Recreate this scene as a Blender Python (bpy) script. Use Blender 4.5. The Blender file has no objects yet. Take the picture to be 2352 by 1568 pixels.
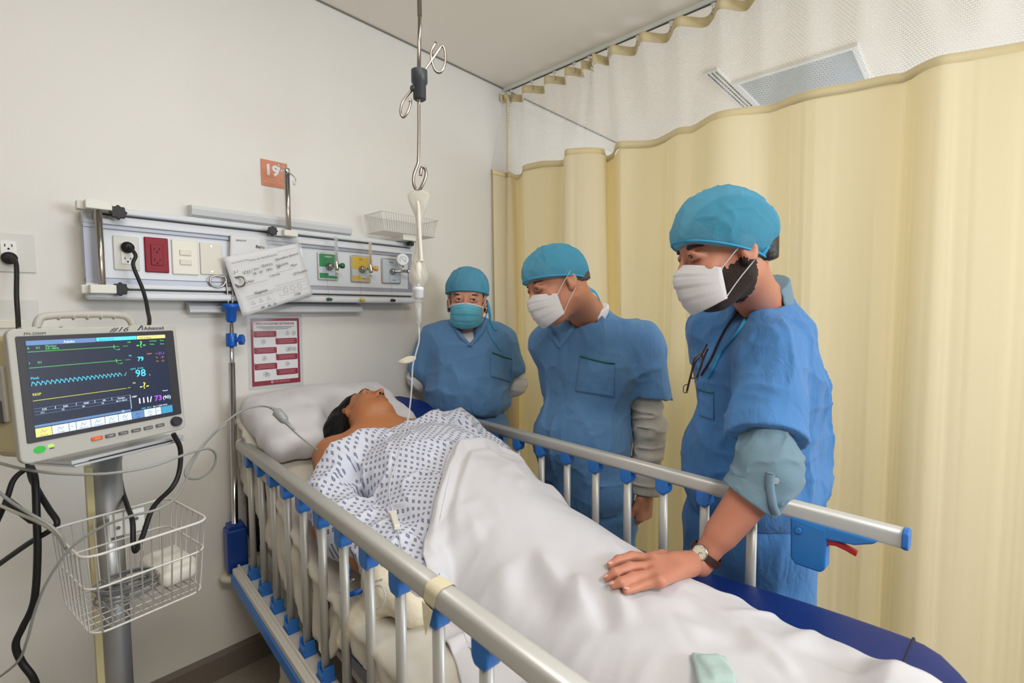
import bpy, bmesh, math, random
import numpy as np
from mathutils import Vector, Matrix
random.seed(7)
SC = bpy.context.scene
COL = SC.collection
# ------------------------------------------------------------------ camera
FPX, CXP, CYP, CAMH = 1118.6, 1176.0, 784.0, 1.42
YAW, PIT, ROL = .8215, .0606, -.0047
_z = np.array([0, 0, 1.])
_f0 = np.array([math.sin(YAW), math.cos(YAW), 0]); _r0 = np.array([math.cos(YAW), -math.sin(YAW), 0])
FW = _f0*math.cos(PIT) - _z*math.sin(PIT); _u0 = _f0*math.sin(PIT) + _z*math.cos(PIT)
RT = _r0*math.cos(ROL) + _u0*math.sin(ROL); UP = -_r0*math.sin(ROL) + _u0*math.cos(ROL)
CAM = np.array([0, 0, CAMH])
cd = bpy.data.cameras.new('camera'); cam = bpy.data.objects.new('camera', cd); COL.objects.link(cam)
cd.sensor_width = 36; cd.lens = FPX*36/2352; cd.clip_start = .05
M = Matrix((tuple(RT), tuple(UP), tuple(-FW))).transposed().to_4x4(); M.translation = CAM
cam.matrix_world = M
cd.dof.use_dof = True; cd.dof.focus_distance = 1.5; cd.dof.aperture_fstop = 4.0
SC.camera = cam
# ------------------------------------------------------------------ view, world, lights
vs = SC.view_settings; vs.view_transform = 'Standard'; vs.look = 'None'; vs.gamma = 1; vs.use_curve_mapping = False
vs.exposure = 0.40
w = bpy.data.worlds.new('world'); SC.world = w; w.use_nodes = True
w.node_tree.nodes['Background'].inputs[0].default_value = (.62, .78, 1, 1); w.node_tree.nodes['Background'].inputs[1].default_value = 1.0
def area(name, loc, aim, sx, sy, power, col):
    l = bpy.data.lights.new(name, 'AREA'); l.shape = 'RECTANGLE'; l.size = sx; l.size_y = sy; l.energy = power; l.color = col
    o = bpy.data.objects.new(name, l); COL.objects.link(o); o.location = loc
    o.rotation_euler = (Vector(aim)-Vector(loc)).to_track_quat('-Z', 'Z').to_euler(); return o
area('window_daylight', (2.0, -2.86, 1.85), (1.2, 1.6, 1.95), 2.2, 1.0, 62, (.84, .92, 1))
area('fill_light_near', (.10, -1.1, 2.77), (.40, -.2, 0), 1.1, .6, 44, (1, .95, .88))  # unseen fill added above and behind the camera to brighten the fronts
area('fill_light_far', (3.9, -.9, 2.77), (3.9, -.9, 0), 1.1, .55, 22, (1, .95, .88))  # unseen lamp added beyond the curtain; the panel visible there is off
area('bay_fill_light', (5.5, -.1, 1.6), (2.2, .5, 2.2), 2.0, 1.4, 30, (.94, .97, 1))  # light added to backlight the curtain, no window known there
area('fill_light_bed', (.50, .85, 2.78), (.50, .85, 0), 1.1, .55, 7, (1, .97, .92))  # unseen lamp added out of view to brighten the head wall
# ------------------------------------------------------------------ helpers: pixels of the photograph to points in the room
def ray(u, v): return FPX*FW + (u-CXP)*RT + (CYP-v)*UP
def pz(u, v, z): d = ray(u, v); return CAM + d*(z-CAM[2])/d[2]
def py(u, v, y): d = ray(u, v); return CAM + d*y/d[1]
def px(u, v, x): d = ray(u, v); return CAM + d*x/d[0]
def at(u, v, dep): return CAM + ray(u, v)*dep/FPX
AL = .083
BX = np.array([math.cos(AL), -math.sin(AL), 0]); BY = np.array([math.sin(AL), math.cos(AL), 0]); BO = np.array([.99, 1, 0])
def B(s, t, z): return BO + s*BX + t*BY + z*_z
def w2b(p): q = np.asarray(p)-BO; return np.array([q@BX, q@BY, q[2]])
def bs(u, v, s):
    d = ray(u, v); c = CAM-BO; k = (s-c@BX)/(d@BX); return w2b(CAM+k*d)
# ------------------------------------------------------------------ materials
def lin(c): return tuple(((x/255)/12.92 if x/255 <= .04045 else ((x/255+.055)/1.055)**2.4) for x in c)
MATS = {}
def mat(name, rgb, rough=.5, metal=0., bump=0., bscale=60., var=0., vscale=3., trans=0., alpha=1., sheen=0., coat=0., emit=None, sub=0., spec=.5, detail=3., thin=0., wrinkle=0., thinc=None):
    if name in MATS: return MATS[name]
    m = bpy.data.materials.new(name); m.use_nodes = True; nt = m.node_tree; b = nt.nodes['Principled BSDF']
    c = lin(rgb) + (1,)
    b.inputs['Base Color'].default_value = c; b.inputs['Roughness'].default_value = rough; b.inputs['Metallic'].default_value = metal
    b.inputs['Specular IOR Level'].default_value = spec
    if trans: b.inputs['Transmission Weight'].default_value = trans
    if alpha < 1: b.inputs['Alpha'].default_value = alpha
    if sheen: b.inputs['Sheen Weight'].default_value = sheen
    if coat: b.inputs['Coat Weight'].default_value = coat; b.inputs['Coat Roughness'].default_value = .1
    if sub:
        b.inputs['Subsurface Weight'].default_value = sub; b.inputs['Subsurface Scale'].default_value = .01
        b.inputs['Subsurface Radius'].default_value = (1, .35, .2)
    if emit: b.inputs['Emission Color'].default_value = lin(emit[0])+(1,); b.inputs['Emission Strength'].default_value = emit[1]
    tc = nt.nodes.new('ShaderNodeTexCoord')
    if var:
        n = nt.nodes.new('ShaderNodeTexNoise'); n.inputs['Scale'].default_value = vscale; n.inputs['Detail'].default_value = 4
        nt.links.new(tc.outputs['Object'], n.inputs['Vector'])
        mx = nt.nodes.new('ShaderNodeMixRGB'); mx.inputs[1].default_value = tuple(x*(1-var) for x in c[:3])+(1,)
        mx.inputs[2].default_value = tuple(min(1, x*(1+var)) for x in c[:3])+(1,)
        nt.links.new(n.outputs['Fac'], mx.inputs[0]); nt.links.new(mx.outputs[0], b.inputs['Base Color'])
    if bump:
        n = nt.nodes.new('ShaderNodeTexNoise'); n.inputs['Scale'].default_value = bscale; n.inputs['Detail'].default_value = detail
        nt.links.new(tc.outputs['Object'], n.inputs['Vector'])
        bp = nt.nodes.new('ShaderNodeBump'); bp.inputs['Strength'].default_value = bump; bp.inputs['Distance'].default_value = .01
        nt.links.new(n.outputs['Fac'], bp.inputs['Height']); nt.links.new(bp.outputs[0], b.inputs['Normal'])
        if wrinkle:
            mp = nt.nodes.new('ShaderNodeMapping'); mp.inputs['Scale'].default_value = (1, 1, .45); nt.links.new(tc.outputs['Object'], mp.inputs[0])
            n2 = nt.nodes.new('ShaderNodeTexNoise'); n2.inputs['Scale'].default_value = 13; n2.inputs['Detail'].default_value = 5; n2.inputs['Distortion'].default_value = 1.6; nt.links.new(mp.outputs[0], n2.inputs['Vector'])
            b2 = nt.nodes.new('ShaderNodeBump'); b2.inputs['Strength'].default_value = wrinkle; b2.inputs['Distance'].default_value = .03; nt.links.new(n2.outputs['Fac'], b2.inputs['Height']); nt.links.new(b2.outputs[0], bp.inputs['Normal'])
    if thin:
        t = nt.nodes.new('ShaderNodeBsdfTranslucent'); t.inputs[0].default_value = (lin(thinc)+(1,)) if thinc else c
        mx = nt.nodes.new('ShaderNodeMixShader'); mx.inputs[0].default_value = thin
        out = nt.nodes['Material Output']
        nt.links.new(b.outputs[0], mx.inputs[1]); nt.links.new(t.outputs[0], mx.inputs[2]); nt.links.new(mx.outputs[0], out.inputs[0])
    MATS[name] = m; return m
# ------------------------------------------------------------------ objects
def obj(name, me, m=None, parent=None, smooth=None):
    if isinstance(me, bmesh.types.BMesh):
        bm = me; me = bpy.data.meshes.new(name); bm.to_mesh(me); bm.free()
    if m is not None:
        for mm in (m if isinstance(m, (list, tuple)) else [m]): me.materials.append(mm)
    if smooth is not None:
        me.polygons.foreach_set('use_smooth', [smooth]*len(me.polygons))
    o = bpy.data.objects.new(name, me); COL.objects.link(o)
    if parent is not None: o.parent = parent
    return o
def tag(o, label=None, cat=None, group=None, kind=None):
    if label: o['label'] = label
    if cat: o['category'] = cat
    if group: o['group'] = group
    if kind: o['kind'] = kind
    return o
def empty(name, loc=(0, 0, 0), label=None, cat=None, group=None, M=None):
    o = bpy.data.objects.new(name, None); COL.objects.link(o); o.empty_display_size = .05
    if M is not None: o.matrix_world = M
    else: o.location = loc
    return tag(o, label, cat, group)
def frame(origin, xd, yd):
    x = Vector(xd).normalized(); y = Vector(yd); y = (y-x*y.dot(x)).normalized(); z = x.cross(y)
    m = Matrix((x, y, z)).transposed().to_4x4(); m.translation = Vector(origin); return m
def shift(o, loc):
    """give a world-built object an origin of its own at loc"""
    loc = Vector(loc); o.data.transform(Matrix.Translation(-loc)); o.location = loc; return o
# ------------------------------------------------------------------ bmesh shapes
def BM(): return bmesh.new()
def box(bm, c, h, bev=0., M=None, seg=2):
    r = bmesh.ops.create_cube(bm, size=2.0); vs_ = r['verts']
    for v in vs_: v.co = Vector((v.co.x*h[0], v.co.y*h[1], v.co.z*h[2]))
    if bev:
        es = list({e for v in vs_ for e in v.link_edges})
        rr = bmesh.ops.bevel(bm, geom=es, offset=bev, segments=seg, profile=.5, affect='EDGES')
        vs_ = list({v for f in rr['faces'] for v in f.verts} | {v for v in vs_ if v.is_valid})
    for v in vs_:
        v.co = v.co + Vector(c)
        if M is not None: v.co = M @ v.co
    return vs_
def tube(bm, pts, r, n=8, closed=False, caps=True):
    P = [Vector(p) for p in pts]; L = len(P)
    rs = r if isinstance(r, (list, tuple)) else [r]*L
    T = []
    for i in range(L):
        a = P[(i-1) % L] if (closed or i > 0) else P[0]; b = P[(i+1) % L] if (closed or i < L-1) else P[-1]
        t = (b-a); T.append(t.normalized() if t.length > 1e-9 else Vector((0, 0, 1)))
    up = Vector((0, 0, 1)) if abs(T[0].z) < .9 else Vector((1, 0, 0))
    u = T[0].cross(up).normalized(); rings = []
    for i in range(L):
        if i: 
            u = (u - T[i]*u.dot(T[i]))
            u = u.normalized() if u.length > 1e-6 else T[i].orthogonal().normalized()
        v = T[i].cross(u)
        rings.append([bm.verts.new(P[i]+(u*math.cos(2*math.pi*k/n)+v*math.sin(2*math.pi*k/n))*rs[i]) for k in range(n)])
    for i in range(L if closed else L-1):
        A = rings[i]; Bn = rings[(i+1) % L]
        for k in range(n):
            f = bm.faces.new((A[k], A[(k+1) % n], Bn[(k+1) % n], Bn[k])); f.smooth = True
    if caps and not closed:
        bm.faces.new(rings[0]); bm.faces.new(rings[-1][::-1])
def smoothpath(pts, k=8, closed=False):
    P = [np.array(p, float) for p in pts]; n = len(P); out = []
    for i in range(n if closed else n-1):
        p0 = P[(i-1) % n] if (closed or i > 0) else P[0]*2-P[1]; p1 = P[i]; p2 = P[(i+1) % n]
        p3 = P[(i+2) % n] if (closed or i+2 < n) else P[-1]*2-P[-2]
        for j in range(k):
            t = j/k
            out.append(.5*((2*p1)+(p2-p0)*t+(2*p0-5*p1+4*p2-p3)*t*t+(3*p1-p0-3*p2+p3)*t**3))
    if not closed: out.append(P[-1])
    return out
def lathe(bm, prof, axis=(0, 0, 1), origin=(0, 0, 0), n=24, smooth=True):
    a = Vector(axis).normalized(); u = a.orthogonal().normalized(); v = a.cross(u); o = Vector(origin); rings = []
    for (r, h) in prof:
        rings.append([bm.verts.new(o+a*h+(u*math.cos(2*math.pi*k/n)+v*math.sin(2*math.pi*k/n))*max(r, 1e-5)) for k in range(n)])
    for A, Bn in zip(rings, rings[1:]):
        for k in range(n):
            f = bm.faces.new((A[k], A[(k+1) % n], Bn[(k+1) % n], Bn[k])); f.smooth = smooth
    bm.faces.new(rings[0][::-1]); bm.faces.new(rings[-1])
def prism(bm, poly, d, M=None, bev=0.):
    """poly: 2-D outline in xy, extruded 0..d along z, then M"""
    v0 = [bm.verts.new((x, y, 0)) for x, y in poly]; f = bm.faces.new(v0)
    r = bmesh.ops.extrude_face_region(bm, geom=[f]); v1 = [e for e in r['geom'] if isinstance(e, bmesh.types.BMVert)]
    for v in v1: v.co.z += d
    allv = v0+v1
    if bev:
        es = list({e for v in allv for e in v.link_edges})
        rr = bmesh.ops.bevel(bm, geom=es, offset=bev, segments=2, profile=.5, affect='EDGES')
        allv = list({v for f_ in rr['faces'] for v in f_.verts} | {v for v in allv if v.is_valid})
    if M is not None:
        for v in allv: v.co = M @ v.co
    bmesh.ops.recalc_face_normals(bm, faces=bm.faces)
    return allv
def rrect(w_, h_, r, n=5, cx=0, cy=0):
    out = []
    for (sx, sy, a0) in ((1, 1, 0), (-1, 1, 90), (-1, -1, 180), (1, -1, 270)):
        for i in range(n+1):
            a = math.radians(a0+90*i/n); out.append((cx+sx*(w_/2-r)+r*math.cos(a), cy+sy*(h_/2-r)+r*math.sin(a)))
    return out
def grid_mesh(name, P, closed_u=False, uv=None):
    nu, nv = P.shape[:2]; v = P.reshape(-1, 3)
    i, j = np.meshgrid(np.arange(nu if closed_u else nu-1), np.arange(nv-1), indexing='ij'); i2 = (i+1) % nu
    f = np.stack([i*nv+j, i2*nv+j, i2*nv+j+1, i*nv+j+1], -1).reshape(-1, 4)
    me = bpy.data.meshes.new(name); me.from_pydata(v.tolist(), [], f.tolist())
    if uv is not None:
        l = me.uv_layers.new(name='UVMap'); U = uv.reshape(-1, 2)[f.reshape(-1)]; l.data.foreach_set('uv', U.reshape(-1).astype('f'))
    me.polygons.foreach_set('use_smooth', [True]*len(f)); me.update(); return me
def solid(o, th, off=0.):
    m = o.modifiers.new('thickness', 'SOLIDIFY'); m.thickness = th; m.offset = off; return o
def text_mesh(s, size, M, depth=.0004, align='LEFT', shear=0, bold=0, sx=1.):
    c = bpy.data.curves.new('t', 'FONT'); c.body = s; c.size = size; c.extrude = depth; c.align_x = align; c.shear = shear; c.offset = bold
    c.resolution_u = 2
    o = bpy.data.objects.new('t', c); COL.objects.link(o)
    dg = bpy.context.evaluated_depsgraph_get(); me = bpy.data.meshes.new_from_object(o.evaluated_get(dg))
    bpy.data.objects.remove(o); bpy.data.curves.remove(c)
    me.transform(M @ Matrix.Diagonal((sx, 1, 1, 1))); return me
def join_me(bm, me): bm.from_mesh(me); bpy.data.meshes.remove(me)
# ------------------------------------------------------------------ noise and signed-distance modelling (one continuous skin per body)
_rs = np.random.RandomState(3); _tab = _rs.rand(4096).astype('f')
def vnoise(P):
    i = np.floor(P).astype(np.int64); f = (P-i).astype('f'); f = f*f*(3-2*f)
    def h(dx, dy, dz): return _tab[((i[:, 0]+dx)*73856093 ^ (i[:, 1]+dy)*19349663 ^ (i[:, 2]+dz)*83492791) & 4095]
    fx, fy, fz = f[:, 0], f[:, 1], f[:, 2]
    a = h(0, 0, 0)*(1-fx)+h(1, 0, 0)*fx; b = h(0, 1, 0)*(1-fx)+h(1, 1, 0)*fx
    c = h(0, 0, 1)*(1-fx)+h(1, 0, 1)*fx; d = h(0, 1, 1)*(1-fx)+h(1, 1, 1)*fx
    return ((a*(1-fy)+b*fy)*(1-fz)+(c*(1-fy)+d*fy)*fz)*2-1
def smin(a, b, k):
    if k <= 0: return np.minimum(a, b)
    h = np.clip(.5+.5*(b-a)/k, 0, 1); return b+(a-b)*h - k*h*(1-h)
class Fr:
    def __init__(s, o, fwd, up):
        s.o = np.array(o, float); y = np.array(fwd, float); y /= np.linalg.norm(y); z = np.array(up, float); z = z-y*(z@y); z /= np.linalg.norm(z)
        s.R = np.array([np.cross(y, z), y, z])      # rows: right, forward, up
    def p(s, x, y, z): return s.o + x*s.R[0] + y*s.R[1] + z*s.R[2]
    def loc(s, P): return (P-s.o)@s.R.T
class Sdf:
    def __init__(s): s.pr = []; s.post = None
    def add(s, fn, c, br, k, op): s.pr.append((fn, np.array(c, float), br, k, op)); return s
    def cap(s, a, b, ra, rb=None, k=.02, op='u'):
        a = np.array(a, float); b = np.array(b, float); rb = ra if rb is None else rb; ba = b-a; L2 = max(ba@ba, 1e-9)
        def fn(P):
            q = P-a; h = np.clip(q@ba/L2, 0, 1); return np.linalg.norm(q-h[:, None]*ba, axis=1)-(ra+(rb-ra)*h)
        return s.add(fn, (a+b)/2, math.sqrt(L2)/2+max(ra, rb), k, op)
    def chain(s, pts, rs, k=.02, op='u'):
        for i in range(len(pts)-1): s.cap(pts[i], pts[i+1], rs[i], rs[i+1], k, op)
        return s
    def ell(s, c, r, R=None, k=.02, op='u'):
        c = np.array(c, float); r = np.array(r, float)
        def fn(P):
            q = P-c
            if R is not None: q = q@R.T
            a = np.linalg.norm(q/r, axis=1); b = np.linalg.norm(q/(r*r), axis=1); return a*(a-1)/np.maximum(b, 1e-6)
        return s.add(fn, c, r.max(), k, op)
    def rbox(s, c, h, rad, R=None, k=.02, op='u'):
        c = np.array(c, float); h = np.array(h, float)-rad
        def fn(P):
            q = P-c
            if R is not None: q = q@R.T
            q = np.abs(q)-h; return np.linalg.norm(np.maximum(q, 0), axis=1)+np.minimum(q.max(1), 0)-rad
        return s.add(fn, c, np.linalg.norm(h)+rad, k, op)
    def capcut(s, a, b, ra, rb, o, n, k):     # a tapered limb ending in a flat opening
        t = Sdf(); t.cap(a, b, ra, rb); fn, c, br, _, _ = t.pr[0]; o = np.array(o, float); n = np.array(n, float); n /= np.linalg.norm(n)
        return s.add(lambda P: np.maximum(fn(P), (P-o)@n), c, br, k, 'u')
    def cut(s, o, n, k=.0):       # keep the side n points away from
        o = np.array(o, float); n = np.array(n, float); n /= np.linalg.norm(n)
        return s.add(lambda P: -((P-o)@n), o, 1e3, k, 's')
    def ev(s, P, c=None, R=0.):
        d = np.full(len(P), 10., 'f')
        for fn, pc, br, k, op in s.pr:
            if c is not None and np.linalg.norm(c-pc)-br > R+k+.03: continue
            v = fn(P)
            if op == 'u': d = smin(d, v, k)
            elif op == 's': d = -smin(-d, v, k)
        if s.post is not None: d = s.post(P, d)
        return d
    def mesh(s, name, h=.006, n=12):
        us = [p for p in s.pr if p[4] == 'u']
        lo = np.min([p[1]-p[2] for p in us], 0)-.03; hi = np.max([p[1]+p[2] for p in us], 0)+.03
        bsz = n*h; nb = np.ceil((hi-lo)/bsz).astype(int); dims = nb*n+2
        g = np.arange(n+1); loc = np.stack(np.meshgrid(g, g, g, indexing='ij'), -1).reshape(-1, 3)
        cen = lo+(np.stack(np.meshgrid(*[np.arange(x) for x in nb], indexing='ij'), -1).reshape(-1, 3)+.5)*bsz
        bi = np.stack(np.meshgrid(*[np.arange(x) for x in nb], indexing='ij'), -1).reshape(-1, 3); R = bsz*.5*math.sqrt(3)
        near = np.zeros(len(cen), bool)
        for fn, pc, br, k, op in us: near |= np.linalg.norm(cen-pc, axis=1) < br+R+.03
        cen = cen[near]; bi = bi[near]
        dc = s.ev(cen) if len(cen) else np.zeros(0); m = np.abs(dc) < R*1.6+.03; cen = cen[m]; bi = bi[m]
        keys = []; pos = []; quads = []; sgn = []
        m3 = n+1; S = (dims[1]*dims[2], dims[2], 1)
        for c, b in zip(cen, bi):
            I = loc+b*n; P = lo+I*h; d = s.ev(P, c, R).reshape(m3, m3, m3)
            if d.min() > 0 or d.max() < 0: continue
            for ax in range(3):
                sl0 = [slice(0, n)]*3; sl1 = [slice(0, n)]*3; sl1[ax] = slice(1, n+1)
                a = d[tuple(sl0)]; e = d[tuple(sl1)]; q = np.argwhere((a < 0) != (e < 0))
                if not len(q): continue
                av = a[q[:, 0], q[:, 1], q[:, 2]]; evv = e[q[:, 0], q[:, 1], q[:, 2]]; t = av/(av-evv)
                G = q+b*n; X = (lo+G*h).astype(float); X[:, ax] += t*h
                a1, a2 = (ax+1) % 3, (ax+2) % 3; K = []
                for (o1, o2) in ((0, 0), (-1, 0), (-1, -1), (0, -1)):
                    C_ = G.copy(); C_[:, a1] += o1; C_[:, a2] += o2; C_ += 1
                    kk = (C_[:, 0]*np.int64(8192)+C_[:, 1])*np.int64(8192)+C_[:, 2]; K.append(kk); keys.append(kk); pos.append(X)
                Q = np.stack(K, 1); fl = av < 0; Q[~fl] = Q[~fl][:, ::-1]; quads.append(Q)
        me = bpy.data.meshes.new(name)
        if not keys: return me
        keys = np.concatenate(keys); pos = np.concatenate(pos); quads = np.concatenate(quads)
        u, inv = np.unique(keys, return_inverse=True); cnt = np.bincount(inv)
        V = np.stack([np.bincount(inv, pos[:, i])/cnt for i in range(3)], 1)
        Fq = np.searchsorted(u, quads); n4 = len(Fq)
        me.vertices.add(len(V)); me.vertices.foreach_set('co', V.reshape(-1).astype('f'))
        me.loops.add(n4*4); me.loops.foreach_set('vertex_index', Fq.reshape(-1).astype('i'))
        me.polygons.add(n4); me.polygons.foreach_set('loop_start', np.arange(0, n4*4, 4, dtype='i'))
        me.polygons.foreach_set('use_smooth', np.ones(n4, bool)); me.update(calc_edges=True); me.validate()
        return me
def set_mats(me, fn):
    """material index per face from the face centre (world coordinates)"""
    n = len(me.polygons); c = np.zeros(n*3, 'f'); me.polygons.foreach_get('center', c); idx = fn(c.reshape(-1, 3)).astype('i')
    me.polygons.foreach_set('material_index', idx)
# ================================================================== the room
FL, CE, YW = -.045, 2.80, 2.15
X0, X1, Y0 = -1.9, 5.6, -3.0
def struct(name, bm, m): return tag(obj(name, bm, m), kind='structure')
m_wall = mat('wall_paint', (226, 223, 217), .55, bump=.12, bscale=260, var=.012, vscale=1.5)
m_wall2 = mat('beige_wall_paint', (150, 140, 124), .6)
m_ceil = mat('ceiling_paint', (246, 240, 232), .8, bump=.08, bscale=200)
m_floor = mat('terrazzo_floor', (150, 142, 130), .45, var=.35, vscale=160)
m_base = mat('grey_vinyl_skirting', (116, 106, 97), .5)
m_dark = mat('shadow_gap', (70, 68, 64), .8)
m_gap = mat('ceiling_gap_shade', (128, 125, 118), .8)
bm = BM(); box(bm, ((X0+X1)/2, (YW+Y0)/2, FL-.05), ((X1-X0)/2+.1, (YW-Y0)/2+.1, .05)); struct('floor', bm, m_floor)
bm = BM(); box(bm, ((X0+X1)/2, (YW+Y0)/2, CE+.05), ((X1-X0)/2+.1, (YW-Y0)/2+.1, .05)); struct('ceiling', bm, m_ceil)
bm = BM(); box(bm, ((X0+X1)/2, YW+.05, (FL+CE)/2), ((X1-X0)/2+.1, .05, (CE-FL)/2)); struct('wall_head', bm, m_wall)
bm = BM(); box(bm, (X0-.05, (YW+Y0)/2, (FL+CE)/2), (.05, (YW-Y0)/2, (CE-FL)/2)); struct('wall_left', bm, m_wall2)
bm = BM(); ry0, ry1, rz0, rz1 = -1.3, 1.1, .85, 2.4
for a, b, c, d in ((Y0, ry0, FL, CE), (ry1, YW, FL, CE), (ry0, ry1, FL, rz0), (ry0, ry1, rz1, CE)): box(bm, (X1+.05, (a+b)/2, (c+d)/2), (.05, (b-a)/2, (d-c)/2))
struct('wall_right', bm, m_wall)
wx0, wx1, wz0, wz1 = .8, 3.2, 1.3, 2.4
bm = BM()
for a, b, c, d in ((X0, wx0, FL, CE), (wx1, X1, FL, CE), (wx0, wx1, FL, wz0), (wx0, wx1, wz1, CE)):
    box(bm, ((a+b)/2, Y0-.05, (c+d)/2), ((b-a)/2, .05, (d-c)/2))
struct('wall_back', bm, m_wall2)
m_alu = mat('brushed_aluminium', (178, 180, 182), .33, .85, bump=.02, bscale=300)
bm = BM()
for a, b, c, d in ((wx0, wx1, wz0, wz0+.05), (wx0, wx1, wz1-.05, wz1), (wx0, wx0+.05, wz0, wz1), (wx1-.05, wx1, wz0, wz1), (1.975, 2.025, wz0, wz1)):
    box(bm, ((a+b)/2, Y0-.05, (c+d)/2), ((b-a)/2, .03, (d-c)/2), .004)
struct('window_1', bm, m_alu)
bm = BM()
for a, b, c, d in ((ry0, ry1, rz0, rz0+.05), (ry0, ry1, rz1-.05, rz1), (ry0, ry0+.05, rz0, rz1), (ry1-.05, ry1, rz0, rz1), (-.125, -.075, rz0, rz1)): box(bm, (X1+.05, (a+b)/2, (c+d)/2), (.03, (b-a)/2, (d-c)/2), .004)
struct('added_bay_window', bm, m_alu)  # frame and wall opening added to carry the bay light
m_glass = mat('clear_glass', (245, 250, 250), .02, trans=1)
bm = BM(); box(bm, (2.0, Y0-.05, (wz0+wz1)/2), (1.19, .003, .54)); o = struct('window_2', bm, m_glass); o['label'] = 'clear pane of the window behind the viewer'
bm = BM(); prism(bm, [(0, 0), (0, .108), (-.006, .108), (-.014, .09), (-.014, 0)], X1-X0, frame((X0, YW, FL), (0, 1, 0), (0, 0, 1)))
for v in bm.verts: v.co.y = YW-abs(v.co.y-YW)
struct('baseboard_head', bm, m_base)
bm = BM(); box(bm, ((X0+X1)/2, YW-.004, CE-.003), ((X1-X0)/2, .003, .003)); struct('ceiling_shade_line', bm, m_gap)  # dark strip standing in for the shade of the ceiling gap
# ceiling fixtures beyond the curtain
m_white = mat('white_powder_coat', (232, 232, 230), .4)
m_louvre = mat('grey_diffuser', (172, 180, 186), .35)
def troffer(x, y, hx, hy, label, group=None, pm=None, em=0):
    t = empty('ceiling_light_panel', (x, y, CE), label, 'ceiling light', group)
    bm = BM()
    for a, b, c, d in ((-hx-.02, hx+.02, hy-.01, hy+.02), (-hx-.02, hx+.02, -hy-.02, -hy+.01), (-hx-.02, -hx+.012, -hy+.01, hy-.01), (hx-.012, hx+.02, -hy+.01, hy-.01)):
        box(bm, ((a+b)/2, (c+d)/2, -.007), ((b-a)/2, (d-c)/2, .008), .002)
    obj('frame', bm, m_white, t)
    bm = BM(); box(bm, (0, 0, -.002), (hx, hy, .002)); obj('diffuser', bm, pm or m_louvre, t); return t
troffer(3.76, .776, .61, .295, 'flat grey ceiling light panel with white frame seen through the curtain net')
t = empty('slot_air_diffuser', (3.5, 1.125, CE), 'narrow white slot air diffuser in the ceiling beside the grey light panel', 'air vent')
bm = BM()
for yy in (-.033, -.011, .011, .033): box(bm, (0, yy, -.006), (.6, .0045, .006))
box(bm, (-.605, 0, -.006), (.008, .038, .007)); obj('frame', bm, m_white, t)
bm = BM(); box(bm, (0, 0, -.0015), (.598, .032, .001)); obj('slot', bm, m_dark, t)
bm = BM(); box(bm, (0, -.0, -.0005), (.6, .036, .0008)); obj('mounting_plate', bm, m_white, t)
# ------------------------------------------------------------------ curtain track and privacy curtain
XT = 2.254
bm = BM()
box(bm, (XT, (YW-1.3)/2-.0, CE-.009), (.018, (YW+1.3)/2-.002, .009), .002); 
tr = tag(obj('curtain_track', bm, mat('track_white', (236, 240, 236), .35)), 'long white ceiling track with a dark slot carrying the yellow curtain', 'curtain track'); 
bm = BM(); box(bm, (XT, (YW-1.3)/2, CE-.0195), (.0032, (YW+1.3)/2-.01, .0022)); obj('slot', bm, m_dark, tr)
cur = empty('privacy_curtain', (XT, 1.0, CE), 'long pale yellow privacy curtain with white net top hanging from the ceiling track', 'curtain')
ic = Matrix.Translation((-XT, -1.0, -CE))
HZ = 2.755
hk = [float(px(u, v, XT)[1]) for u, v in ((1165, 203), (1174, 201), (1222, 186), (1274, 164), (1319, 146), (1353, 130), (1364, 125), (1399, 110), (1465, 82), (1542, 48), (1639, 10))]
while hk[-1] > -1.2: hk.append(hk[-1]-.165)
# header scallops
def scallop():
    pts = []; n = len(hk)
    pts.append((XT-.05, hk[0]+.035))
    side = 1
    for i, y in enumerate(hk):
        pts.append((XT, y))
        if i < n-1:
            d = y-hk[i+1]; a = .062 if d > .06 else .045
            pts.append((XT-a*side*.9, y-d*.30)); pts.append((XT+a*.55*side, y-d*.72))
            if d < .09: side = -side
    return pts
hp = np.array(smoothpath([(x, y, 0) for x, y in scallop()], 6))
fab_px = [(1124, 390), (1132, 392), (1142, 399), (1152, 401), (1163, 397), (1172, 393), (1181, 400), (1196, 400), (1200, 389), (1201, 380), (1222, 374), (1250, 369), (1290, 368), (1298, 360), (1297, 344), (1318, 340), (1352, 338), (1386, 341), (1390, 350), (1394, 358), (1408, 350), (1412, 334), (1422, 324), (1455, 323), (1500, 321), (1530, 308), (1560, 292), (1590, 289), (1620, 271), (1650, 256), (1700, 247), (1770, 240), (1800, 228), (1850, 209), (1900, 198), (1960, 188), (2040, 171), (2075, 167), (2110, 148), (2160, 127), (2230, 116), (2352, 95)]
ZF = 2.285
fp_ = []
for u, v in fab_px:
    q = pz(u, v, ZF)
    fp_.append((q[0], min(q[1], YW-.02), 0))
yy = fp_[-1][1]; k = 0
while yy > -1.25:
    yy -= .075; k += 1; fp_.append((2.31+.035*math.sin(k*1.35), yy, 0))
fpath = np.array(smoothpath(fp_, 5))
for _ in range(2): fpath[1:-1] = (fpath[:-2]+2*fpath[1:-1]+fpath[2:])/4
def arc(p): return np.concatenate([[0], np.cumsum(np.linalg.norm(np.diff(p[:, :2], axis=0), axis=1))])
def resample(p, n):
    a = arc(p); t = np.linspace(0, a[-1], n); return np.stack([np.interp(t, a, p[:, i]) for i in range(3)], 1)
m_cur = mat('yellow_curtain_fabric', (245, 236, 209), .85, bump=.06, bscale=400, thin=.28, thinc=(240, 214, 142))
m_hem = mat('yellow_hem_fabric', (232, 216, 172), .85, bump=.1, bscale=300)
N = 520; top = resample(fpath, N); zs = np.concatenate([[ZF-.035], np.linspace(ZF-.06, .02, 32)])
rs = np.random.RandomState(5); ph = np.cumsum(rs.randn(N)*.15)
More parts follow.
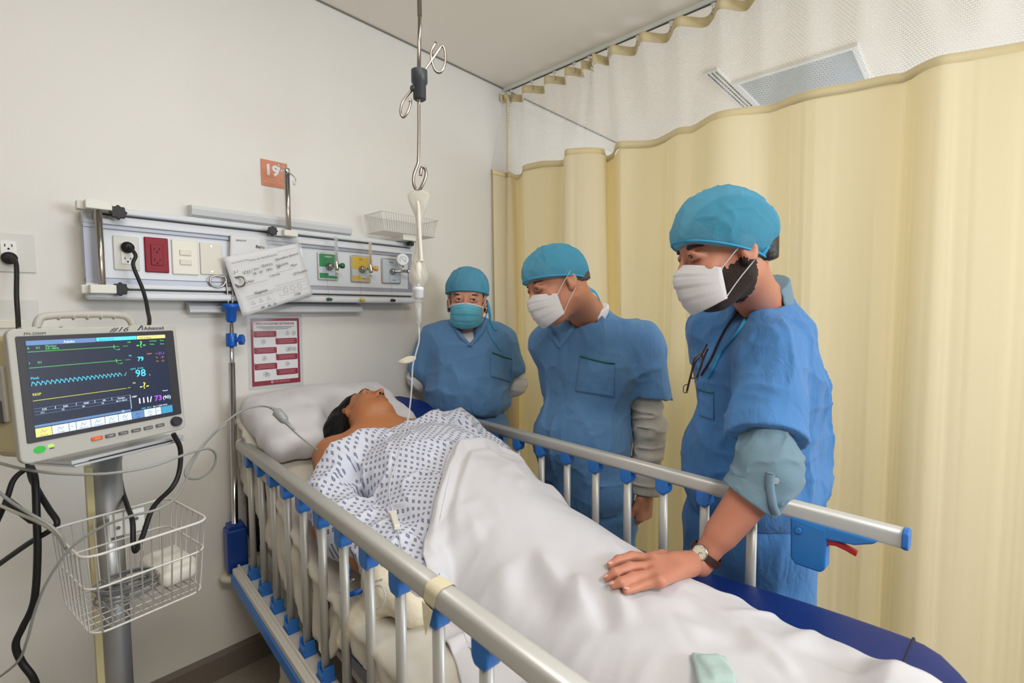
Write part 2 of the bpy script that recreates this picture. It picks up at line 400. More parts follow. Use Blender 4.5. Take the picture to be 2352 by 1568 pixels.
P = np.zeros((N, len(zs), 3)); nrm = np.gradient(top[:, :2], axis=0); nrm /= np.linalg.norm(nrm, axis=1)[:, None]; nrm = np.c_[nrm[:, 1], -nrm[:, 0]]
for j, z in enumerate(zs):
    dz = (ZF-z); amp = .034*min(1, .25+dz*.8)
    w_ = amp*np.sin(np.arange(N)*.055+ph*.6+dz*.3)+.0035*np.sin(np.arange(N)*.21+dz*.5)*np.exp(-dz*2)
    P[:, j, :2] = top[:, :2]+nrm*w_[:, None]; P[:, j, 2] = z
P[:, :, 1] = np.minimum(P[:, :, 1], YW-.012)
me = grid_mesh('fabric', P); me.transform(ic); fb = obj('fabric_panel', me, m_cur, cur)
hem = np.stack([np.c_[top[:, :2]-nrm*.0015, np.full(N, z)] for z in (ZF, ZF-.036)], 1); hem[:, :, 1] = np.minimum(hem[:, :, 1], YW-.012)
me = grid_mesh('hem', hem); me.transform(ic); solid(tag(obj('hem_band', me, m_hem, cur), 'plain stitched hem band above the fabric'), .003)
# net: from header band down to the hem
def net_mat():
    m = bpy.data.materials.new('white_net'); m.use_nodes = True; nt = m.node_tree; b = nt.nodes['Principled BSDF']
    b.inputs['Base Color'].default_value = lin((240, 238, 234))+(1,); b.inputs['Roughness'].default_value = .8
    tc = nt.nodes.new('ShaderNodeUVMap'); br = nt.nodes.new('ShaderNodeTexBrick')
    br.inputs['Color1'].default_value = br.inputs['Color2'].default_value = (0, 0, 0, 1); br.inputs['Mortar'].default_value = (1, 1, 1, 1)
    br.inputs['Scale'].default_value = 1; br.inputs['Mortar Size'].default_value = .00062; br.inputs['Mortar Smooth'].default_value = 0
    br.inputs['Brick Width'].default_value = .0125; br.inputs['Row Height'].default_value = .0085; br.offset = .5
    nt.links.new(tc.outputs[0], br.inputs['Vector'])
    tr = nt.nodes.new('ShaderNodeBsdfTransparent'); mx = nt.nodes.new('ShaderNodeMixShader')
    nt.links.new(br.outputs['Color'], mx.inputs[0]); nt.links.new(tr.outputs[0], mx.inputs[1]); nt.links.new(b.outputs[0], mx.inputs[2])
    nt.links.new(mx.outputs[0], nt.nodes['Material Output'].inputs[0]); return m
m_net = net_mat()
NN = 420; ht = resample(hp, NN); ft = resample(fpath, NN)
# match by y so that the net hangs straight
ys = np.linspace(hk[0]+.035, -1.2, NN)
zt = HZ-.04; zn = np.linspace(zt, ZF-.004, 9); P = np.zeros((NN, 9, 3)); UV = np.zeros((NN, 9, 2))
a_f = arc(fpath); 
hx_ = np.interp(-ys, -ht[:, 1][np.argsort(-ht[:, 1])] if False else np.maximum.accumulate(-ht[:, 1]), ht[:, 0])
fx_ = np.interp(-ys, np.maximum.accumulate(-ft[:, 1]), ft[:, 0])
ua = np.concatenate([[0], np.cumsum(np.hypot(np.diff(ys), np.diff(fx_)))])
for j, z in enumerate(zn):
    f = (zt-z)/(zt-zn[-1]); P[:, j] = np.c_[hx_*(1-f)+fx_*f, ys, np.full(NN, z)]; UV[:, j] = np.c_[ua, np.full(NN, z)]
me = grid_mesh('net', P, uv=UV); me.transform(ic); obj('net_panel', me, m_net, cur)
hd = np.stack([np.c_[ht[:, :2], np.full(NN, z)] for z in (HZ, HZ-.02, HZ-.045)], 1)
hd[:, :, 1] = np.minimum(hd[:, :, 1], YW-.012)
me = grid_mesh('header', hd); me.transform(ic); solid(obj('header_band', me, m_hem, cur), .002)
# seam at the near wall edge: a gathered edge strip of the net
bm = BM(); e0 = px(1160, 225, XT-.05)
tube(bm, [(XT-.03, YW-.05, HZ-.03), (XT-.028, YW-.052, 2.5), (XT-.03, YW-.05, ZF-.01)], .006, 6); bm.transform(ic); tag(obj('net_edging', bm, m_hem, cur), 'yellow edging tape down the end of the net')
m_chr = mat('chrome', (200, 200, 202), .15, 1)
m_hook = mat('white_nylon', (238, 238, 236), .4)
for y in hk:
    bm = BM()
    ring = [(XT+.0015, y+.011*math.cos(a), HZ-.016+.011*math.sin(a)) for a in np.linspace(0, 2*math.pi, 14, endpoint=False)]
    tube(bm, ring, .0028, 5, closed=True); bm.transform(ic); obj('grommet', bm, m_chr, cur)
    bm = BM(); tube(bm, [(XT, y, CE-.022), (XT, y+.002, HZ+.012), (XT-.005, y+.004, HZ-.006), (XT+.002, y, HZ-.018)], .0035, 6)
    box(bm, (XT, y, CE-.027), (.006, .009, .006), .001); bm.transform(ic); obj('hook', bm, m_hook, cur)
# ================================================================== medical head wall panel
YP = 2.08
def fx(u, v, Y=YP): q = py(u, v, Y); return float(q[0]), float(q[2])
m_panel = mat('white_lacquer', (214, 217, 222), .38, bump=.05, bscale=90, coat=.1)
m_grey = mat('grey_profile', (158, 160, 172), .35, .2)
m_alu2 = mat('satin_aluminium', (200, 203, 208), .3, .6)
m_cream = mat('cream_plastic', (228, 224, 208), .35)
m_ivory = mat('ivory_plastic', (226, 222, 208), .4, spec=.3)
m_black = mat('black_plastic', (18, 18, 20), .45)
m_rub = mat('black_rubber', (20, 20, 21), .55)
m_steel = mat('stainless_steel', (176, 172, 166), .25, 1)
m_brass = mat('brass_bar', (178, 150, 96), .35, .8)
m_ink = mat('dark_ink', (40, 40, 46), .7)
hx0, hz0 = fx(198, 688); hx1 = fx(946, 695)[0]; hz1 = 1.768
WL = frame((0, YP, 0), (1, 0, 0), (0, 0, 1))     # x right, y up, z towards the room
hw = empty('headwall_panel', (hx0, YW, hz0), 'long white medical supply panel with grey profiles fixed to the wall above the bed', 'medical wall panel')
def hp_(name, bm_, m, par=None, smooth=None):
    o = obj(name, bm_, m, hw, smooth); o.data.transform(Matrix.Translation((-hx0, -YW, -hz0))); return o
def box2(bm, x0, x1, z0, z1, y0, y1, bev=.0):
    return box(bm, ((x0+x1)/2, (y0+y1)/2, (z0+z1)/2), (abs(x1-x0)/2, abs(y1-y0)/2, abs(z1-z0)/2), bev)
bm = BM(); box2(bm, hx0+.004, hx1-.004, hz0+.01, hz1-.004, YP+.008, YW, .003); hp_('housing', bm, m_panel)
bm = BM(); box2(bm, hx0+.035, hx1-.02, hz0+.072, hz1-.066, YP, YP+.01, .002); hp_('face_plate', bm, m_panel)
bm = BM()
for z0, z1 in ((hz1-.070, hz1-.055), (hz0+.052, hz0+.071)): box2(bm, hx0+.0, hx1, z0, z1, YP-.008, YP+.01, .002)
box2(bm, hx0, hx0+.032, hz0+.056, hz1-.06, YP-.006, YP+.01, .002); box2(bm, hx1-.02, hx1, hz0+.056, hz1-.06, YP-.006, YP+.01, .002)
hp_('grey_frame', bm, m_grey)
for nm, za, zb in (('upper_rail', hz1-.056, hz1), ('lower_rail', hz0, hz0+.054)):
    bm = BM()
    up_ = nm == 'upper_rail'
    d = zb-za
    if up_:
        box2(bm, hx0+.03, hx1, zb-.020, zb, YP-.022, YP+.02, .005); box2(bm, hx0+.03, hx1, za, za+.018, YP-.018, YP+.01, .003); box2(bm, hx0+.03, hx1, za+.015, zb-.012, YP-.004, YP+.02)
    else:
        box2(bm, hx0, hx1, za, za+.026, YP-.026, YP+.02, .008); box2(bm, hx0, hx1, zb-.016, zb, YP-.016, YP+.01, .003); box2(bm, hx0, hx1, za+.02, zb-.01, YP-.002, YP+.02)
    r = hp_(nm, bm, m_alu2 if False else m_panel)
    bm = BM(); zz_ = (zb-.0235) if up_ else (zb-.0195)
    box2(bm, hx0+.05, hx1-.01, zz_-.0022, zz_+.0022, YP-.0065, YP-.002); hp_('groove', bm, m_dark)
# translucent light covers above and below
m_cover = mat('frosted_cover', (212, 214, 216), .35)
for a, b, zc, s in (((440, 480), (808, 527), 1.785, 1), ((435, 695), (832, 700), hz0-.002, -1)):
    xa = float(py(*a, 2.1)[0]); xb = float(py(*b, 2.1)[0])
    bm = BM(); pl = [(0, 0)]+[(-.055*math.sin(t), s*.038*(1-math.cos(t))*1.0) for t in np.linspace(.1, 1.57, 8)]+[(-.05, s*.042), (0, s*.044)]
    Mx = Matrix(((0, 0, 1, xa), (1, 0, 0, YW), (0, 1, 0, zc if s > 0 else zc), (0, 0, 0, 1)))
    prism(bm, pl if s < 0 else [(0, -.01), (-.03, -.01), (-.05, .0), (-.058, .02), (-.05, .034), (0, .04)], xb-xa, Mx)
    hp_('light_cover', bm, m_cover)
# outlets and switches
def plate(u0, v0, u1, v1, m, name, th=.006, pad=0):
    (xa, za), (xb, zb) = fx(u0, v0, YP-.004), fx(u1, v1, YP-.004)
    bm = BM(); box2(bm, xa, xb, zb, za, YP-.001-th, YP+.001, .003); return hp_(name, bm, m), (xa, xb, zb, za)
m_hole = mat('socket_slot', (22, 20, 20), .7)
def child_ident(o): o.data.transform(Matrix.Translation((-hx0, -YW, -hz0))); return o
p, (a, b, c, d) = plate(258, 540, 322, 622, mat('white_plate', (214, 213, 207), .5), 'power_outlet')
cx0, cz0 = (a+b)/2+.002, (c+d)/2
bm = BM(); box2(bm, cx0-.0175, cx0+.0175, cz0-.036, cz0+.036, YP-.010, YP-.006, .0015); child_ident(obj('receptacle', bm, mat('white_receptacle', (232, 232, 228), .3), p))
def slots(p, cx, cz, y, both, m=None):
    bm = BM()
    for dz in ((.019, -.019) if both else (-.019,)):
        box2(bm, cx-.0085, cx-.0063, cz+dz-.002, cz+dz+.006, y-.0012, y+.001); box2(bm, cx+.0063, cx+.0085, cz+dz-.002, cz+dz+.005, y-.0012, y+.001)
        lathe(bm, [(.0028, -.0012), (.0028, .001)], (0, 1, 0), (cx, y, cz+dz-.009), 10)
    child_ident(obj('socket_slots', bm, m or m_hole, p))
slots(p, cx0, cz0, YP-.010, False)
PLUG1 = (cx0, YP-.010, cz0+.019)
p, (a, b, c, d) = plate(330, 543, 389, 627, mat('red_plastic', (140, 14, 34), .42, spec=.25), 'emergency_outlet'); tag(p, 'red emergency outlet plate')
bm = BM(); box2(bm, (a+b)/2-.0175, (a+b)/2+.0175, (c+d)/2-.036, (c+d)/2+.036, YP-.0105, YP-.006, .0015); child_ident(obj('receptacle', bm, MATS['red_plastic'], p)); slots(p, (a+b)/2, (c+d)/2, YP-.0105, True)
p, (a, b, c, d) = plate(393, 549, 457, 632, m_cream, 'light_switch')
for zc in (.017, -.017):
    bm = BM(); box2(bm, (a+b)/2-.018, (a+b)/2+.018, (c+d)/2+zc-.010, (c+d)/2+zc+.010, YP-.012, YP-.006, .002); child_ident(obj('rocker', bm, m_ivory, p))
p, (a, b, c, d) = plate(458, 556, 512, 632, m_ivory, 'blank_cover_plate')
bm = BM(); lathe(bm, [(.003, 0), (.003, .001)], (0, -1, 0), ((a+b)/2, YP-.007, c+.012), 10); lathe(bm, [(.003, 0), (.003, .001)], (0, -1, 0), ((a+b)/2, YP-.007, d-.012), 10); child_ident(obj('screws', bm, m_steel, p))
# gas outlets
m_g = {'green': mat('oxygen_green', (34, 128, 72), .4), 'yellow': mat('air_yellow', (205, 172, 62), .4), 'silver': mat('vacuum_silver', (188, 198, 208), .35, .2)}
GO = {}
for nm, u0, v0, u1, v1, col, txt in (('oxygen', 729, 578, 777, 644, 'green', 'oxígeno'), ('air', 805, 585, 851, 649, 'yellow', 'aire'), ('vacuum', 876, 592, 920, 652, 'silver', 'vacío')):
    (xa, za), (xb, zb) = fx(u0, v0, YP-.006), fx(u1, v1, YP-.006); w_, h_ = xb-xa, za-zb; cx, cz = (xa+xb)/2, (za+zb)/2
    Mg = Matrix(((1, 0, 0, cx), (0, 0, -1, YP), (0, 1, 0, cz), (0, 0, 0, 1)))
    bm = BM(); prism(bm, rrect(w_, h_, .006), .008, Mg, .0015); p = hp_('gas_outlet', bm, m_steel); tag(p, {'oxygen': 'green oxygen outlet plate', 'air': 'yellow air outlet plate', 'vacuum': 'silver vacuum outlet plate'}[nm])
    bm = BM(); prism(bm, rrect(w_-.010, h_-.010, .003), .0015, Mg @ Matrix.Translation((0, 0, .0078))); child_ident(obj('silver_label', bm, m_g['silver'], p))
    if col != 'silver':
        bm = BM(); W2, H2 = w_-.012, h_-.012
        prism(bm, rrect(W2, H2*.52, .003, cy=H2*.235), .0006, Mg @ Matrix.Translation((0, 0, .0092)))
        prism(bm, rrect(W2, H2*.10, .002, cy=-H2*.44), .0006, Mg @ Matrix.Translation((0, 0, .0092)))
        prism(bm, rrect(W2*.5, H2*.16, .003, cx=-W2*.25, cy=-H2*.36), .0006, Mg @ Matrix.Translation((0, 0, .0093))); child_ident(obj('colour_label', bm, m_g[col], p))
    bm = BM(); join_me(bm, text_mesh(txt, .0115, Mg @ Matrix.Translation((0, h_*.33, .010)), .0002, 'CENTER'))
    child_ident(obj('lettering', bm, mat('white_ink', (235, 238, 235), .5) if col == 'green' else m_ink, p))
    bm = BM(); join_me(bm, text_mesh('arameo', .0075, Mg @ Matrix.Translation((w_*.02, -h_*.37, .010)), .0002, 'LEFT'))
    box(bm, (w_*.36, -h_*.31, .0101), (.0025, .0007, .0002), M=Mg); box(bm, (w_*.36, -h_*.31, .0101), (.0007, .0025, .0002), M=Mg)
    child_ident(obj('maker_mark', bm, mat('navy_ink', (40, 50, 96), .6), p))
    bm = BM(); lathe(bm, [(.0165, 0), (.0165, .006), (.014, .010), (.012, .022), (.008, .024)], (0, -1, 0), (cx+.004, YP-.008, cz-.002), 20); child_ident(obj('socket_collar', bm, m_steel, p))
    # pull chain with end cap
    bm = BM(); xs = cx-.012; zc = cz-.02; L = zc-hz0-.014
    n = int(L/.0034)
    for i in range(n): lathe(bm, [(.0003, -.0011), (.0012, 0), (.0003, .0011)], (0, 0, 1), (xs, YP-.012-.022*(i/n), zc-L*i/n), 5)
    ch = child_ident(obj('chain', bm, m_steel, p))
    bm = BM(); lathe(bm, [(.012, 0), (.0125, .004), (.011, .008)], (0, -.25, 1), (xs, YP-.036, hz0+.010), 18); cc = child_ident(obj('chain_cap', bm, {'green': mat('dark_green_cap', (20, 84, 58), .4), 'yellow': mat('yellow_cap', (226, 196, 20), .4), 'silver': m_black}[col], p))
    GO[nm] = (cx+.004, cz-.002)
# flowmeters (things plugged into the outlets)
def flow(nm, label, knob, knobm, tubem, tu, tvt):
    cx, cz = GO[nm]; cx, cz = cx, cz; y = YP-.03
    t = empty('oxygen_flowmeter' if nm == 'oxygen' else 'air_flowmeter', (cx, YP-.032, cz), label, 'flowmeter')
    bx_ = float(py(tu, 600, 2.0)[0])-cx; top = float(py(tu, tvt, 2.0)[2])-cz
    bm = BM(); tube(bm, [(0, 0, 0), (bx_*.5, -.02, 0), (bx_, -.045, 0)], .0065, 10); lathe(bm, [(.009, -.018), (.010, -.012), (.010, .016), (.007, .020)], (0, 0, 1), (bx_, -.048, 0), 16)
    lathe(bm, [(.004, -.036), (.006, -.032), (.004, -.026), (.006, -.018)], (0, 0, 1), (bx_, -.048, 0), 12)
    obj('valve_body', bm, mat('nickel_'+nm, (205, 200, 184), .25, .9), t)
    bm = BM(); lathe(bm, [(.0085, .018), (.0085, top)], (0, 0, 1), (bx_, -.048, 0), 16); obj('sight_tube', bm, tubem, t)
    bm = BM(); lathe(bm, [(.004, .02), (.004, top-.006)], (0, 0, 1), (bx_+.001, -.048, 0), 10); obj('inner_tube', bm, m_inner[nm], t)
    bm = BM()
    for i in range(11): box(bm, (bx_-.002, -.0567, .03+i*(top-.045)/10), (.0035, .0003, .0005))
    obj('scale_marks', bm, m_ink, t)
    bm = BM(); lathe(bm, [(.006, 0), (.0115, .006), (.0125, .012), (.0115, .02), (.006, .023)], (.75, -.65, 0), (bx_+.009, -.054, 0), 16); obj('knob', bm, knobm, t)
m_clear = mat('clear_plastic', (235, 240, 240), .08, alpha=.28, spec=.6)
m_inner = {'oxygen': mat('tube_core', (205, 212, 214), .3, alpha=.55), 'air': mat('amber_core', (222, 170, 84), .3)}
flow('oxygen', 'clear oxygen flowmeter with a dark green knob plugged in the green outlet', None, mat('green_knob', (14, 104, 66), .3), m_clear, 773, 541)
flow('air', 'amber air flowmeter with an orange knob plugged in the yellow outlet', None, mat('amber_knob', (222, 158, 66), .25, coat=.5), m_clear, 851, 553)
cx, cz = GO['vacuum']; t = empty('vacuum_regulator', (cx, YP-.032, cz), 'chrome vacuum regulator with a round white gauge plugged in the silver outlet', 'vacuum regulator')
bm = BM(); tube(bm, [(0, 0, 0), (.02, -.02, 0), (.045, -.035, 0)], .007, 10); lathe(bm, [(.006, 0), (.0105, .002), (.0105, .022), (.006, .024)], (1, -.2, -.05), (.045, -.036, 0), 14); tube(bm, [(.025, -.03, 0), (.027, -.03, .03)], .005, 8); obj('valve_body', bm, m_chr, t)
bm = BM(); gd = (-.35, -1, 0); go = (.026, -.022, .055); lathe(bm, [(.027, 0), (.029, .003), (.029, .02), (.026, .022)], gd, go, 28); g = obj('gauge', bm, mat('gauge_white', (224, 226, 226), .3), t)
gn = Vector(gd).normalized(); gc = Vector(go)+gn*.0225; ga = Vector((0, 0, 1)).cross(gn)
bm = BM(); tube(bm, [gc+(ga*math.cos(a)+Vector((0, 0, 1))*math.sin(a))*.016 for a in np.linspace(-.8, 3.9, 18)], .0006, 4); tube(bm, [gc+ga*.012-Vector((0, 0, .010)), gc-ga*.008+Vector((0, 0, .010))], .0008, 4); obj('dial_marks', bm, m_ink, g)
# ------------------------------------------------------------------ rail clamps: left pole bracket, middle pole, basket
def star_knob(bm, c, axis, r, th=.02, n=8):
    a = Vector(axis).normalized(); u = a.orthogonal().normalized(); v = a.cross(u); pl = []
    for i in range(n*6):
        t = 2*math.pi*i/(n*6); rr = r*(.9+.1*math.cos(n*t)); pl.append((rr*math.cos(t), rr*math.sin(t)))
    Mk = Matrix((u, v, a)).transposed().to_4x4(); Mk.translation = Vector(c)
    prism(bm, pl, th, Mk, .002); lathe(bm, [(.008, -.02), (.008, .0)], axis, c, 10)
m_star = mat('black_knob_plastic', (24, 24, 26), .5)
xl = fx(231, 560, 2.02)[0]; zt_, zb_ = float(py(230, 480, 2.02)[2]), float(py(236, 655, 2.02)[2])
t = empty('rail_clamp_bar', (xl, 2.04, zb_), 'vertical steel bar clamped between both rails at the left end of the panel', 'clamp bar')
bm = BM(); tube(bm, [(0, -.01, -.01), (0, -.01, zt_-zb_+.01)], .0095, 14); obj('bar', bm, m_steel, t)
for z, u, v in ((zt_-zb_, 271, 489), (0, 276, 664)):
    bm = BM(); box(bm, (.0, -.008, z+(.012 if z else -.012)), (.033, .022, .014), .003); box(bm, (-.03, .022, z+(.012 if z else -.012)), (.02, .02, .014), .003); obj('bracket', bm, m_cream if False else mat('off_white_plastic', (226, 224, 214), .4), t)
    k = py(u, v, 2.035); bm = BM(); star_knob(bm, (k[0]-xl, k[1]-2.04, k[2]-zb_), (-.1, -1, .0), .0235 if z else .023); obj('knob', bm, m_star, t)
xm, zm = fx(664, 525, 2.03)
t = empty('short_drip_pole', (xm, 2.05, zm-.02), 'short steel drip pole with small chrome hooks clamped on the panel', 'drip pole')
zt2 = float(py(667, 398, 2.02)[2])-zm+.02
bm = BM(); tube(bm, [(0, -.015, 0), (0, -.015, zt2)], .0105, 16); obj('pole', bm, m_steel, t)
bm = BM(); box(bm, (0, -.012, 0), (.028, .028, .0125), .003); box(bm, (-.04, .0, 0), (.03, .014, .012), .003); obj('bracket', bm, MATS['off_white_plastic'], t)
k = py(624, 531, 2.03); bm = BM(); star_knob(bm, (k[0]-xm, k[1]-2.05, k[2]-zm+.02), (-.1, -1, 0), .019); obj('knob', bm, m_star, t)
bm = BM(); lathe(bm, [(.0125, 0), (.0125, .026), (.009, .028)], (0, 0, 1), (0, -.015, zt2-.006), 16); obj('cap', bm, m_chr, t)
for s in (-1, 1):
    bm = BM(); z = zt2+(.02 if s < 0 else .006)
    tube(bm, smoothpath([(s*.010, -.015, z), (s*.026, -.018, z+(.012 if s < 0 else -.012)), (s*.033, -.02, z-.006+(.01 if s < 0 else -.016)), (s*.030, -.021, z-.026+(.01 if s < 0 else -.016)), (s*.024, -.022, z-.030+(.01 if s < 0 else -.016)), (s*.021, -.021, z-.020+(.01 if s < 0 else -.014))], 5), .0022, 7); obj('hook', bm, m_chr, t)
def wire_basket(name, label, o, ex, ey, w_, d_, h_, r, nx, ny, m, mid=True, taper=.0, corner=.02, cat='basket'):
    """open wire basket: ex along w_, ey along d_, top rim at z=0, floor at -h_"""
    X = Vector(ex); Y = Vector(ey); t = empty(name, o, label, cat)
    def P(x, y, z): return X*x+Y*y+Vector((0, 0, z))
    def rim(z, ww, dd):
        pl = rrect(ww, dd, corner, 5); return [P(x, y, z) for x, y in pl]
    bm = BM(); tube(bm, rim(0, w_, d_), r*1.35, 6, closed=True); obj('rim', bm, m, t)
    f = 1-taper; bm = BM()
    if mid: tube(bm, rim(-h_*.42, w_*(1-taper*.42), d_*(1-taper*.42)), r*1.1, 6, closed=True)
    tube(bm, rim(-h_, w_*f, d_*f), r*1.1, 6, closed=True); obj('hoops', bm, m, t)
    bm = BM()
    for i in range(nx):
        x = w_*(-.5+(i+.5)/nx)*.93; tube(bm, [P(x, -d_/2, 0), P(x*f, -d_/2*f, -h_), P(x*f, d_/2*f, -h_), P(x, d_/2, 0)], r*.8, 5)
    for j in range(ny):
        y = d_*(-.5+(j+.5)/ny)*.93; tube(bm, [P(-w_/2, y, 0), P(-w_/2*f, y*f, -h_), P(w_/2*f, y*f, -h_), P(w_/2, y, 0)], r*.8, 5)
    obj('wires', bm, m, t); return t
m_wire = mat('white_coated_wire', (214, 212, 206), .4)
ba = py(921, 515, 2.03); 
ca = [pz(*p, 1.93) for p in ((838, 499), (882, 487), (1003, 503), (960, 513))]
zb = 1.90
q = [py(838, 499, 1.97), py(882, 487, 2.13), py(1003, 503, 2.13), py(958, 514, 1.97)]
wz = float(np.mean([k[2] for k in q])); cxb = float(np.mean([k[0] for k in q])); cyb = 2.05
wire_basket('wall_basket', 'small white wire basket clamped on the right end of the wall panel', (cxb, cyb, wz), (1, 0, 0), (0, 1, 0), float(q[2][0]-q[1][0]), .16, .085, .0011, 22, 14, m_wire, mid=False, taper=.1, corner=.008)
bb = bpy.data.objects['wall_basket']
bm = BM(); box(bm, (.02, 0, -.1), (.055, .055, .014), .002); obj('bracket', bm, MATS['off_white_plastic'], bb)
bm = BM(); star_knob(bm, (.03, -.02, -.118), (0, 0, -1), .018, .016); obj('knob', bm, m_star, bb)
# ------------------------------------------------------------------ outlets on the wall at far left
def wall_plate(name, u, v, w_, h_, label, cat):
    q = py(u, v, YW); t = empty(name, (q[0], YW, q[2]), label, cat)
    bm = BM(); box(bm, (0, -.003, 0), (w_/2, .003, h_/2), .002); obj('cover_plate', bm, MATS['white_plate'], t); return t, q
t, q = wall_plate('wall_outlet', 20, 580, .115, .118, 'white wall outlet at the far left with a black plug in it', 'outlet')
bm = BM(); box(bm, (0, -.008, 0), (.0175, .003, .035), .0015); rc = obj('receptacle', bm, MATS['white_receptacle'], t)
bm = BM(); dz = .019; box(bm, (-.0075, -.0115, dz+.002), (.0011, .0008, .004)); box(bm, (.0075, -.0115, dz+.002), (.0011, .0008, .004)); lathe(bm, [(.0028, -.001), (.0028, .001)], (0, 1, 0), (0, -.0112, dz-.008), 10); obj('socket_slots', bm, m_hole, rc)
PLUG0 = (float(q[0]), YW-.012, float(q[2])-.018)
t, q = wall_plate('wall_switch', 25, 735, .125, .125, 'cream wall switch plate below the far left outlet', 'switch')
bm = BM(); box(bm, (.0, -.009, -.012), (.03, .004, .012), .002); obj('rocker', bm, m_cream, t)
# ------------------------------------------------------------------ room number sign
q = py(598, 364, YW); sw = .107
sg = empty('room_sign', (q[0]+sw/2, YW, q[2]-sw/2), 'square orange wall sign reading 19 above the panel', 'sign')
bm = BM(); box(bm, (0, -.002, 0), (sw/2, .002, sw/2), .0006); obj('plaque', bm, mat('orange_plaque', (205, 130, 98), .5), sg)
Ms = Matrix(((1, 0, 0, 0), (0, 0, -1, -.0042), (0, 1, 0, 0), (0, 0, 0, 1)))
bm = BM(); join_me(bm, text_mesh('19', .060, Ms @ Matrix.Translation((-.010, -.006, 0)), .0003, 'CENTER', bold=.0022)); obj('number', bm, mat('sign_white', (214, 220, 224), .5), sg)
bm = BM(); join_me(bm, text_mesh("U KÚUCHIL U", .0105, Ms @ Matrix.Translation((.0, -.027, 0)), .0002, 'CENTER')); join_me(bm, text_mesh("NO'OKLIL CH'ÍILAL", .0105, Ms @ Matrix.Translation((.0, -.039, 0)), .0002, 'CENTER')); obj('small_lettering', bm, mat('sign_pale', (226, 178, 152), .5), sg)
# ------------------------------------------------------------------ laminated poster
A_, B_, C_, D_ = [py(*p, YW-.002) for p in ((574.5, 731), (686, 730), (690, 877), (581, 888))]
pc = (A_+B_+C_+D_)/4; xd = Vector(B_-A_+C_-D_).normalized(); yd = Vector(A_-D_+B_-C_).normalized(); pw, phh = float(np.linalg.norm(B_-A_)), float(np.linalg.norm(A_-D_))
Mp = frame((0, 0, 0), xd, yd)
po = empty('precautions_poster', (pc[0], YW-.001, pc[2]), 'laminated dark red bordered safety poster taped on the wall below the panel', 'poster')
m_maroon = mat('maroon_print', (140, 24, 48), .35, coat=.4); m_paper = mat('white_paper', (226, 227, 230), .6); m_lam = mat('clear_laminate', (232, 235, 236), .12, alpha=.35)
def pr_(bm, x, y, w_, h_, z, r=.003, th=.0002): prism(bm, rrect(w_, h_, min(r, w_/2.1, h_/2.1), 3, x, y), th, Mp @ Matrix.Translation((0, 0, z)))
bm = BM(); pr_(bm, 0, 0, pw+.028, phh+.03, 0, .006, .0003); obj('laminate', bm, m_lam, po)
bm = BM(); pr_(bm, 0, 0, pw, phh, .0004, .0008, .0003); obj('red_border', bm, m_maroon, po)
bm = BM(); pr_(bm, 0, .004, pw-.018, phh-.032, .0008, .0008, .0002); obj('white_field', bm, m_paper, po)
bm = BM(); boxes = [(-1, .235), (1, .115), (-1, -.015-.0), (1, -.125), (-1, -.245), (1, -.34)]
boxes = [(-1, .266), (1, .150), (-1, .022), (1, -.090), (-1, -.216), (1, -.318)]
for s, y in boxes: pr_(bm, s*.044*(pw/.2), y*phh, pw*.46, phh*.092, .0011, .005)
obj('red_boxes', bm, m_maroon, po)
def ptx(bm, s, x, y, size, al='LEFT', z=.0013, bold=0): join_me(bm, text_mesh(s, size, Mp @ Matrix.Translation((x, y, z)), .0001, al, bold=bold))
bm = BM(); ptx(bm, 'PRECAUCIONES ESTÁNDAR', 0, phh*.405, .0125, 'CENTER', bold=.0003); obj('title_lettering', bm, m_maroon, po)
bm = BM()
for i in range(3): pr_(bm, 0, phh*(.375-.018*i), pw*(.78-.13*i), .0016, .0011, .0004)
for i, (s, y) in enumerate(boxes): ptx(bm, str(i+1), s*.044*(pw/.2)-pw*.24, y*phh+phh*.028, .015)
for x, y in ((.048, .27), (.075, .27), (-.052, .15), (.048, .022), (.077, .022), (.06, .03), (-.05, -.095), (.045, -.2), (-.048, -.33), (-.038, -.345)):
    c = [Mp @ Vector((x*pw/.2+.008*math.cos(a)*(1+.3*math.cos(3*a)), y*phh+.009*math.sin(a), .0013)) for a in np.linspace(0, 6.28, 15, endpoint=False)]; tube(bm, c, .0005, 4, closed=True)
    pr_(bm, x*pw/.2, y*phh-.002, .009, .0014, .0012, .0003); pr_(bm, x*pw/.2+.002, y*phh+.003, .0016, .008, .0012, .0003)
obj('black_print', bm, m_ink, po)
bm = BM()
for i, (s, y) in enumerate(boxes):
    for k in range(3): pr_(bm, s*.044*(pw/.2), y*phh+phh*(.022-.02*k), pw*(.36-.05*(k % 2)), .0014, .0013, .0004)
ptx(bm, 'IMSS-BIENESTAR', -.01, -phh*.468, .009, z=.0009); pr_(bm, -.02, -phh*.458, .011, .009, .0009, .002)
obj('pale_lettering', bm, mat('pale_pink_ink', (214, 150, 156), .6), po)
# ------------------------------------------------------------------ paper forms
def sheet(name, label, corners, Y, bend=.004):
    c = [py(*p, Y) for p in corners]; o_ = sum(c)/4; n = 14; P = np.zeros((n, n, 3)); uvs = np.linspace(0, 1, n)
    for i, a in enumerate(uvs):
        for j, b in enumerate(uvs):
            q = (c[0]*(1-a)+c[1]*a)*(1-b)+(c[3]*(1-a)+c[2]*a)*b; q = q-o_; q[1] -= bend*math.sin(math.pi*a)*b*1.5+bend*b*b*2; P[i, j] = q
    t = empty(name, o_, label, 'paper form'); me = grid_mesh('paper', P); solid(obj('paper', me, m_paper, t), .0003)
    xd = Vector(c[1]-c[0]+c[2]-c[3]); yd = Vector(c[0]-c[3]+c[1]-c[2]); return t, frame((0, -bend*2.9-.002, 0), xd, yd), float(np.linalg.norm(c[1]-c[0])), float(np.linalg.norm(c[3]-c[0]))
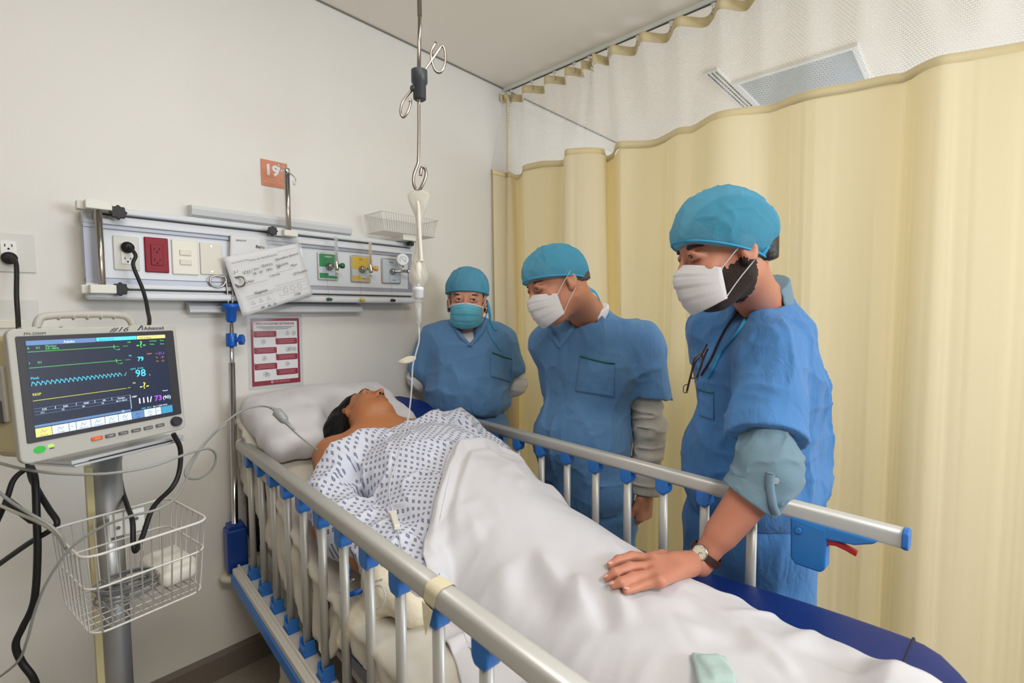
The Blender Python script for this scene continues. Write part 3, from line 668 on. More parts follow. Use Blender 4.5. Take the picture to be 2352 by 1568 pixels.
t, Mf, wf, hf = sheet('identification_form', 'upper white form partly hidden behind another form on the panel', ((529, 538), (612, 545), (632, 640), (527, 640)), 2.058, .0005)
def ftx(bm, s, x, y, size, al='LEFT', rot=0, shear=0, bold=0): join_me(bm, text_mesh(s, size, Mf @ Matrix.Translation((x, y, 0)) @ Matrix.Rotation(rot, 4, 'Z'), .0001, al, shear=shear, bold=bold))
bm = BM(); ftx(bm, 'Ficha', .02, hf*.22, .016, bold=.0004); ftx(bm, 'BIENESTAR', -.05, hf*.36, .0075); ftx(bm, 'nombre', -.055, hf*.03, .006); obj('printed_lettering', bm, m_ink, t)
bm = BM(); c = [py(*p, 2.054) for p in ((597, 547), (690, 545), (696, 600), (600, 600))]; o_ = sum(c)/4
P = np.zeros((10, 8, 3))
for i in range(10):
    for j in range(8):
        a, b = i/9, j/7; q = (c[0]*(1-a)+c[1]*a)*(1-b)+(c[3]*(1-a)+c[2]*a)*b-o_; q[1] += .002*math.sin(i*2.3+j)*math.cos(j*1.9); P[i, j] = q
bm.free(); sl = obj('plastic_sleeve', grid_mesh('sleeve', P), mat('clear_film', (238, 240, 242), .1, alpha=.3)); sl.location = o_; tag(sl, 'crinkled clear plastic sleeve behind the paper forms', 'plastic sleeve')
t, Mf, wf, hf = sheet('identification_form', 'tilted white form with black handwriting hanging on the panel', ((513, 591), (684, 558), (717, 675), (556, 727)), 2.04, .004)
bm = BM()
ftx(bm, 'Ficha de identificación', -.062, hf*.345, .0125); ftx(bm, 'BIENESTAR', -.10, hf*.37, .0075); ftx(bm, 'SALUD', -.125, hf*.37, .0075)
for x0, x1, y in ((-.13, -.1, .13), (-.11, -.02, -.02), (.03, .14, .28), (.05, .13, .40), (-.12, .0, -.20), (.0, .13, -.155), (.02, .09, .06), (-.12, .02, -.235)):
    tube(bm, [Mf @ Vector((x0, y*hf, .0)), Mf @ Vector((x1, y*hf, .0))], .00035, 4)
for x0, x1, y0, y1 in ((-.115, -.02, -.255, -.40), (.005, .125, -.2, -.34)):
    tube(bm, [Mf @ Vector(p) for p in ((x0, y0*hf, 0), (x1, y0*hf, 0), (x1, y1*hf, 0), (x0, y1*hf, 0))], .0003, 4, closed=True)
for k in range(3):
    tube(bm, [Mf @ Vector((-.1+.03*k+.008*math.cos(a), -.33*hf+.010*math.sin(a), 0)) for a in (1.57, 3.6, 5.8)], .0006, 4, closed=True)
    tube(bm, [Mf @ Vector((.035+.03*k+.010*math.cos(a), -.265*hf+.010*math.sin(a), 0)) for a in np.linspace(0, 6.28, 7)[:-1]], .0005, 4, closed=True)
obj('printed_lettering', bm, mat('grey_ink', (120, 122, 130), .7), t)
bm = BM()
def scrib(x, y, L, a=.004, n=5, seed=1):
    r = np.random.RandomState(seed); pts = []; 
    for i in range(n*4+1):
        f = i/(n*4); pts.append(Mf @ Vector((x+L*f+.0015*math.sin(i*1.7), y*hf+a*math.sin(i*1.57+r.rand())*(.6+.8*r.rand()), 0)))
    tube(bm, smoothpath(pts, 3), .00055, 4)
for x, y, L, a, n, sd in ((-.1, .19, .035, .006, 4, 1), (-.058, .205, .025, .004, 3, 2), (-.025, .225, .045, .006, 6, 3), (.03, .175, .05, .005, 8, 4), (-.1, .03, .03, .005, 4, 10)): scrib(x, y, L, a, n, sd)
ftx(bm, 'Quirófano General', .035, hf*.255, .0125, rot=.06, shear=.3)
ftx(bm, '06   05   1993     33', -.065, hf*.115, .0135, shear=.3, rot=.02); ftx(bm, '1.54 mts', -.01, hf*.01, .0125, shear=.3, rot=.03); ftx(bm, 'Mujer', .085, hf*.10, .0125, shear=.3)
ftx(bm, 'O Positivo', .085, -.06*hf, .0145, shear=.3, rot=.05); ftx(bm, 'Negativa', -.085, -.2*hf, .0145, shear=.3); ftx(bm, '09.   06.  26', -.08, -.465*hf, .0125, shear=.3); ftx(bm, '17:00', .06, -.41*hf, .0125, shear=.3); ftx(bm, '3-1', -.132, .2*hf, .015, shear=.5, rot=.15)
obj('handwriting', bm, m_ink, t)
# ================================================================== hospital bed (bed coordinates: s across, t towards the head, z height)
m_blue = mat('blue_plastic', (46, 118, 202), .38)
m_rail = mat('rail_aluminium', (196, 195, 190), .42, .38, bump=.015, bscale=400)
m_frm = mat('cream_steel', (214, 210, 200), .35)
m_gst = mat('grey_steel_deck', (140, 142, 146), .45)
m_navy = mat('navy_vinyl', (10, 40, 112), .42, bump=.05, bscale=120)
MB = Matrix.Translation((BO[0], BO[1], FL)) @ Matrix.Rotation(-AL, 4, 'Z')
bed = empty('hospital_bed', label='adjustable hospital bed with aluminium side rails and blue plastic fittings', cat='bed', M=MB)
TZ = Matrix.Translation((0, 0, -FL))
def bp(name, bm, m, par=None):
    o = obj(name, bm, m, par or bed); o.data.transform(TZ); return o
def foot_up(t): x = min(1, max(0, (-t-.15)/.8)); return .052*x*x*(3-2*x)
def deck(t): return .545 + max(0, t-.22)*.400 + foot_up(t)     # height of the mattress underside
def mtop(t): return deck(t)+.125
RAILS = {-1: [.862-.1362*k for k in range(13)], 1: [.89, .755, .625]+[.487-.1315*k for k in range(9)]}
for sd in (-1, 1):
    s0 = .435*sd; t0, t1 = .965, -.885
    bm = BM(); Mr = Matrix(((1, 0, 0, s0), (0, 0, 1, t1), (0, 1, 0, .919), (0, 0, 0, 1)))
    prism(bm, [(x*1.0, y) for x, y in rrect(.036, .043, .012, 5)], t0-t1, Mr)
    for f in bm.faces: f.smooth = len(f.verts) == 4
    rail = bp('side_rail', bm, m_rail)
    for tt, e in ((t0, 1), (t1, -1)):
        bm = BM(); prism(bm, rrect(.039, .046, .013, 5), .012, Matrix(((1, 0, 0, s0), (0, 0, 1, tt if e > 0 else tt-.012), (0, 1, 0, .919), (0, 0, 0, 1))), .003)
        bp('end_cap', bm, m_blue if e < 0 else m_rail, rail)
    bm = BM(); so = s0+sd*.012
    box(bm, (so, (t0+t1)/2, .432), (.034, (t0-t1)/2+.02, .012), .004); box(bm, (so+sd*.012, (t0+t1)/2, .447), (.004, (t0-t1)/2+.02, .006), .002); bp('lower_beam', bm, m_frm, rail)
    bm = BM(); box(bm, (so+sd*.030, (t0+t1)/2, .398), (.008, (t0-t1)/2+.03, .022), .004); bp('blue_skirt', bm, m_blue, rail)
    for t in RAILS[sd]:
        bm = BM(); lean = sd*.0
        prism(bm, [(.0105*math.cos(a), .014*math.sin(a)) for a in np.linspace(0, 2*math.pi, 16, endpoint=False)], .43, Matrix.Translation((s0, t, .455)))
        for f in bm.faces: f.smooth = len(f.verts) == 4
        bp('baluster', bm, m_rail, rail)
        bm = BM(); prism(bm, [(-.021, .022), (.021, .022), (.021, -.012), (.013, -.024), (-.013, -.024), (-.021, -.012)], .033, Matrix(((0, 0, 1, s0-.0165), (1, 0, 0, t), (0, 1, 0, .884), (0, 0, 0, 1))), .004)
        bp('upper_bracket', bm, m_blue, rail)
        bm = BM()
        box(bm, (s0, t, .448), (.018, .024, .006), .002)
        for q in (-1, 1): box(bm, (s0, t+q*.0195, .466), (.015, .0035, .020), .002)
        box(bm, (s0+sd*.014, t, .458), (.003, .018, .012), .001); bp('lower_bracket', bm, m_blue, rail)
# latch at the foot end of the far rail
far = [o for o in bed.children if o.name.startswith('side_rail')][1]
bm = BM()
prism(bm, [(-.665, .903), (-.745, .898), (-.745, .800), (-.735, .787), (-.680, .787), (-.668, .800)], .038, Matrix(((0, 0, 1, .412), (1, 0, 0, 0), (0, 1, 0, 0), (0, 0, 0, 1))), .005)
prism(bm, [(-.665, .903), (-.845, .903), (-.835, .893), (-.800, .878), (-.745, .872), (-.665, .872)], .034, Matrix(((0, 0, 1, .414), (1, 0, 0, 0), (0, 1, 0, 0), (0, 0, 0, 1))), .004)
lathe(bm, [(.009, 0), (.009, .004), (.006, .006)], (-1, 0, 0), (.413, -.685, .876), 16)
bp('latch_housing', bm, mat('blue_latch', (38, 124, 202), .38), far)
bm = BM(); prism(bm, [(-.742, .874), (-.77, .873), (-.805, .862), (-.803, .850), (-.782, .857), (-.762, .861), (-.748, .858), (-.744, .850)], .014, Matrix(((0, 0, 1, .420), (1, 0, 0, 0), (0, 1, 0, 0), (0, 0, 0, 1))), .002)
bp('latch_lever', bm, mat('red_lever', (176, 14, 30), .35), far)
# deck, frame, head board, columns, wheels
def ribbon(bm, ts, zf, s, w, h):
    for a, b in zip(ts, ts[1:]):
        za, zb = zf(a), zf(b); L = math.hypot(b-a, zb-za); ang = math.atan2(zb-za, b-a)
        box(bm, (0, 0, 0), (w, L/2+.002, h), .002, Matrix.Translation((s, (a+b)/2, (za+zb)/2)) @ Matrix.Rotation(ang, 4, 'X'))
bm = BM(); ribbon(bm, [-1.0, -.55, -.15, .22], lambda t: deck(t)-.015, 0, .40, .010); ribbon(bm, [.22, 1.03], lambda t: deck(t)-.015, 0, .40, .010); bp('deck', bm, m_gst)
for sd in (-1, 1):
    bm = BM(); ribbon(bm, [-1.0, -.55, -.15, .22], lambda t: deck(t)-.03, sd*.385, .012, .02); ribbon(bm, [.22, 1.03], lambda t: deck(t)-.03, sd*.385, .012, .022); bp('deck_edge', bm, m_gst)
    bm = BM(); box(bm, (sd*.36, 0, .47), (.02, 1.0, .03), .005); bp('frame_beam', bm, m_frm)
    bm = BM(); ribbon(bm, [.05, .75], lambda t: .50+(t-.05)*.30, sd*.33, .010, .012); bp('lift_strut', bm, m_frm)
for t in (-.9, .9):
    bm = BM(); box(bm, (0, t, .46), (.36, .025, .025), .005); bp('cross_beam', bm, m_frm)
for (s, t) in ((-.33, .80), (.33, .80), (-.33, -.80), (.33, -.80)):
    bm = BM(); lathe(bm, [(.046, -.005), (.05, .0), (.050, .03), (.044, .045), (.046, .44)], (0, 0, 1), (s, t, 0), 20); lg = bp('leg_column', bm, m_frm)
    bm = BM(); lathe(bm, [(.022, -.014), (.025, -.008), (.025, .008), (.022, .014)], (1, 0, 0), (s, t, FL+.0255), 24); bp('caster_wheel', bm, m_black, lg)
bm = BM(); pl = [(-.36, .40), (.36, .40), (.40, .52), (.40, .78), (.33, .90), (.15, .95), (-.15, .95), (-.33, .90), (-.40, .78), (-.40, .52)]
hbq = prism(bm, pl, .028, Matrix(((1, 0, 0, 0), (0, 0, 1, 1.075), (0, 1, 0, 0), (0, 0, 0, 1))), .008); bp('headboard', bm, mat('dark_headboard', (26, 28, 34), .4))
for s in (-.455, .455):
    bm = BM(); box(bm, (s, 1.035, .50), (.036, .036, .085), .008); box(bm, (s, 1.035, .592), (.028, .028, .008), .003); bp('corner_socket', bm, mat('deep_blue_plastic', (14, 60, 140), .35))
    bm = BM(); lathe(bm, [(.020, -.012), (.045, -.012), (.048, 0), (.045, .012), (.020, .012)], (0, 0, 1), (s*1.02, 1.05, .385), 24); bp('bumper_wheel', bm, mat('cream_rubber', (204, 198, 180), .5))
bm = BM(); box(bm, (0, 1.03, .43), (.44, .02, .02), .004); bp('head_beam', bm, m_frm)
bm = BM(); box(bm, (0, 1.06, .40), (.06, .02, .03)); bm.free()
# ------------------------------------------------------------------ mattress
def uaxis(n): return np.linspace(0, 1, n)
ts = np.concatenate([np.linspace(-1.02, .12, 40), np.linspace(.14, .32, 10), np.linspace(.35, 1.07, 26)])
def smdeck(t): # rounded hinge
    x = np.clip((-np.asarray(t)-.15)/.8, 0, 1); return .545+.400*(np.sqrt((t-.22)**2+.05**2)+(t-.22))/2+.052*x*x*(3-2*x)
def cross(n=44):   # rounded rectangle loop, s in +-.42, height 0...125
    pl = rrect(.84, .125, .035, 5); L = []
    for i in range(len(pl)):
        a, b = np.array(pl[i]), np.array(pl[(i+1) % len(pl)]); k = 16 if np.linalg.norm(a-b) > .3 else (3 if np.linalg.norm(a-b) > .04 else 1)
        for j in range(k): L.append(a+(b-a)*j/k)
    return np.array(L)
cr = cross(); P = np.zeros((len(ts), len(cr), 3))
for i, t in enumerate(ts):
    e = 1-max(0, (abs(t-.025)-.93)/.115)**2.2*.24; e2 = 1 if abs(t-.025) < 1.0 else .93
    P[i, :, 0] = cr[:, 0]*e; P[i, :, 1] = t; P[i, :, 2] = smdeck(t)+.0625+cr[:, 1]*e2
    side = np.abs(cr[:, 0]) > .41; P[i, side, 0] += .006*np.sin(t*38)*np.sign(cr[side, 0])*np.exp(-((t*7) % 2-1)**2*2)
P2 = P.transpose(1, 0, 2)
me = grid_mesh('mattress', P2, closed_u=True); bm = BM(); bm.from_mesh(me)
bmesh.ops.holes_fill(bm, edges=[e for e in bm.edges if e.is_boundary], sides=0); bmesh.ops.recalc_face_normals(bm, faces=bm.faces)
mt = empty('mattress', label='navy blue vinyl hospital mattress raised at the head end of the bed', cat='mattress', M=MB @ Matrix.Translation((0, 0, .60-FL)))
TM = Matrix.Translation((0, 0, -.60))
bm.transform(TM); obj('mattress_body', bm, m_navy, mt, True)
bm = BM()
for tt in (-.915,): tube(bm, [(-.418, tt, smdeck(tt)+.1), (-.40, tt, smdeck(tt)+.123), (.40, tt, smdeck(tt)+.124), (.418, tt, smdeck(tt)+.1), (.419, tt, smdeck(tt)+.02)], .003, 6)
bm.transform(TM); obj('seam', bm, mat('navy_piping', (10, 24, 70), .5), mt)
# ------------------------------------------------------------------ white bottom sheet
m_sheet = mat('white_cotton', (206, 204, 207), .8, bump=.10, bscale=35, var=.015, vscale=8, sheen=.1, sub=.0)
m_sheet2 = mat('white_bottom_cotton', (212, 206, 194), .82, bump=.12, bscale=28, sheen=.1)
us = np.concatenate([np.linspace(-.66, -.44, 18), np.linspace(-.43, -.38, 8), np.linspace(-.36, .22, 36)]); tt_ = np.linspace(-.55, 1.055, 130)
P = np.zeros((len(us), len(tt_), 3))
NQ = np.stack(np.meshgrid(us, tt_, indexing='ij'), -1).reshape(-1, 2)
nz = (vnoise(np.c_[NQ[:, 0]*9+40, NQ[:, 1]*16, NQ[:, 0]*0+1])*.6+vnoise(np.c_[NQ[:, 0]*20, NQ[:, 1]*40, NQ[:, 0]*0+5])*.3).reshape(len(us), -1)
for i, u in enumerate(us):
    for j, t in enumerate(tt_):
        top = smdeck(t)+.125+.006
        hem = -.65+.03*math.sin(t*5+1)+.135*(1-float(np.clip((t-.06)/.14, 0, 1)))+.012*math.sin(t*31)
        uu = max(u, hem) if u < -.5 else u
        d = -.41-uu
        if d < 0: s, z = uu, top
        elif d < .04: a = d/.04*1.57; s, z = -.41-.026*math.sin(a), top-.026*(1-math.cos(a))
        else: s, z = -.436-.0, top-.026-(d-.04)
        k = max(0, min(1, (d+.02)/.06)) if d > -.02 else 0
        s = max(-.405-.012*0-.03, s) if False else s
        s += (.011*nz[i, j]*2-.006)*k*.6+.004*k*math.sin(t*75+6*nz[i, j]+d*14); z += .005*nz[i, j]*(1-k)+.006*k*nz[i, j]
        s = s if d < 0 else max(s, -.418+.0-.012) if False else min(-.424 if d > .04 else s, s)+(.014 if d > .04 else 0)
        P[i, j] = (s, t, z)
P[:, :, 0] = np.maximum(P[:, :, 0], -.436)
bsx = empty('bottom_sheet', label='white bottom sheet tucked over the mattress and hanging down the near side', cat='sheet', M=MB @ Matrix.Translation((0, 0, .70-FL)))
me = grid_mesh('bottom_sheet', P); me.transform(Matrix.Translation((0, 0, -.70))); solid(obj('sheet', me, m_sheet2, bsx), .003)
# pillow: one soft padded shape
sd_ = Sdf(); Rb = np.array([BX, BY*math.cos(.33)+_z*math.sin(.33), -BY*math.sin(.33)+_z*math.cos(.33)])
sd_.rbox(B(-.12, .87, .995), (.30, .20, .055), .05, Rb, 0)
sd_.ell(B(-.13, .92, 1.03), (.22, .15, .045), Rb, .06); sd_.ell(B(-.33, .98, .995), (.08, .09, .05), Rb, .05)
sd_.ell(B(-.07, .76, 1.05), (.12, .17, .09), Rb, .05, 's')
sd_.post = lambda P, d: d + .006*vnoise(P*18) + .003*vnoise(P*np.array([30, 14, 30]))
me = sd_.mesh('pillow', .009); o = tag(obj('pillow', me, m_sheet, None, True), 'flat white pillow under the head of the patient', 'pillow'); shift(o, B(-.09, .87, .94))
# ------------------------------------------------------------------ drip pole standing in the bed corner socket
iv0 = B(-.455, 1.035, .60); x0_ = py(535, 1218, float(iv0[1])); iv0 = np.array([iv0[0], iv0[1], .60]); tp = py(530, 700, float(iv0[1])-.01)
iv = empty('bed_drip_pole', iv0, 'chrome drip pole with blue plastic collars standing at the near head corner of the bed', 'drip pole')
D = tp-iv0; ax = Vector(D).normalized()
bm = BM(); tube(bm, [(0, 0, -.03), tuple(ax*(D[2]*.74))], .0115, 16); obj('outer_tube', bm, m_chr, iv)
bm = BM(); tube(bm, [tuple(ax*(D[2]*.72)), tuple(ax*D[2])], .0085, 14); obj('inner_tube', bm, m_chr, iv)
m_bl2 = mat('bright_blue_plastic', (14, 88, 184), .3)
def zof(v): return float(py(532, v, float(iv0[1]))[2])-.60
bm = BM(); za, zb = zof(795), zof(765); lathe(bm, [(.018, za), (.019, za+.004), (.019, zb-.004), (.017, zb)], ax, (0, 0, 0), 18); k = ax*((za+zb)/2)
lathe(bm, [(.006, .015), (.006, .028)], (.8, -.6, 0), k, 8); obj('clamp_collar', bm, m_bl2, iv)
bm = BM(); star_knob(bm, k+Vector((.8, -.6, 0))*.028, (.8, -.6, .0), .021, .016, 7); obj('clamp_knob', bm, m_bl2, iv)
bm = BM(); z0_, z1_ = zof(740), zof(697); lathe(bm, [(.013, z0_), (.018, z0_+.01), (.02, z1_-.026), (.03, z1_-.018), (.0315, z1_-.004), (.028, z1_), (.02, z1_-.004)], ax, (0, 0, 0), 24); obj('hook_collar', bm, m_bl2, iv)
ct = ax*z1_; hz_ = zof(635)
for k, (dx, dyy, r) in enumerate(((-1, .0, .030), (1, .0, .030), (-.5, .85, .026), (.55, -.8, .026))):
    d = Vector((dx, dyy, 0)).normalized(); b0 = ct+d*.008; h = hz_-z1_
    pts = [b0, b0+Vector((0, 0, h*.7))+d*.004, b0+Vector((0, 0, h*.97))+d*.008]
    cc = b0+Vector((0, 0, h*.80))+d*.034
    for a in np.linspace(2.2, -3.4, 14): pts.append(cc+d*(math.cos(a)*r*.85)+Vector((0, 0, math.sin(a)*r*.72)))
    bm = BM(); tube(bm, smoothpath(pts, 3), .0036, 8); obj('hook', bm, m_steel, iv)
# ================================================================== people
from mathutils.bvhtree import BVHTree
m_skinA = mat('skin_light', (196, 130, 104), .5, sub=.12, bump=.05, bscale=220, var=.05, vscale=14)
m_skinB = mat('skin_tan', (190, 128, 98), .5, sub=.10, bump=.05, bscale=220, var=.06, vscale=14)
m_skinC = mat('skin_brown', (176, 112, 68), .48, sub=.08, bump=.05, bscale=220, var=.06, vscale=12)
m_scrub = mat('blue_scrub_cotton', (90, 136, 184), .85, bump=.12, bscale=110, var=.05, vscale=7, sheen=.15, detail=6, wrinkle=.35)
m_scrub_daylit = mat('daylit_blue_scrub_cotton', (72, 128, 188), .85, bump=.12, bscale=110, var=.05, vscale=7, sheen=.15, detail=6, wrinkle=.35)  # same scrubs, with the daylight's brighter blue put into the colour
m_green = mat('green_piping', (18, 104, 74), .7)
m_cap = mat('blue_nonwoven_cap', (84, 174, 210), .75, bump=.12, bscale=150, alpha=.74, thin=.25, var=.06, vscale=30)
m_capband = mat('bright_blue_cap_edge', (64, 176, 224), .7, thin=.2)
m_hair = mat('dark_hair', (26, 20, 18), .5, bump=.3, bscale=120)
m_brow = mat('brow_hair', (48, 34, 28), .7)
m_beard = mat('beard_hair', (44, 30, 26), .8, bump=.4, bscale=260)
m_mask = mat('white_mask', (226, 224, 226), .75, bump=.06, bscale=300, thin=.15)
m_maskb = mat('blue_mask', (100, 188, 216), .7, bump=.06, bscale=300, thin=.12)
m_eyew = mat('eye_white', (214, 206, 200), .2, coat=.5); m_iris = mat('dark_iris', (34, 20, 14), .1, coat=.6)
m_lip = mat('lip_skin', (158, 94, 62), .45)
def head(S, F, k=1.0, fem=False, mouth=True):
    R = F.R; p = lambda x, y, z: F.p(x*k, y*k, z*k)
    e = lambda c, r, kk=.02, op='u': S.ell(p(*c), np.array(r)*k, R, kk*k, op)
    c = lambda a, b, ra, rb, kk=.012, op='u': S.cap(p(*a), p(*b), ra*k, rb*k, kk*k, op)
    e((0, -.012, .038), (.077, .096, .086)); e((0, .028, -.03), (.062, .070, .082), .03)
    e((0, .052, -.092), (.036, .032, .026), .03)
    for s in (-1, 1):
        c((s*.058, -.005, -.055), (s*.03, .055, -.095), .018, .018, .03)
        e((s*.040, .062, -.026), (.024, .024, .022), .02)
    c((-.030, .084, .030), (.030, .084, .030), .012, .012, .018)
    for s in (-1, 1): e((s*.032, .103, .008), (.018, .016, .0095), .010, 's')
    c((0, .093, .018), (0, .112, -.020), .0065, .0095, .010); e((0, .113, -.026), (.011, .011, .009), .006)
    for s in (-1, 1): e((s*.012, .101, -.030), (.0075, .010, .007), .005)
    for s in (-1, 1):      # lids
        arc_ = [p(s*.032+.0155*math.cos(a), .0935-.004*math.cos(a)**2+.002*math.sin(a), .008+.0084*math.sin(a)) for a in np.linspace(.1, 3.04, 6)]; S.chain(arc_, [.0032*k]*6, .007*k)
        arc_ = [p(s*.032+.0155*math.cos(a), .0925-.004*math.cos(a)**2, .008+.0076*math.sin(a)) for a in np.linspace(3.3, 6.1, 5)]; S.chain(arc_, [.0026*k]*5, .006*k)
    for s in (-1, 1): e((s*.0480, .079, .006), (.005, .008, .006), .010)
    if mouth:
        c((-.019, .094, -.060), (0, .101, -.0565), .0045, .0055, .006); c((.019, .094, -.060), (0, .101, -.0565), .0045, .0055, .006)
        c((-.015, .094, -.068), (.015, .094, -.068), .006, .006, .008)
    for s in (-1, 1):
        e((s*.080, -.010, -.004), (.010, .019, .032), .008); e((s*.091, -.007, .002), (.008, .011, .019), .006, 's')
        e((s*.079, -.002, -.028), (.007, .010, .010), .006)
def eye_parts(F, par, k=1.0, gaze=(0, 1, 0), sides=(-1, 1), bw=1.0):
    for s in sides:
        o_ = F.p(s*.0315*k, .0830*k, .008*k); bm = BM(); lathe(bm, [(.0118*k*math.sin(a), -.0118*k*math.cos(a)) for a in np.linspace(.05, 3.09, 14)], (0, 0, 1), tuple(o_), 18)
        eb = obj('eye', bm, m_eyew, par); g = gaze[0]*F.R[0]+gaze[1]*F.R[1]+gaze[2]*F.R[2]; g = g/np.linalg.norm(g)
        bm = BM(); lathe(bm, [(.0001, .0121*k), (.003*k, .0119*k), (.0064*k, .0104*k), (.0068*k, .0094*k)][::-1], tuple(g), tuple(o_), 16); ir = obj('iris', bm, m_iris, eb)
        bm = BM(); tube(bm, [F.p((s*.032+.0150*math.cos(a))*k, (.0975-.0045*math.cos(a)**2)*k, (.0065+.0062*math.sin(a))*k) for a in np.linspace(.15, 2.99, 9)], .0013*k, 5); obj('eyelashes', bm, m_hair, eb)
        bm = BM(); tube(bm, [F.p((s*.032+.021*x)*k, (.0955-.012*x*x*2)*k, (.029-.006*x*x+.002*s*x)*k) for x in np.linspace(-1, 1, 8)], [(.0012+.0026*(1-abs(x)))*k*bw for x in np.linspace(-1, 1, 8)], 6); obj('eyebrow', bm, m_brow, par)
def mask_part(F, par, m, k=1.0, drop=0., mats2=None, label=None, ears=(-1, 1), tuck=False):
    nu, nv = 37, 25; P = np.zeros((nu, nv, 3)); EY = .050
    for i, a in enumerate(np.linspace(-1, 1, nu)):
        for j, v in enumerate(np.linspace(0, 1, nv)):
            yc = np.interp(v, [0, .12, .3, .55, .8, 1], [.108, .120, .132, .130, .122, .104]); zc = np.interp(v, [0, .3, .6, 1], [-.004, -.032, -.066, -.120])
            zs = -.030-.068*v; aa = abs(a)
            x = .069*math.sin(a*1.25)/math.sin(1.25); y = EY+(yc-EY)*math.cos(a*math.pi/2)**.85 if aa < 1 else EY
            z = zc+(zs-zc)*aa**1.6
            pl = ((v*4.2) % 1); y += (.0046*(pl-.5) if .12 < v < .9 else 0)*(1-aa**3); z -= .0
            y += .0015*math.sin(a*9+v*5)*(1-aa)
            P[i, j] = F.p(x*k, y*k, (z-drop)*k)
    o = solid(obj('face_mask', grid_mesh('mask', P), m, par), .0012)
    if label: o['label'] = label
    for s in ears:
        for zz_, z2 in ((-.034, .022), (-.094, -.03)):
            bm = BM(); tube(bm, smoothpath([F.p(s*.0685*k, .051*k, (zz_-drop)*k), F.p(s*.080*k, .022*k, ((zz_+z2)/2-drop*.5)*k), F.p(s*.092*k, -.012*k, z2*k*1.0)], 5), .0013*k, 6); obj('ear_loop', bm, m_mask, o)
    return o
def cap_part(F, par, k=1.0, r=(.090, .116, .108), c=(0, .002, .045), tilt=.30, cutz=-.002, seed=0, label=None, pleat=6, bump=None):
    S = Sdf(); S.ell(F.p(*[x*k for x in c]), np.array(r)*k, F.R, 0)
    if bump: S.ell(F.p(*[x*k for x in bump[:3]]), np.array([.05, .035, .04])*k*bump[3], F.R, .03)
    S.cut(F.p(0, 0, cutz*k), -(F.R[2]*math.cos(tilt)-F.R[1]*math.sin(tilt)), 0)
    def post(P, d):
        q = F.loc(P)/k; ang = np.arctan2(q[:, 0], q[:, 1]); up_ = np.clip((q[:, 2]-cutz)/.09, 0, 1)
        n1 = vnoise(q*np.array([26, 26, 26])+seed*7.3); rr = 1-np.abs(np.sin(ang*pleat*.5+n1*.9+seed)); n2_ = 1-np.abs(vnoise(q*np.array([40, 22, 30])+seed))
        return d-(.0055*rr**4*up_*(1-up_*.4)+.0025*n1*up_+.004*n2_**6*up_)*k
    S.post = post
    me = S.mesh('cap', .0042*k); o = obj('surgical_cap', me, m_cap, par, True)
    if label: o['label'] = label
    # elastic edge following the cut
    nrm_ = F.R[2]*math.cos(tilt)-F.R[1]*math.sin(tilt); o0 = F.p(0, 0, cutz*k); pts = []
    for a_ in np.linspace(0, 2*math.pi, 48, endpoint=False):
        dd = F.R[0]*math.sin(a_)+(F.R[1]*math.cos(tilt)+F.R[2]*math.sin(tilt))*math.cos(a_); lo, hi = 0., .2
        for _ in range(16):
            m_ = (lo+hi)/2
            if S.pr[0][0]((o0+dd*m_)[None])[0] < 0: lo = m_
            else: hi = m_
        pts.append(o0+dd*(lo+.0005)+nrm_*.002)
    bm = BM(); tube(bm, pts, .0026*k, 6, closed=True); obj('elastic_edge', bm, m_capband, o)
    return o
def hit(S, u, v, d0=.6, sink=0.):
    d = ray(u, v)/np.linalg.norm(ray(u, v)); t = d0
    for _ in range(90):
        q = float(S.ev((CAM+d*t)[None], CAM+d*t, .05)[0])
        if q < .0008: break
        t += max(q*.8, .0015)
        if t > 4: return None
    return CAM+d*(t+sink)
def fold(S, pxs, r=.012, sink=.004, k=.022, e=.35, op='u'):
    """a raised crease laid along the garment where the photograph shows it"""
    base = list(S.pr); T_ = Sdf(); T_.pr = base; q = smoothpath([(a, b, 0) for a, b in pxs], 3); h = [hit(T_, x[0], x[1], .6, sink) for x in q]; h = [x for x in h if x is not None]
    n = len(h)
    if n < 2: return
    rr = [r*(e+(1-e)*math.sin(math.pi*(i+.5)/n)) for i in range(n)]
    for i in range(n-1):
        if np.linalg.norm(h[i]-h[i+1]) < .12: S.cap(h[i], h[i+1], rr[i], rr[i+1], k, op)
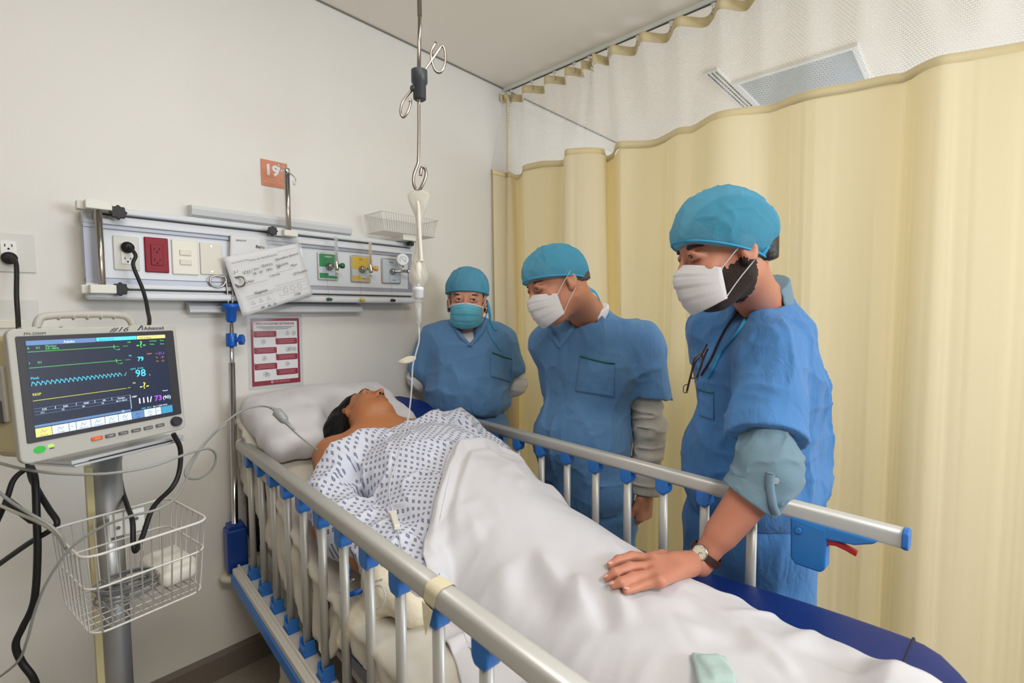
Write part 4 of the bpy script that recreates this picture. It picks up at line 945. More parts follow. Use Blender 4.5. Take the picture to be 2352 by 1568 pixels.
def hand(S, W, d, n, side, curls, L=1.0, spread=.10, thumb=(.6, .5, .35), r0=.0088):
    """W wrist, d finger direction, n back-of-hand normal, side vector towards the thumb"""
    d = np.array(d, float); d /= np.linalg.norm(d); n = np.array(n, float); n -= d*(n@d); n /= np.linalg.norm(n); sv = np.cross(d, n); sv = sv if sv@np.array(side) > 0 else -sv
    R = np.array([sv, d, n]); S.rbox(W+d*.050*L, np.array([.040, .048, .014])*L, .013*L, R, .012); S.cap(W-d*.02*L, W+d*.03*L, .024*L, .022*L, .02)
    S.cap(W+d*.02*L+sv*.02*L-n*.004*L, W+d*.05*L+sv*.038*L-n*.008*L, .017*L, .013*L, .012)
    lens = [.072, .080, .074, .058]; tips = []
    for i in range(4):
        x = (.031-.0205*i)*L; b = W+d*(.092-.004*abs(i-1.2))*L+sv*x; a = (1.5-i)*spread; dd = d*math.cos(a)+sv*math.sin(a); nn = n; pts = [b-dd*.015*L, b]; cu = curls[i]
        for f, fr_ in enumerate((.44, .31, .25)):
            ang = cu[f]; d2 = dd*math.cos(ang)-nn*math.sin(ang); nn = nn*math.cos(ang)+dd*math.sin(ang); dd = d2; pts.append(pts[-1]+dd*lens[i]*fr_*L)
        S.chain(pts, [r0*1.1*L, r0*1.05*L, r0*L, r0*.9*L, r0*.72*L], .004); tips.append((pts[-1], dd, nn))
    tb = W+d*.045*L+sv*.036*L-n*.008*L; td = d*thumb[0]+sv*thumb[1]-n*thumb[2]; td /= np.linalg.norm(td); t2 = td*.85+d*.45; t2 /= np.linalg.norm(t2)
    S.chain([tb, tb+td*.036*L, tb+td*.036*L+t2*.03*L], [.0125*L, .0105*L, .0085*L], .006); return tips
def nail(par, tip, dd, nn, r=.0078, m=None):
    c = Vector(tip+nn*r*.70-dd*.0005); M_ = Matrix((tuple(np.cross(dd, nn)), tuple(dd), tuple(nn))).transposed().to_4x4(); M_.translation = c
    bm = BM(); bmesh.ops.create_uvsphere(bm, u_segments=10, v_segments=6, radius=1); bm.transform(M_ @ Matrix.Diagonal((r*.62, r*.85, r*.22, 1))); return obj('fingernail', bm, m or mat('nail', (222, 168, 150), .3, coat=.4), par, True)
class Surf:
    """ray-cast pixels of the view onto a finished garment to lay seams, pockets and piping on it"""
    def __init__(s, me):
        n = len(me.vertices); c = np.zeros(n*3, 'f'); me.vertices.foreach_get('co', c); c = c.reshape(-1, 3); s.t = BVHTree.FromPolygons([tuple(x) for x in c], [tuple(p.vertices) for p in me.polygons])
    def p(s, u, v, off=.002):
        d = Vector(ray(u, v)).normalized(); h = s.t.ray_cast(Vector(CAM), d)
        if h[0] is None: return None
        return np.array(h[0])+np.array(h[1])*off
    def line(s, px_, n=16, off=.002, sub=6):
        q = smoothpath([(a, b, 0) for a, b in px_], sub); o = [s.p(x[0], x[1], off) for x in q]; return [x for x in o if x is not None]
    def patch(s, c, off=.003, n=14, m_=12):
        P = np.zeros((n, m_, 3)); c = [np.array(x, float) for x in c]
        for i in range(n):
            for j in range(m_):
                a, b = i/(n-1), j/(m_-1); q = (c[0]*(1-a)+c[1]*a)*(1-b)+(c[3]*(1-a)+c[2]*a)*b; h = s.p(q[0], q[1], off); P[i, j] = h if h is not None else np.nan
        bad = np.isnan(P[:, :, 0]); ok = np.argwhere(~bad)
        for i, j in np.argwhere(bad): k = ok[np.argmin(((ok-[i, j])**2).sum(1))]; P[i, j] = P[k[0], k[1]]
        return P
def dsp(A1=.007, A2=.003, f1=(13, 13, 4.5), f2=(34, 34, 18), sd=0., ridge=.010):
    def post(P, d):
        q = P+sd; n = vnoise(q*np.array(f1)); r = 1-np.abs(vnoise(q*np.array(f1)*np.array([.8, .8, 1.3])+4.4)); r2 = 1-np.abs(vnoise(q*np.array([9, 9, 15])+9.1))
        return d - A1*n - ridge*(r**5-.25) - ridge*.45*(r2**6-.15) - A2*vnoise(q*np.array(f2))
    return post
def garment(S, name, m, par, h=.006, label=None):
    me = S.mesh(name, h); o = obj(name, me, m, par, True)
    if label: o['label'] = label
    return o
def J(u, v, d): return at(u, v, d)
def person(label, loc): return empty('person', (loc[0], loc[1], FL), label, 'person')
def rebase(root):
    """children were modelled in room coordinates: bring them into the thing's own frame"""
    inv = Matrix.Translation(-root.location)
    def walk(o):
        for c in o.children:
            if c.type == 'MESH': c.data.transform(inv)
            walk(c)
    walk(root)
def legs(S, hipL, hipR, feet, r=(.095, .062, .05), fwd=None, body=False, z=FL):
    for hp__, ft in zip((hipL, hipR), feet):
        hp__ = np.array(hp__); ft = np.array(ft); kn = (hp__+ft)/2+np.array([0, 0, .02])+np.array(fwd)*.02
        S.chain([hp__, kn, ft+np.array([0, 0, .10])], r, .05)
def shoes(root, feet, fwd, m):
    f = np.array(fwd, float)
    for ft in feet:
        S = Sdf(); ft = np.array(ft); S.cap(ft+np.array([0, 0, .045]), ft+f*.16+np.array([0, 0, .035]), .045, .038, .02); S.cap(ft+np.array([0, 0, .05]), ft+np.array([0, 0, .09]), .042, .04, .02); S.cut((0, 0, FL+.001), (0, 0, -1), 0)
        obj('shoe', S.mesh('shoe', .008), m, root, True)
m_shoe = mat('dark_shoe', (34, 34, 38), .5)
m_skinW = mat('skin_woman', (204, 146, 122), .5, sub=.10, bump=.05, bscale=220, var=.05, vscale=14)
# ------------------------------------------------------------------ bearded man at the right, leaning over the rail
def man_right():
    K = 1.19
    face = -RT*.98-UP*.20+FW*.01; upv = UP*.98-RT*.20
    F = Fr(J(1671, 584, 1.32), face, upv)
    tf = -RT*.80-FW*.55; tf[2] = 0; tf /= np.linalg.norm(tf)
    pel = J(1715, 1215, 1.62); bel = J(1712, 1050, 1.60); che = J(1742, 880, 1.56); upc = J(1762, 765, 1.53); nk = J(1742, 690, 1.49)
    root = person('bearded man in blue scrubs and white mask resting his hand on the sheet', (pel[0], pel[1]))
    Rb_ = Fr((0, 0, 0), tf, _z).R
    shN = J(1764, 802, 1.41); elN = J(1762, 1088, 1.262); wr = ON(1606, 1292, .028); shF = upc+Rb_[0]*.17+tf*.02
    # body
    S = Sdf(); head(S, F, K)
    S.chain([F.p(0, -.03, -.05), nk, upc], [.062, .064, .08], .03)
    S.ell(che, (.15, .11, .20), Rb_, .05); S.ell(bel, (.145, .12, .18), Rb_, .05); S.ell(pel, (.15, .12, .14), Rb_, .05)
    S.chain([upc, shN], [.07, .062], .04); S.chain([upc, shF], [.07, .055], .04)
    S.chain([shN, elN, wr], [.055, .046, .030], .02); S.cap(elN*.75+wr*.25, elN*.35+wr*.65, .050, .039, .02)
    elF = shF+np.array([0, 0, -.30])-tf*.10; wF = elF+np.array([0, 0, -.24])-tf*.04; S.chain([shF, elF, wF], [.05, .04, .028], .02)
    hand(S, wF, np.array([0, 0, -1])+tf*.5, Rb_[0], tf, [(.4, .5, .3)]*4, 1.0)
    feet = [np.array([pel[0], pel[1], FL])+Rb_[0]*.12, np.array([pel[0], pel[1], FL])-Rb_[0]*.12]
    hips = [pel+Rb_[0]*.10, pel-Rb_[0]*.10]; legs(S, hips[0], hips[1], feet, (.075, .05, .038), tf)
    for ft in feet: S.cap(ft+np.array([0, 0, .06]), ft+tf*.12+np.array([0, 0, .04]), .035, .028, .02)
    # the hand resting on the sheet
    kn_px = [(1497, 1284), (1494, 1301), (1500, 1318), (1516, 1334)]
    fing = [[(1452, 1277, .017), (1420, 1285, .013), (1401, 1298, .010)], [(1446, 1302, .018), (1413, 1314, .013), (1394, 1327, .009)], [(1455, 1325, .017), (1426, 1336, .012), (1408, 1344, .009)], [(1480, 1343, .013), (1456, 1351, .011), (1438, 1357, .009)]]
    L = []; kk = []
    for (u, v) in kn_px: kk.append(ON(u, v, .024))
    S.chain([wr, (wr+kk[1])/2+np.array([0, 0, .004])], [.030, .026], .02)
    for i in range(4): S.cap(wr+(kk[i]-wr)*.25, kk[i], .020, .0135, .016)
    S.cap(kk[0], kk[3], .012, .011, .012)
    for i in range(4):
        pts = [kk[i]]+[ON(*q) for q in fing[i]]; S.chain(pts, [.0128, .0115, .0102, .0085] if i < 3 else [.0115, .0098, .0088, .0075], .006); dd = pts[-1]-pts[-2]; dd /= np.linalg.norm(dd); nn = _z-dd*(_z@dd); nn /= np.linalg.norm(nn); L.append((pts[-1], dd, nn))
    th = ON(1520, 1274, .018); S.chain([wr*.6+kk[0]*.4, th, th+(kk[0]-wr)*.35+BX*.02-_z*.012], [.017, .012, .009], .01)
    me = S.mesh('body', .0042); bl = F
    b = obj('body', me, [m_skinA, m_beard, m_lip], root)
    def mt_(c):
        q = F.loc(c)/K; z = q[:, 2]; y = q[:, 1]
        n_ = vnoise(c*160)*.006
        bd = (z < -.028+n_-.25*np.clip(y-.03, -.03, .05)) & (z > -.150) & (y > -.030+n_) & (np.abs(q[:, 0]) < .11) & ~((z > -.028) & (y < .0))
        bd &= (z+.28*(y-.0) > -.165+n_) | (y > .02)
        return np.where(bd, 1, 0)
    set_mats(me, mt_)
    for t_ in L: nail(b, *t_, r=.0098)
    eye_parts(F, b, K, (-.0, .95, -.35), (-1, 1), 1.6)
    mask_part(F, root, m_mask, K, label='white pleated face mask')
    cp = cap_part(F, root, K, (.097, .113, .108), (0, .003, .045), .42, -.004, 1, bump=(0, -.075, .045, 1.1))
    bm = BM(); e0 = [F.p(.090*K*math.sin(a), (-.03+.122*math.cos(a))*K, (.020-.31*(-.03+.122*math.cos(a))*.0)*K) for a in np.linspace(0, 6.28, 40, endpoint=False)]; bm.free()
    # hair under the cap
    Sh = Sdf(); Sh.ell(F.p(0, -.018*K, .04*K), np.array([.081, .099, .090])*K, F.R, 0); Sh.ell(F.p(0, -.07*K, -.02*K), np.array([.055, .030, .05])*K, F.R, .03)
    Sh.cut(F.p(0, .045*K, .0), F.R[1]*1.0-F.R[2]*.8, 0); Sh.cut(F.p(0, -.0, -.034*K), -F.R[2], 0); obj('hair', Sh.mesh('hair', .006), m_hair, root, True)
    # scrub top
    S = Sdf(); S.ell(che, (.19, .150, .23), Rb_, .06); S.ell(bel+tf*.005, (.20, .165, .21), Rb_, .08); S.ell(J(1725, 1120, 1.60), (.205, .175, .15), Rb_, .08)
    S.ell(J(1802, 930, 1.60), (.12, .12, .17), Rb_, .08); S.ell(J(1790, 1050, 1.64), (.15, .14, .2), Rb_, .08)
    S.chain([nk+np.array([0, 0, -.03]), upc], [.085, .11], .05); S.chain([upc, shN], [.096, .082], .06); S.chain([upc, shF], [.10, .08], .06)
    slE = shN*.30+elN*.70; S.capcut(shN, slE+tf*.01+(elN-shN)*.18, .086, .100, shN*.30+elN*.70+(elN-shN)/np.linalg.norm(elN-shN)*.012, (elN-shN), .05); S.chain([shF, shF*.35+elF*.65], [.08, .085], .05)
    S.cap(shN*.36+elN*.64, elN*1.25-shN*.25, .060, .082, .01, 's')
    S.chain([F.p(0, -.02, -.03), nk+np.array([0, 0, .02])], [.070, .078], .02, 's'); S.cap(nk+tf*.05+np.array([0, 0, .02]), che+tf*.19+np.array([0, 0, .16]), .05, .012, .02, 's')
    aD = (elN-shN)/np.linalg.norm(elN-shN)
    Sl = slE+aD*.01
    hem = J(1720, 1172, 1.6); S.cut(hem, -_z+tf*-.08, .0)
    for pl_, r_ in (([(1758, 690), (1742, 760), (1740, 860), (1728, 960)], .010), ([(1700, 770), (1690, 860), (1672, 950)], .012), ([(1780, 720), (1830, 800), (1850, 900), (1850, 980)], .014),
        ([(1770, 800), (1800, 880), (1812, 960)], .012), ([(1690, 850), (1650, 930), (1645, 1010)], .010), ([(1860, 960), (1850, 1040), (1800, 1120)], .014), ([(1640, 1040), (1700, 1090), (1740, 1120)], .012), ([(1590, 960), (1600, 1040), (1590, 1100)], .010), ([(1880, 1000), (1880, 1080), (1840, 1140)], .012)): fold(S, pl_, r_)
    d0 = dsp(.006, .0025, sd=1.7, ridge=.012)
    S.post = d0
    top = garment(S, 'scrub_top', m_scrub_daylit, root, .006)
    # trousers
    S = Sdf(); S.ell(pel, (.185, .155, .15), Rb_, .05); S.ell(pel+np.array([0, 0, .08]), (.16, .13, .1), Rb_, .05); legs(S, hips[0], hips[1], feet, (.115, .10, .085), tf); S.cut((0, 0, FL+.06), (0, 0, -1), 0)
    S.post = dsp(.007, .002, (12, 12, 3), sd=3.1, ridge=.008); garment(S, 'scrub_trousers', m_scrub_daylit, root, .008)
    shoes(root, feet, tf, m_shoe)
    # grey-blue shirt sleeve rolled at the elbow
    m_sh = mat('grey_blue_shirt', (112, 140, 156), .8, bump=.1, bscale=160, sheen=.1)
    fd = (wr-elN)/np.linalg.norm(wr-elN); S = Sdf(); S.chain([shN*.6+elN*.4, elN], [.062, .072], .02); S.ell(elN-aD*.01-fd*.012, (.075, .075, .07), None, .03)
    cu = elN+fd*.060; S.cap(elN, cu, .070, .072, .02)
    S.cap(cu-fd*.012, cu+fd*.05, .053, .053, .004, 's')
    S.post = lambda P, d: np.maximum(dsp(.004, .002, (20, 20, 20), sd=8, ridge=.007)(P, d), (P-cu)@fd-.018)
    sl = garment(S, 'shirt_sleeve', m_sh, root, .0045, 'rolled grey blue shirt sleeve')
    S = Sdf(); S.cap(cu-fd*.028, cu+fd*.022, .0755, .074, 0); S.cap(cu-fd*.06, cu+fd*.06, .063, .060, .0, 's'); a_, b_ = cu-fd*.026, cu+fd*.022
    S.post = lambda P, d: np.maximum(np.maximum(d-.0018*vnoise(P*40), (P-b_)@fd), -((P-a_)@fd)); obj('rolled_cuff', S.mesh('cuff', .0042), m_sh, sl, True)
    sf = Surf(sl.data); bp_ = sf.p(1781, 1103, .004)
    if bp_ is not None:
        bm = BM(); lathe(bm, [(.0075, 0), (.0085, .0015), (.007, .003)], tuple(-FW), tuple(bp_), 14); obj('button', bm, mat('grey_button', (150, 164, 172), .3, coat=.4), sl)
    pth = sf.line([(1770, 1085), (1768, 1110), (1772, 1150), (1782, 1180)], off=.005)
    if len(pth) > 3:
        bm = BM(); tube(bm, pth, [.010]*len(pth), 6); obj('sleeve_tab', bm, m_sh, sl)
    # shirt collar
    S = Sdf(); S.chain([nk+np.array([0, 0, .0])-tf*.02, nk+np.array([0, 0, .045])-tf*.012], [.086, .080], .02); S.chain([F.p(0, -.03, -.04), nk-np.array([0, 0, .04])], [.070, .074], .005, 's'); S.cut(nk+np.array([0, 0, .038])+tf*.0, np.array([0, 0, 1.])+tf*.55, 0)
    obj('shirt_collar', S.mesh('collar', .0045), m_sh, root, True)
    # watch
    wd = (elN-wr)/np.linalg.norm(elN-wr); wc = wr+wd*.030; up_ = _z-wd*(_z@wd); up_ /= np.linalg.norm(up_); vd = -FW-wd*(-FW@wd); vd /= np.linalg.norm(vd); face_n = up_*.55+vd*.70-RT*.25; face_n -= wd*(face_n@wd); face_n /= np.linalg.norm(face_n); sv = np.cross(wd, face_n)
    bm = BM(); r_ = .0385
    loop = [wc+face_n*math.cos(a)*r_*.97+sv*math.sin(a)*r_ for a in np.linspace(0, 2*math.pi, 40, endpoint=False)]
    vsx = []
    for q in loop:
        o_ = (q-wc)/np.linalg.norm(q-wc); vsx.append([bm.verts.new(q+wd*w_*.0095+o_*t_) for w_, t_ in ((-1, 0), (1, 0), (1, .003), (-1, .003))])
    for i in range(40):
        A, Bq = vsx[i], vsx[(i+1) % 40]
        for k in range(4): bm.faces.new((A[k], A[(k+1) % 4], Bq[(k+1) % 4], Bq[k]))
    bmesh.ops.recalc_face_normals(bm, faces=bm.faces)
    wt = empty('wristwatch', wc, 'steel wristwatch with pale dial and brown leather strap on the hand resting on the sheet', 'watch')
    o = obj('strap', bm, mat('brown_leather', (62, 34, 28), .45, bump=.1, bscale=200), wt); o.data.transform(Matrix.Translation(-Vector(wc)))
    c0 = face_n*(r_*.97+.001)
    bm = BM(); lathe(bm, [(.019, 0), (.0205, .002), (.0205, .006), (.018, .0085)], tuple(face_n), tuple(c0), 28); obj('case', bm, m_steel, wt)
    bm = BM(); lathe(bm, [(.0172, .0086), (.0172, .0092)], tuple(face_n), tuple(c0), 28); dl = obj('dial', bm, mat('pale_dial', (222, 218, 200), .3), wt)
    bm = BM(); c1 = c0+face_n*.0096
    for k in range(12):
        a = k*math.pi/6; q = c1+(wd*math.cos(a)+sv*math.sin(a))*.0135; q2 = c1+(wd*math.cos(a)+sv*math.sin(a))*.0155; tube(bm, [q, q2], .0005, 4)
    tube(bm, [c1, c1+(wd*.5+sv*.8)*.009], .0006, 4); tube(bm, [c1, c1+(wd*-.9+sv*.3)*.012], .0005, 4); obj('hands_and_marks', bm, m_ink, dl)
    # cap tie, neck cord, glasses, pocket
    sf = Surf(top.data); sf_cap = Surf(cp.data)
    a0 = F.p(-.088*K, -.045*K, -.01*K)
    l1 = sf.line([(1722, 705), (1712, 740), (1690, 775), (1660, 810), (1640, 850), (1628, 870)], off=.004)
    pts = [a0, at(1708, 640, 1.36), at(1722, 672, 1.37)]+(l1 if l1 else [])
    P = np.array(smoothpath(pts, 2)); W = np.zeros((len(P), 2, 3))
    for i, q in enumerate(P): W[i, 0] = q-RT*.006; W[i, 1] = q+RT*.006+_z*.001
    t_ = solid(obj('cap_tie', grid_mesh('tie', W), m_capband, cp), .001)
    l2 = sf.line([(1768, 650), (1742, 668), (1712, 690), (1680, 735), (1655, 780), (1632, 830), (1612, 862)], off=.004)
    if len(l2) > 3: bm = BM(); tube(bm, l2, .0032, 6); gc_ = l2[-1]
    else: bm = BM(); gc_ = J(1612, 850, 1.45); tube(bm, [gc_, gc_+_z*.1], .003, 6)
    cordm = mat('dark_cord', (40, 28, 28), .7)
    gl = empty('eyeglasses', gc_, 'dark framed eyeglasses hanging from a cord on the chest of the bearded man', 'eyeglasses')
    o = obj('neck_cord', bm, cordm, gl); o.data.transform(Matrix.Translation(-Vector(gc_)))
    D0 = 1.44
    def gp(u, v, dd=0.): return at(u, v, D0+dd)-gc_
    mg = mat('dark_frame', (46, 24, 18), .25, coat=.5)
    for k, dd in enumerate((0, .03)):
        bm = BM(); c = [gp(u, v, dd) for u, v in ((1596, 822), (1612, 812), (1612, 838), (1600, 862), (1588, 868), (1590, 845))]; tube(bm, smoothpath(c, 4, True), .0022, 6, closed=True); obj('lens_rim', bm, mg, gl)
    bm = BM(); tube(bm, smoothpath([gp(1624, 790), gp(1612, 812), gp(1598, 830), gp(1590, 850), gp(1582, 880), gp(1577, 902)], 4), .003, 6); obj('temple_arm', bm, mg, gl)
    bm = BM(); tube(bm, smoothpath([gp(1626, 800, .02), gp(1616, 822, .02), gp(1606, 850, .02), gp(1600, 872, .02)], 4), .003, 6); obj('temple_arm', bm, mg, gl)
    bm = BM(); tube(bm, smoothpath([gp(1577, 902), gp(1570, 900), gp(1571, 886), gp(1580, 882)], 4), .0013, 5); obj('cord_loop', bm, cordm, gl)
    Pp = sf.patch([(1602, 893), (1640, 900), (1640, 965), (1608, 955)], .003); solid(obj('chest_pocket', grid_mesh('pocket', Pp), m_scrub_daylit, top), .002, 1)
    ll = sf.line([(1604, 893), (1620, 898), (1640, 902)], off=.005)
    if len(ll) > 2: bm = BM(); tube(bm, ll, .002, 5); obj('pocket_piping', bm, m_green, top)
    ll = sf.line([(1739, 672), (1752, 664), (1770, 656)], off=.004)
    if len(ll) > 2: bm = BM(); tube(bm, ll, .003, 5); obj('neck_piping', bm, m_green, top)
    rebase(root); return root
# ------------------------------------------------------------------ middle man
def man_middle():
    K = 1.12; face = -RT*.88-UP*.34-FW*.30; upv = UP*.94-RT*.34
    F = Fr(J(1284, 653, 1.82), face, upv)
    tf = -RT*.70-FW*.70; tf[2] = 0; tf /= np.linalg.norm(tf); Rb_ = Fr((0, 0, 0), tf, _z).R
    pel = J(1352, 1165, 2.16); bel = J(1342, 1005, 2.13); che = J(1352, 865, 2.11); upc = J(1358, 775, 2.08); nk = J(1345, 715, 2.03)
    root = person('man in blue scrubs and white mask looking down between the other two', (pel[0], pel[1]))
    shL = J(1468, 790, 2.06); elL = J(1490, 985, 2.06); wrL = J(1482, 1135, 2.02); shR = J(1262, 790, 2.13)
    S = Sdf(); head(S, F, K)
    S.chain([F.p(0, -.035, -.05), nk, upc], [.066, .068, .08], .03)
    S.ell(che, (.17, .11, .18), Rb_, .05); S.ell(bel, (.17, .14, .18), Rb_, .05); S.ell(pel, (.16, .13, .14), Rb_, .05)
    S.chain([upc, shL], [.07, .06], .04); S.chain([upc, shR], [.07, .055], .04)
    S.chain([shL, elL, wrL], [.055, .044, .030], .02)
    elR = shR+np.array([0, 0, -.30])-Rb_[0]*.02-tf*.14; wrR = elR+np.array([0, 0, -.24])-Rb_[0]*.05-tf*.02; S.chain([shR, elR, wrR], [.05, .042, .03], .02)
    hd_ = np.array([0, 0, -1.])-RT*.05; tipsL = hand(S, wrL, hd_, -FW*.8+RT*.6, tf, [(.7, .9, .5), (.8, 1., .5), (.85, 1., .5), (.9, 1., .5)], 1.12, .02, (.8, .3, .3), .0092)
    hand(S, wrR, np.array([0, 0, -1.]), Rb_[0], tf, [(.4, .5, .3)]*4, 1.05)
    feet = [np.array([pel[0], pel[1], FL])+Rb_[0]*.12, np.array([pel[0], pel[1], FL])-Rb_[0]*.12]; hips = [pel+Rb_[0]*.10, pel-Rb_[0]*.10]
    legs(S, hips[0], hips[1], feet, (.075, .05, .038), tf)
    for ft in feet: S.cap(ft+np.array([0, 0, .06]), ft+tf*.12+np.array([0, 0, .04]), .035, .028, .02)
    me = S.mesh('body', .0046); b = obj('body', me, [m_skinB], root)
    eye_parts(F, b, K, (-.1, .9, -.5)); mask_part(F, root, m_mask, K, label='white pleated face mask')
    cp = cap_part(F, root, K, (.092, .114, .096), (0, .0, .040), .30, .010, 3, bump=(0, -.07, .01, 1.))
    Sh = Sdf(); Sh.ell(F.p(0, -.018*K, .04*K), np.array([.080, .098, .088])*K, F.R, 0); Sh.ell(F.p(0, -.07*K, -.01*K), np.array([.055, .035, .05])*K, F.R, .03)
    Sh.cut(F.p(0, .05*K, .0), F.R[1]*1.0-F.R[2]*.8, 0); Sh.cut(F.p(0, 0, -.02*K), -F.R[2], 0); tag(obj('hair', Sh.mesh('hair', .006), mat('greying_hair', (72, 62, 56), .6, bump=.3, bscale=120), root, True))
    # beige long shirt sleeves and collar
    m_lin = mat('beige_linen', (190, 184, 174), .85, bump=.14, bscale=90, var=.05, vscale=12)
    S = Sdf(); S.chain([shL, elL, wrL+(elL-wrL)*.05], [.070, .066, .050], .03); wd = (wrL-elL)/np.linalg.norm(wrL-elL); S.cap(wrL-wd*.02, wrL+wd*.05, .031, .031, .004, 's')
    S.post = lambda P, d: np.maximum(dsp(.005, .002, (14, 14, 26), sd=5, ridge=.010)(P, d), (P-wrL)@wd-.004); garment(S, 'shirt_sleeve', m_lin, root, .005, 'beige linen shirt sleeve')
    S = Sdf(); S.chain([shR, elR, wrR], [.066, .06, .048], .03); S.post = dsp(.005, .002, (14, 14, 26), sd=6, ridge=.008); garment(S, 'shirt_sleeve', m_lin, root, .007)
    m_wsh = mat('white_shirt', (226, 226, 228), .8)
    S = Sdf(); S.chain([nk-np.array([0, 0, .04]), nk+np.array([0, 0, .015])-tf*.02], [.078, .085], .02); S.chain([F.p(0, -.03, -.04), nk-np.array([0, 0, .06])], [.062, .060], .005, 's'); S.cut(nk+np.array([0, 0, .004]), np.array([0, 0, 1.])+tf*.35, 0)
    obj('shirt_collar', S.mesh('collar', .005), m_wsh, root, True)
    S = Sdf(); S.ell(che, (.215, .155, .21), Rb_, .06); S.ell(bel+tf*.02, (.215, .195, .22), Rb_, .08); S.ell(J(1345, 1110, 2.14), (.215, .185, .16), Rb_, .08)
    S.chain([nk-np.array([0, 0, .04]), upc], [.085, .105], .05); S.chain([upc, shL], [.10, .095], .06); S.chain([upc, shR], [.10, .080], .06)
    aD = (elL-shL)/np.linalg.norm(elL-shL); slE = shL+aD*.17+RT*.012; S.capcut(shL, slE+aD*.09, .095, .102, slE+aD*.055, aD+RT*-.25, .05); S.cap(slE-aD*.03, slE+aD*.16, .084, .088, .01, 's'); S.chain([shR, shR+(elR-shR)*.6], [.075, .08], .05)
    S.chain([F.p(0, -.02, -.03), nk+np.array([0, 0, .0])], [.072, .082], .02, 's'); S.cap(nk+tf*.07+np.array([0, 0, .02]), J(1287, 800, 1.90), .07, .012, .02, 's')
    for pl_, r_ in (([(1425, 735), (1415, 800), (1425, 880)], .012), ([(1470, 760), (1500, 810), (1512, 850)], .010), ([(1440, 770), (1462, 830), (1480, 862)], .010), ([(1240, 900), (1260, 980), (1250, 1060)], .010), ([(1440, 960), (1400, 1010), (1330, 1030)], .012), ([(1330, 740), (1300, 790), (1290, 840)], .010), ([(1430, 1060), (1380, 1090), (1300, 1085)], .010)): fold(S, pl_, r_)
    S.cut(J(1345, 1186, 2.14), -_z, 0); d0 = dsp(.007, .0022, sd=11.3, ridge=.010)
    cutp = slE+aD*.055
    S.post = d0
    top = garment(S, 'scrub_top', m_scrub, root, .006)
    S = Sdf(); S.ell(pel-np.array([0, 0, .0]), (.195, .165, .15), Rb_, .05); legs(S, hips[0], hips[1], feet, (.12, .10, .085), tf); S.cut((0, 0, FL+.06), (0, 0, -1), 0); S.post = dsp(.007, .002, (12, 12, 3), sd=13, ridge=.008); garment(S, 'scrub_trousers', m_scrub, root, .008); shoes(root, feet, tf, m_shoe)
    sf = Surf(top.data); Pp = sf.patch([(1333, 817), (1412, 836), (1410, 912), (1322, 898)], .004, 18, 16); solid(obj('chest_pocket', grid_mesh('pocket', Pp), m_scrub, top), .003, 1)
    ll = sf.line([(1334, 818), (1360, 826), (1390, 833), (1411, 836)], off=.007)
    if len(ll) > 2: bm = BM(); tube(bm, ll, .003, 5); obj('pocket_piping', bm, m_green, top)
    for pp in ([(1376, 688), (1350, 715), (1320, 750), (1287, 795)], [(1287, 795), (1272, 775), (1262, 752)]):
        ll = sf.line(pp, off=.0015)
        if len(ll) > 3: bm = BM(); tube(bm, ll, [.011]*len(ll), 6); tag(obj('neck_band', bm, m_scrub, top))
    tp3, dd3, nn3 = tipsL[2]; c = tp3-dd3*.026; sd3 = np.cross(dd3, nn3); bm = BM(); tube(bm, [c+(sd3*math.cos(a)+nn3*math.sin(a))*.0112 for a in np.linspace(0, 6.28, 16, endpoint=False)], .0016, 6, closed=True)
    rg = tag(obj('finger_ring', bm, mat('silver', (210, 206, 196), .15, 1)), 'silver ring on the hanging hand of the middle man', 'ring'); shift(rg, c)
    P = np.array(smoothpath([at(1344, 650, 1.90), at(1352, 661, 1.925), at(1368, 672, 1.94), at(1378, 690, 1.96)], 4)); W = np.zeros((len(P), 2, 3))
    for i, q in enumerate(P): W[i, 0] = q-_z*.006; W[i, 1] = q+_z*.006
    solid(obj('cap_tie', grid_mesh('tie', W), m_capband, cp), .001)
    rebase(root); return root
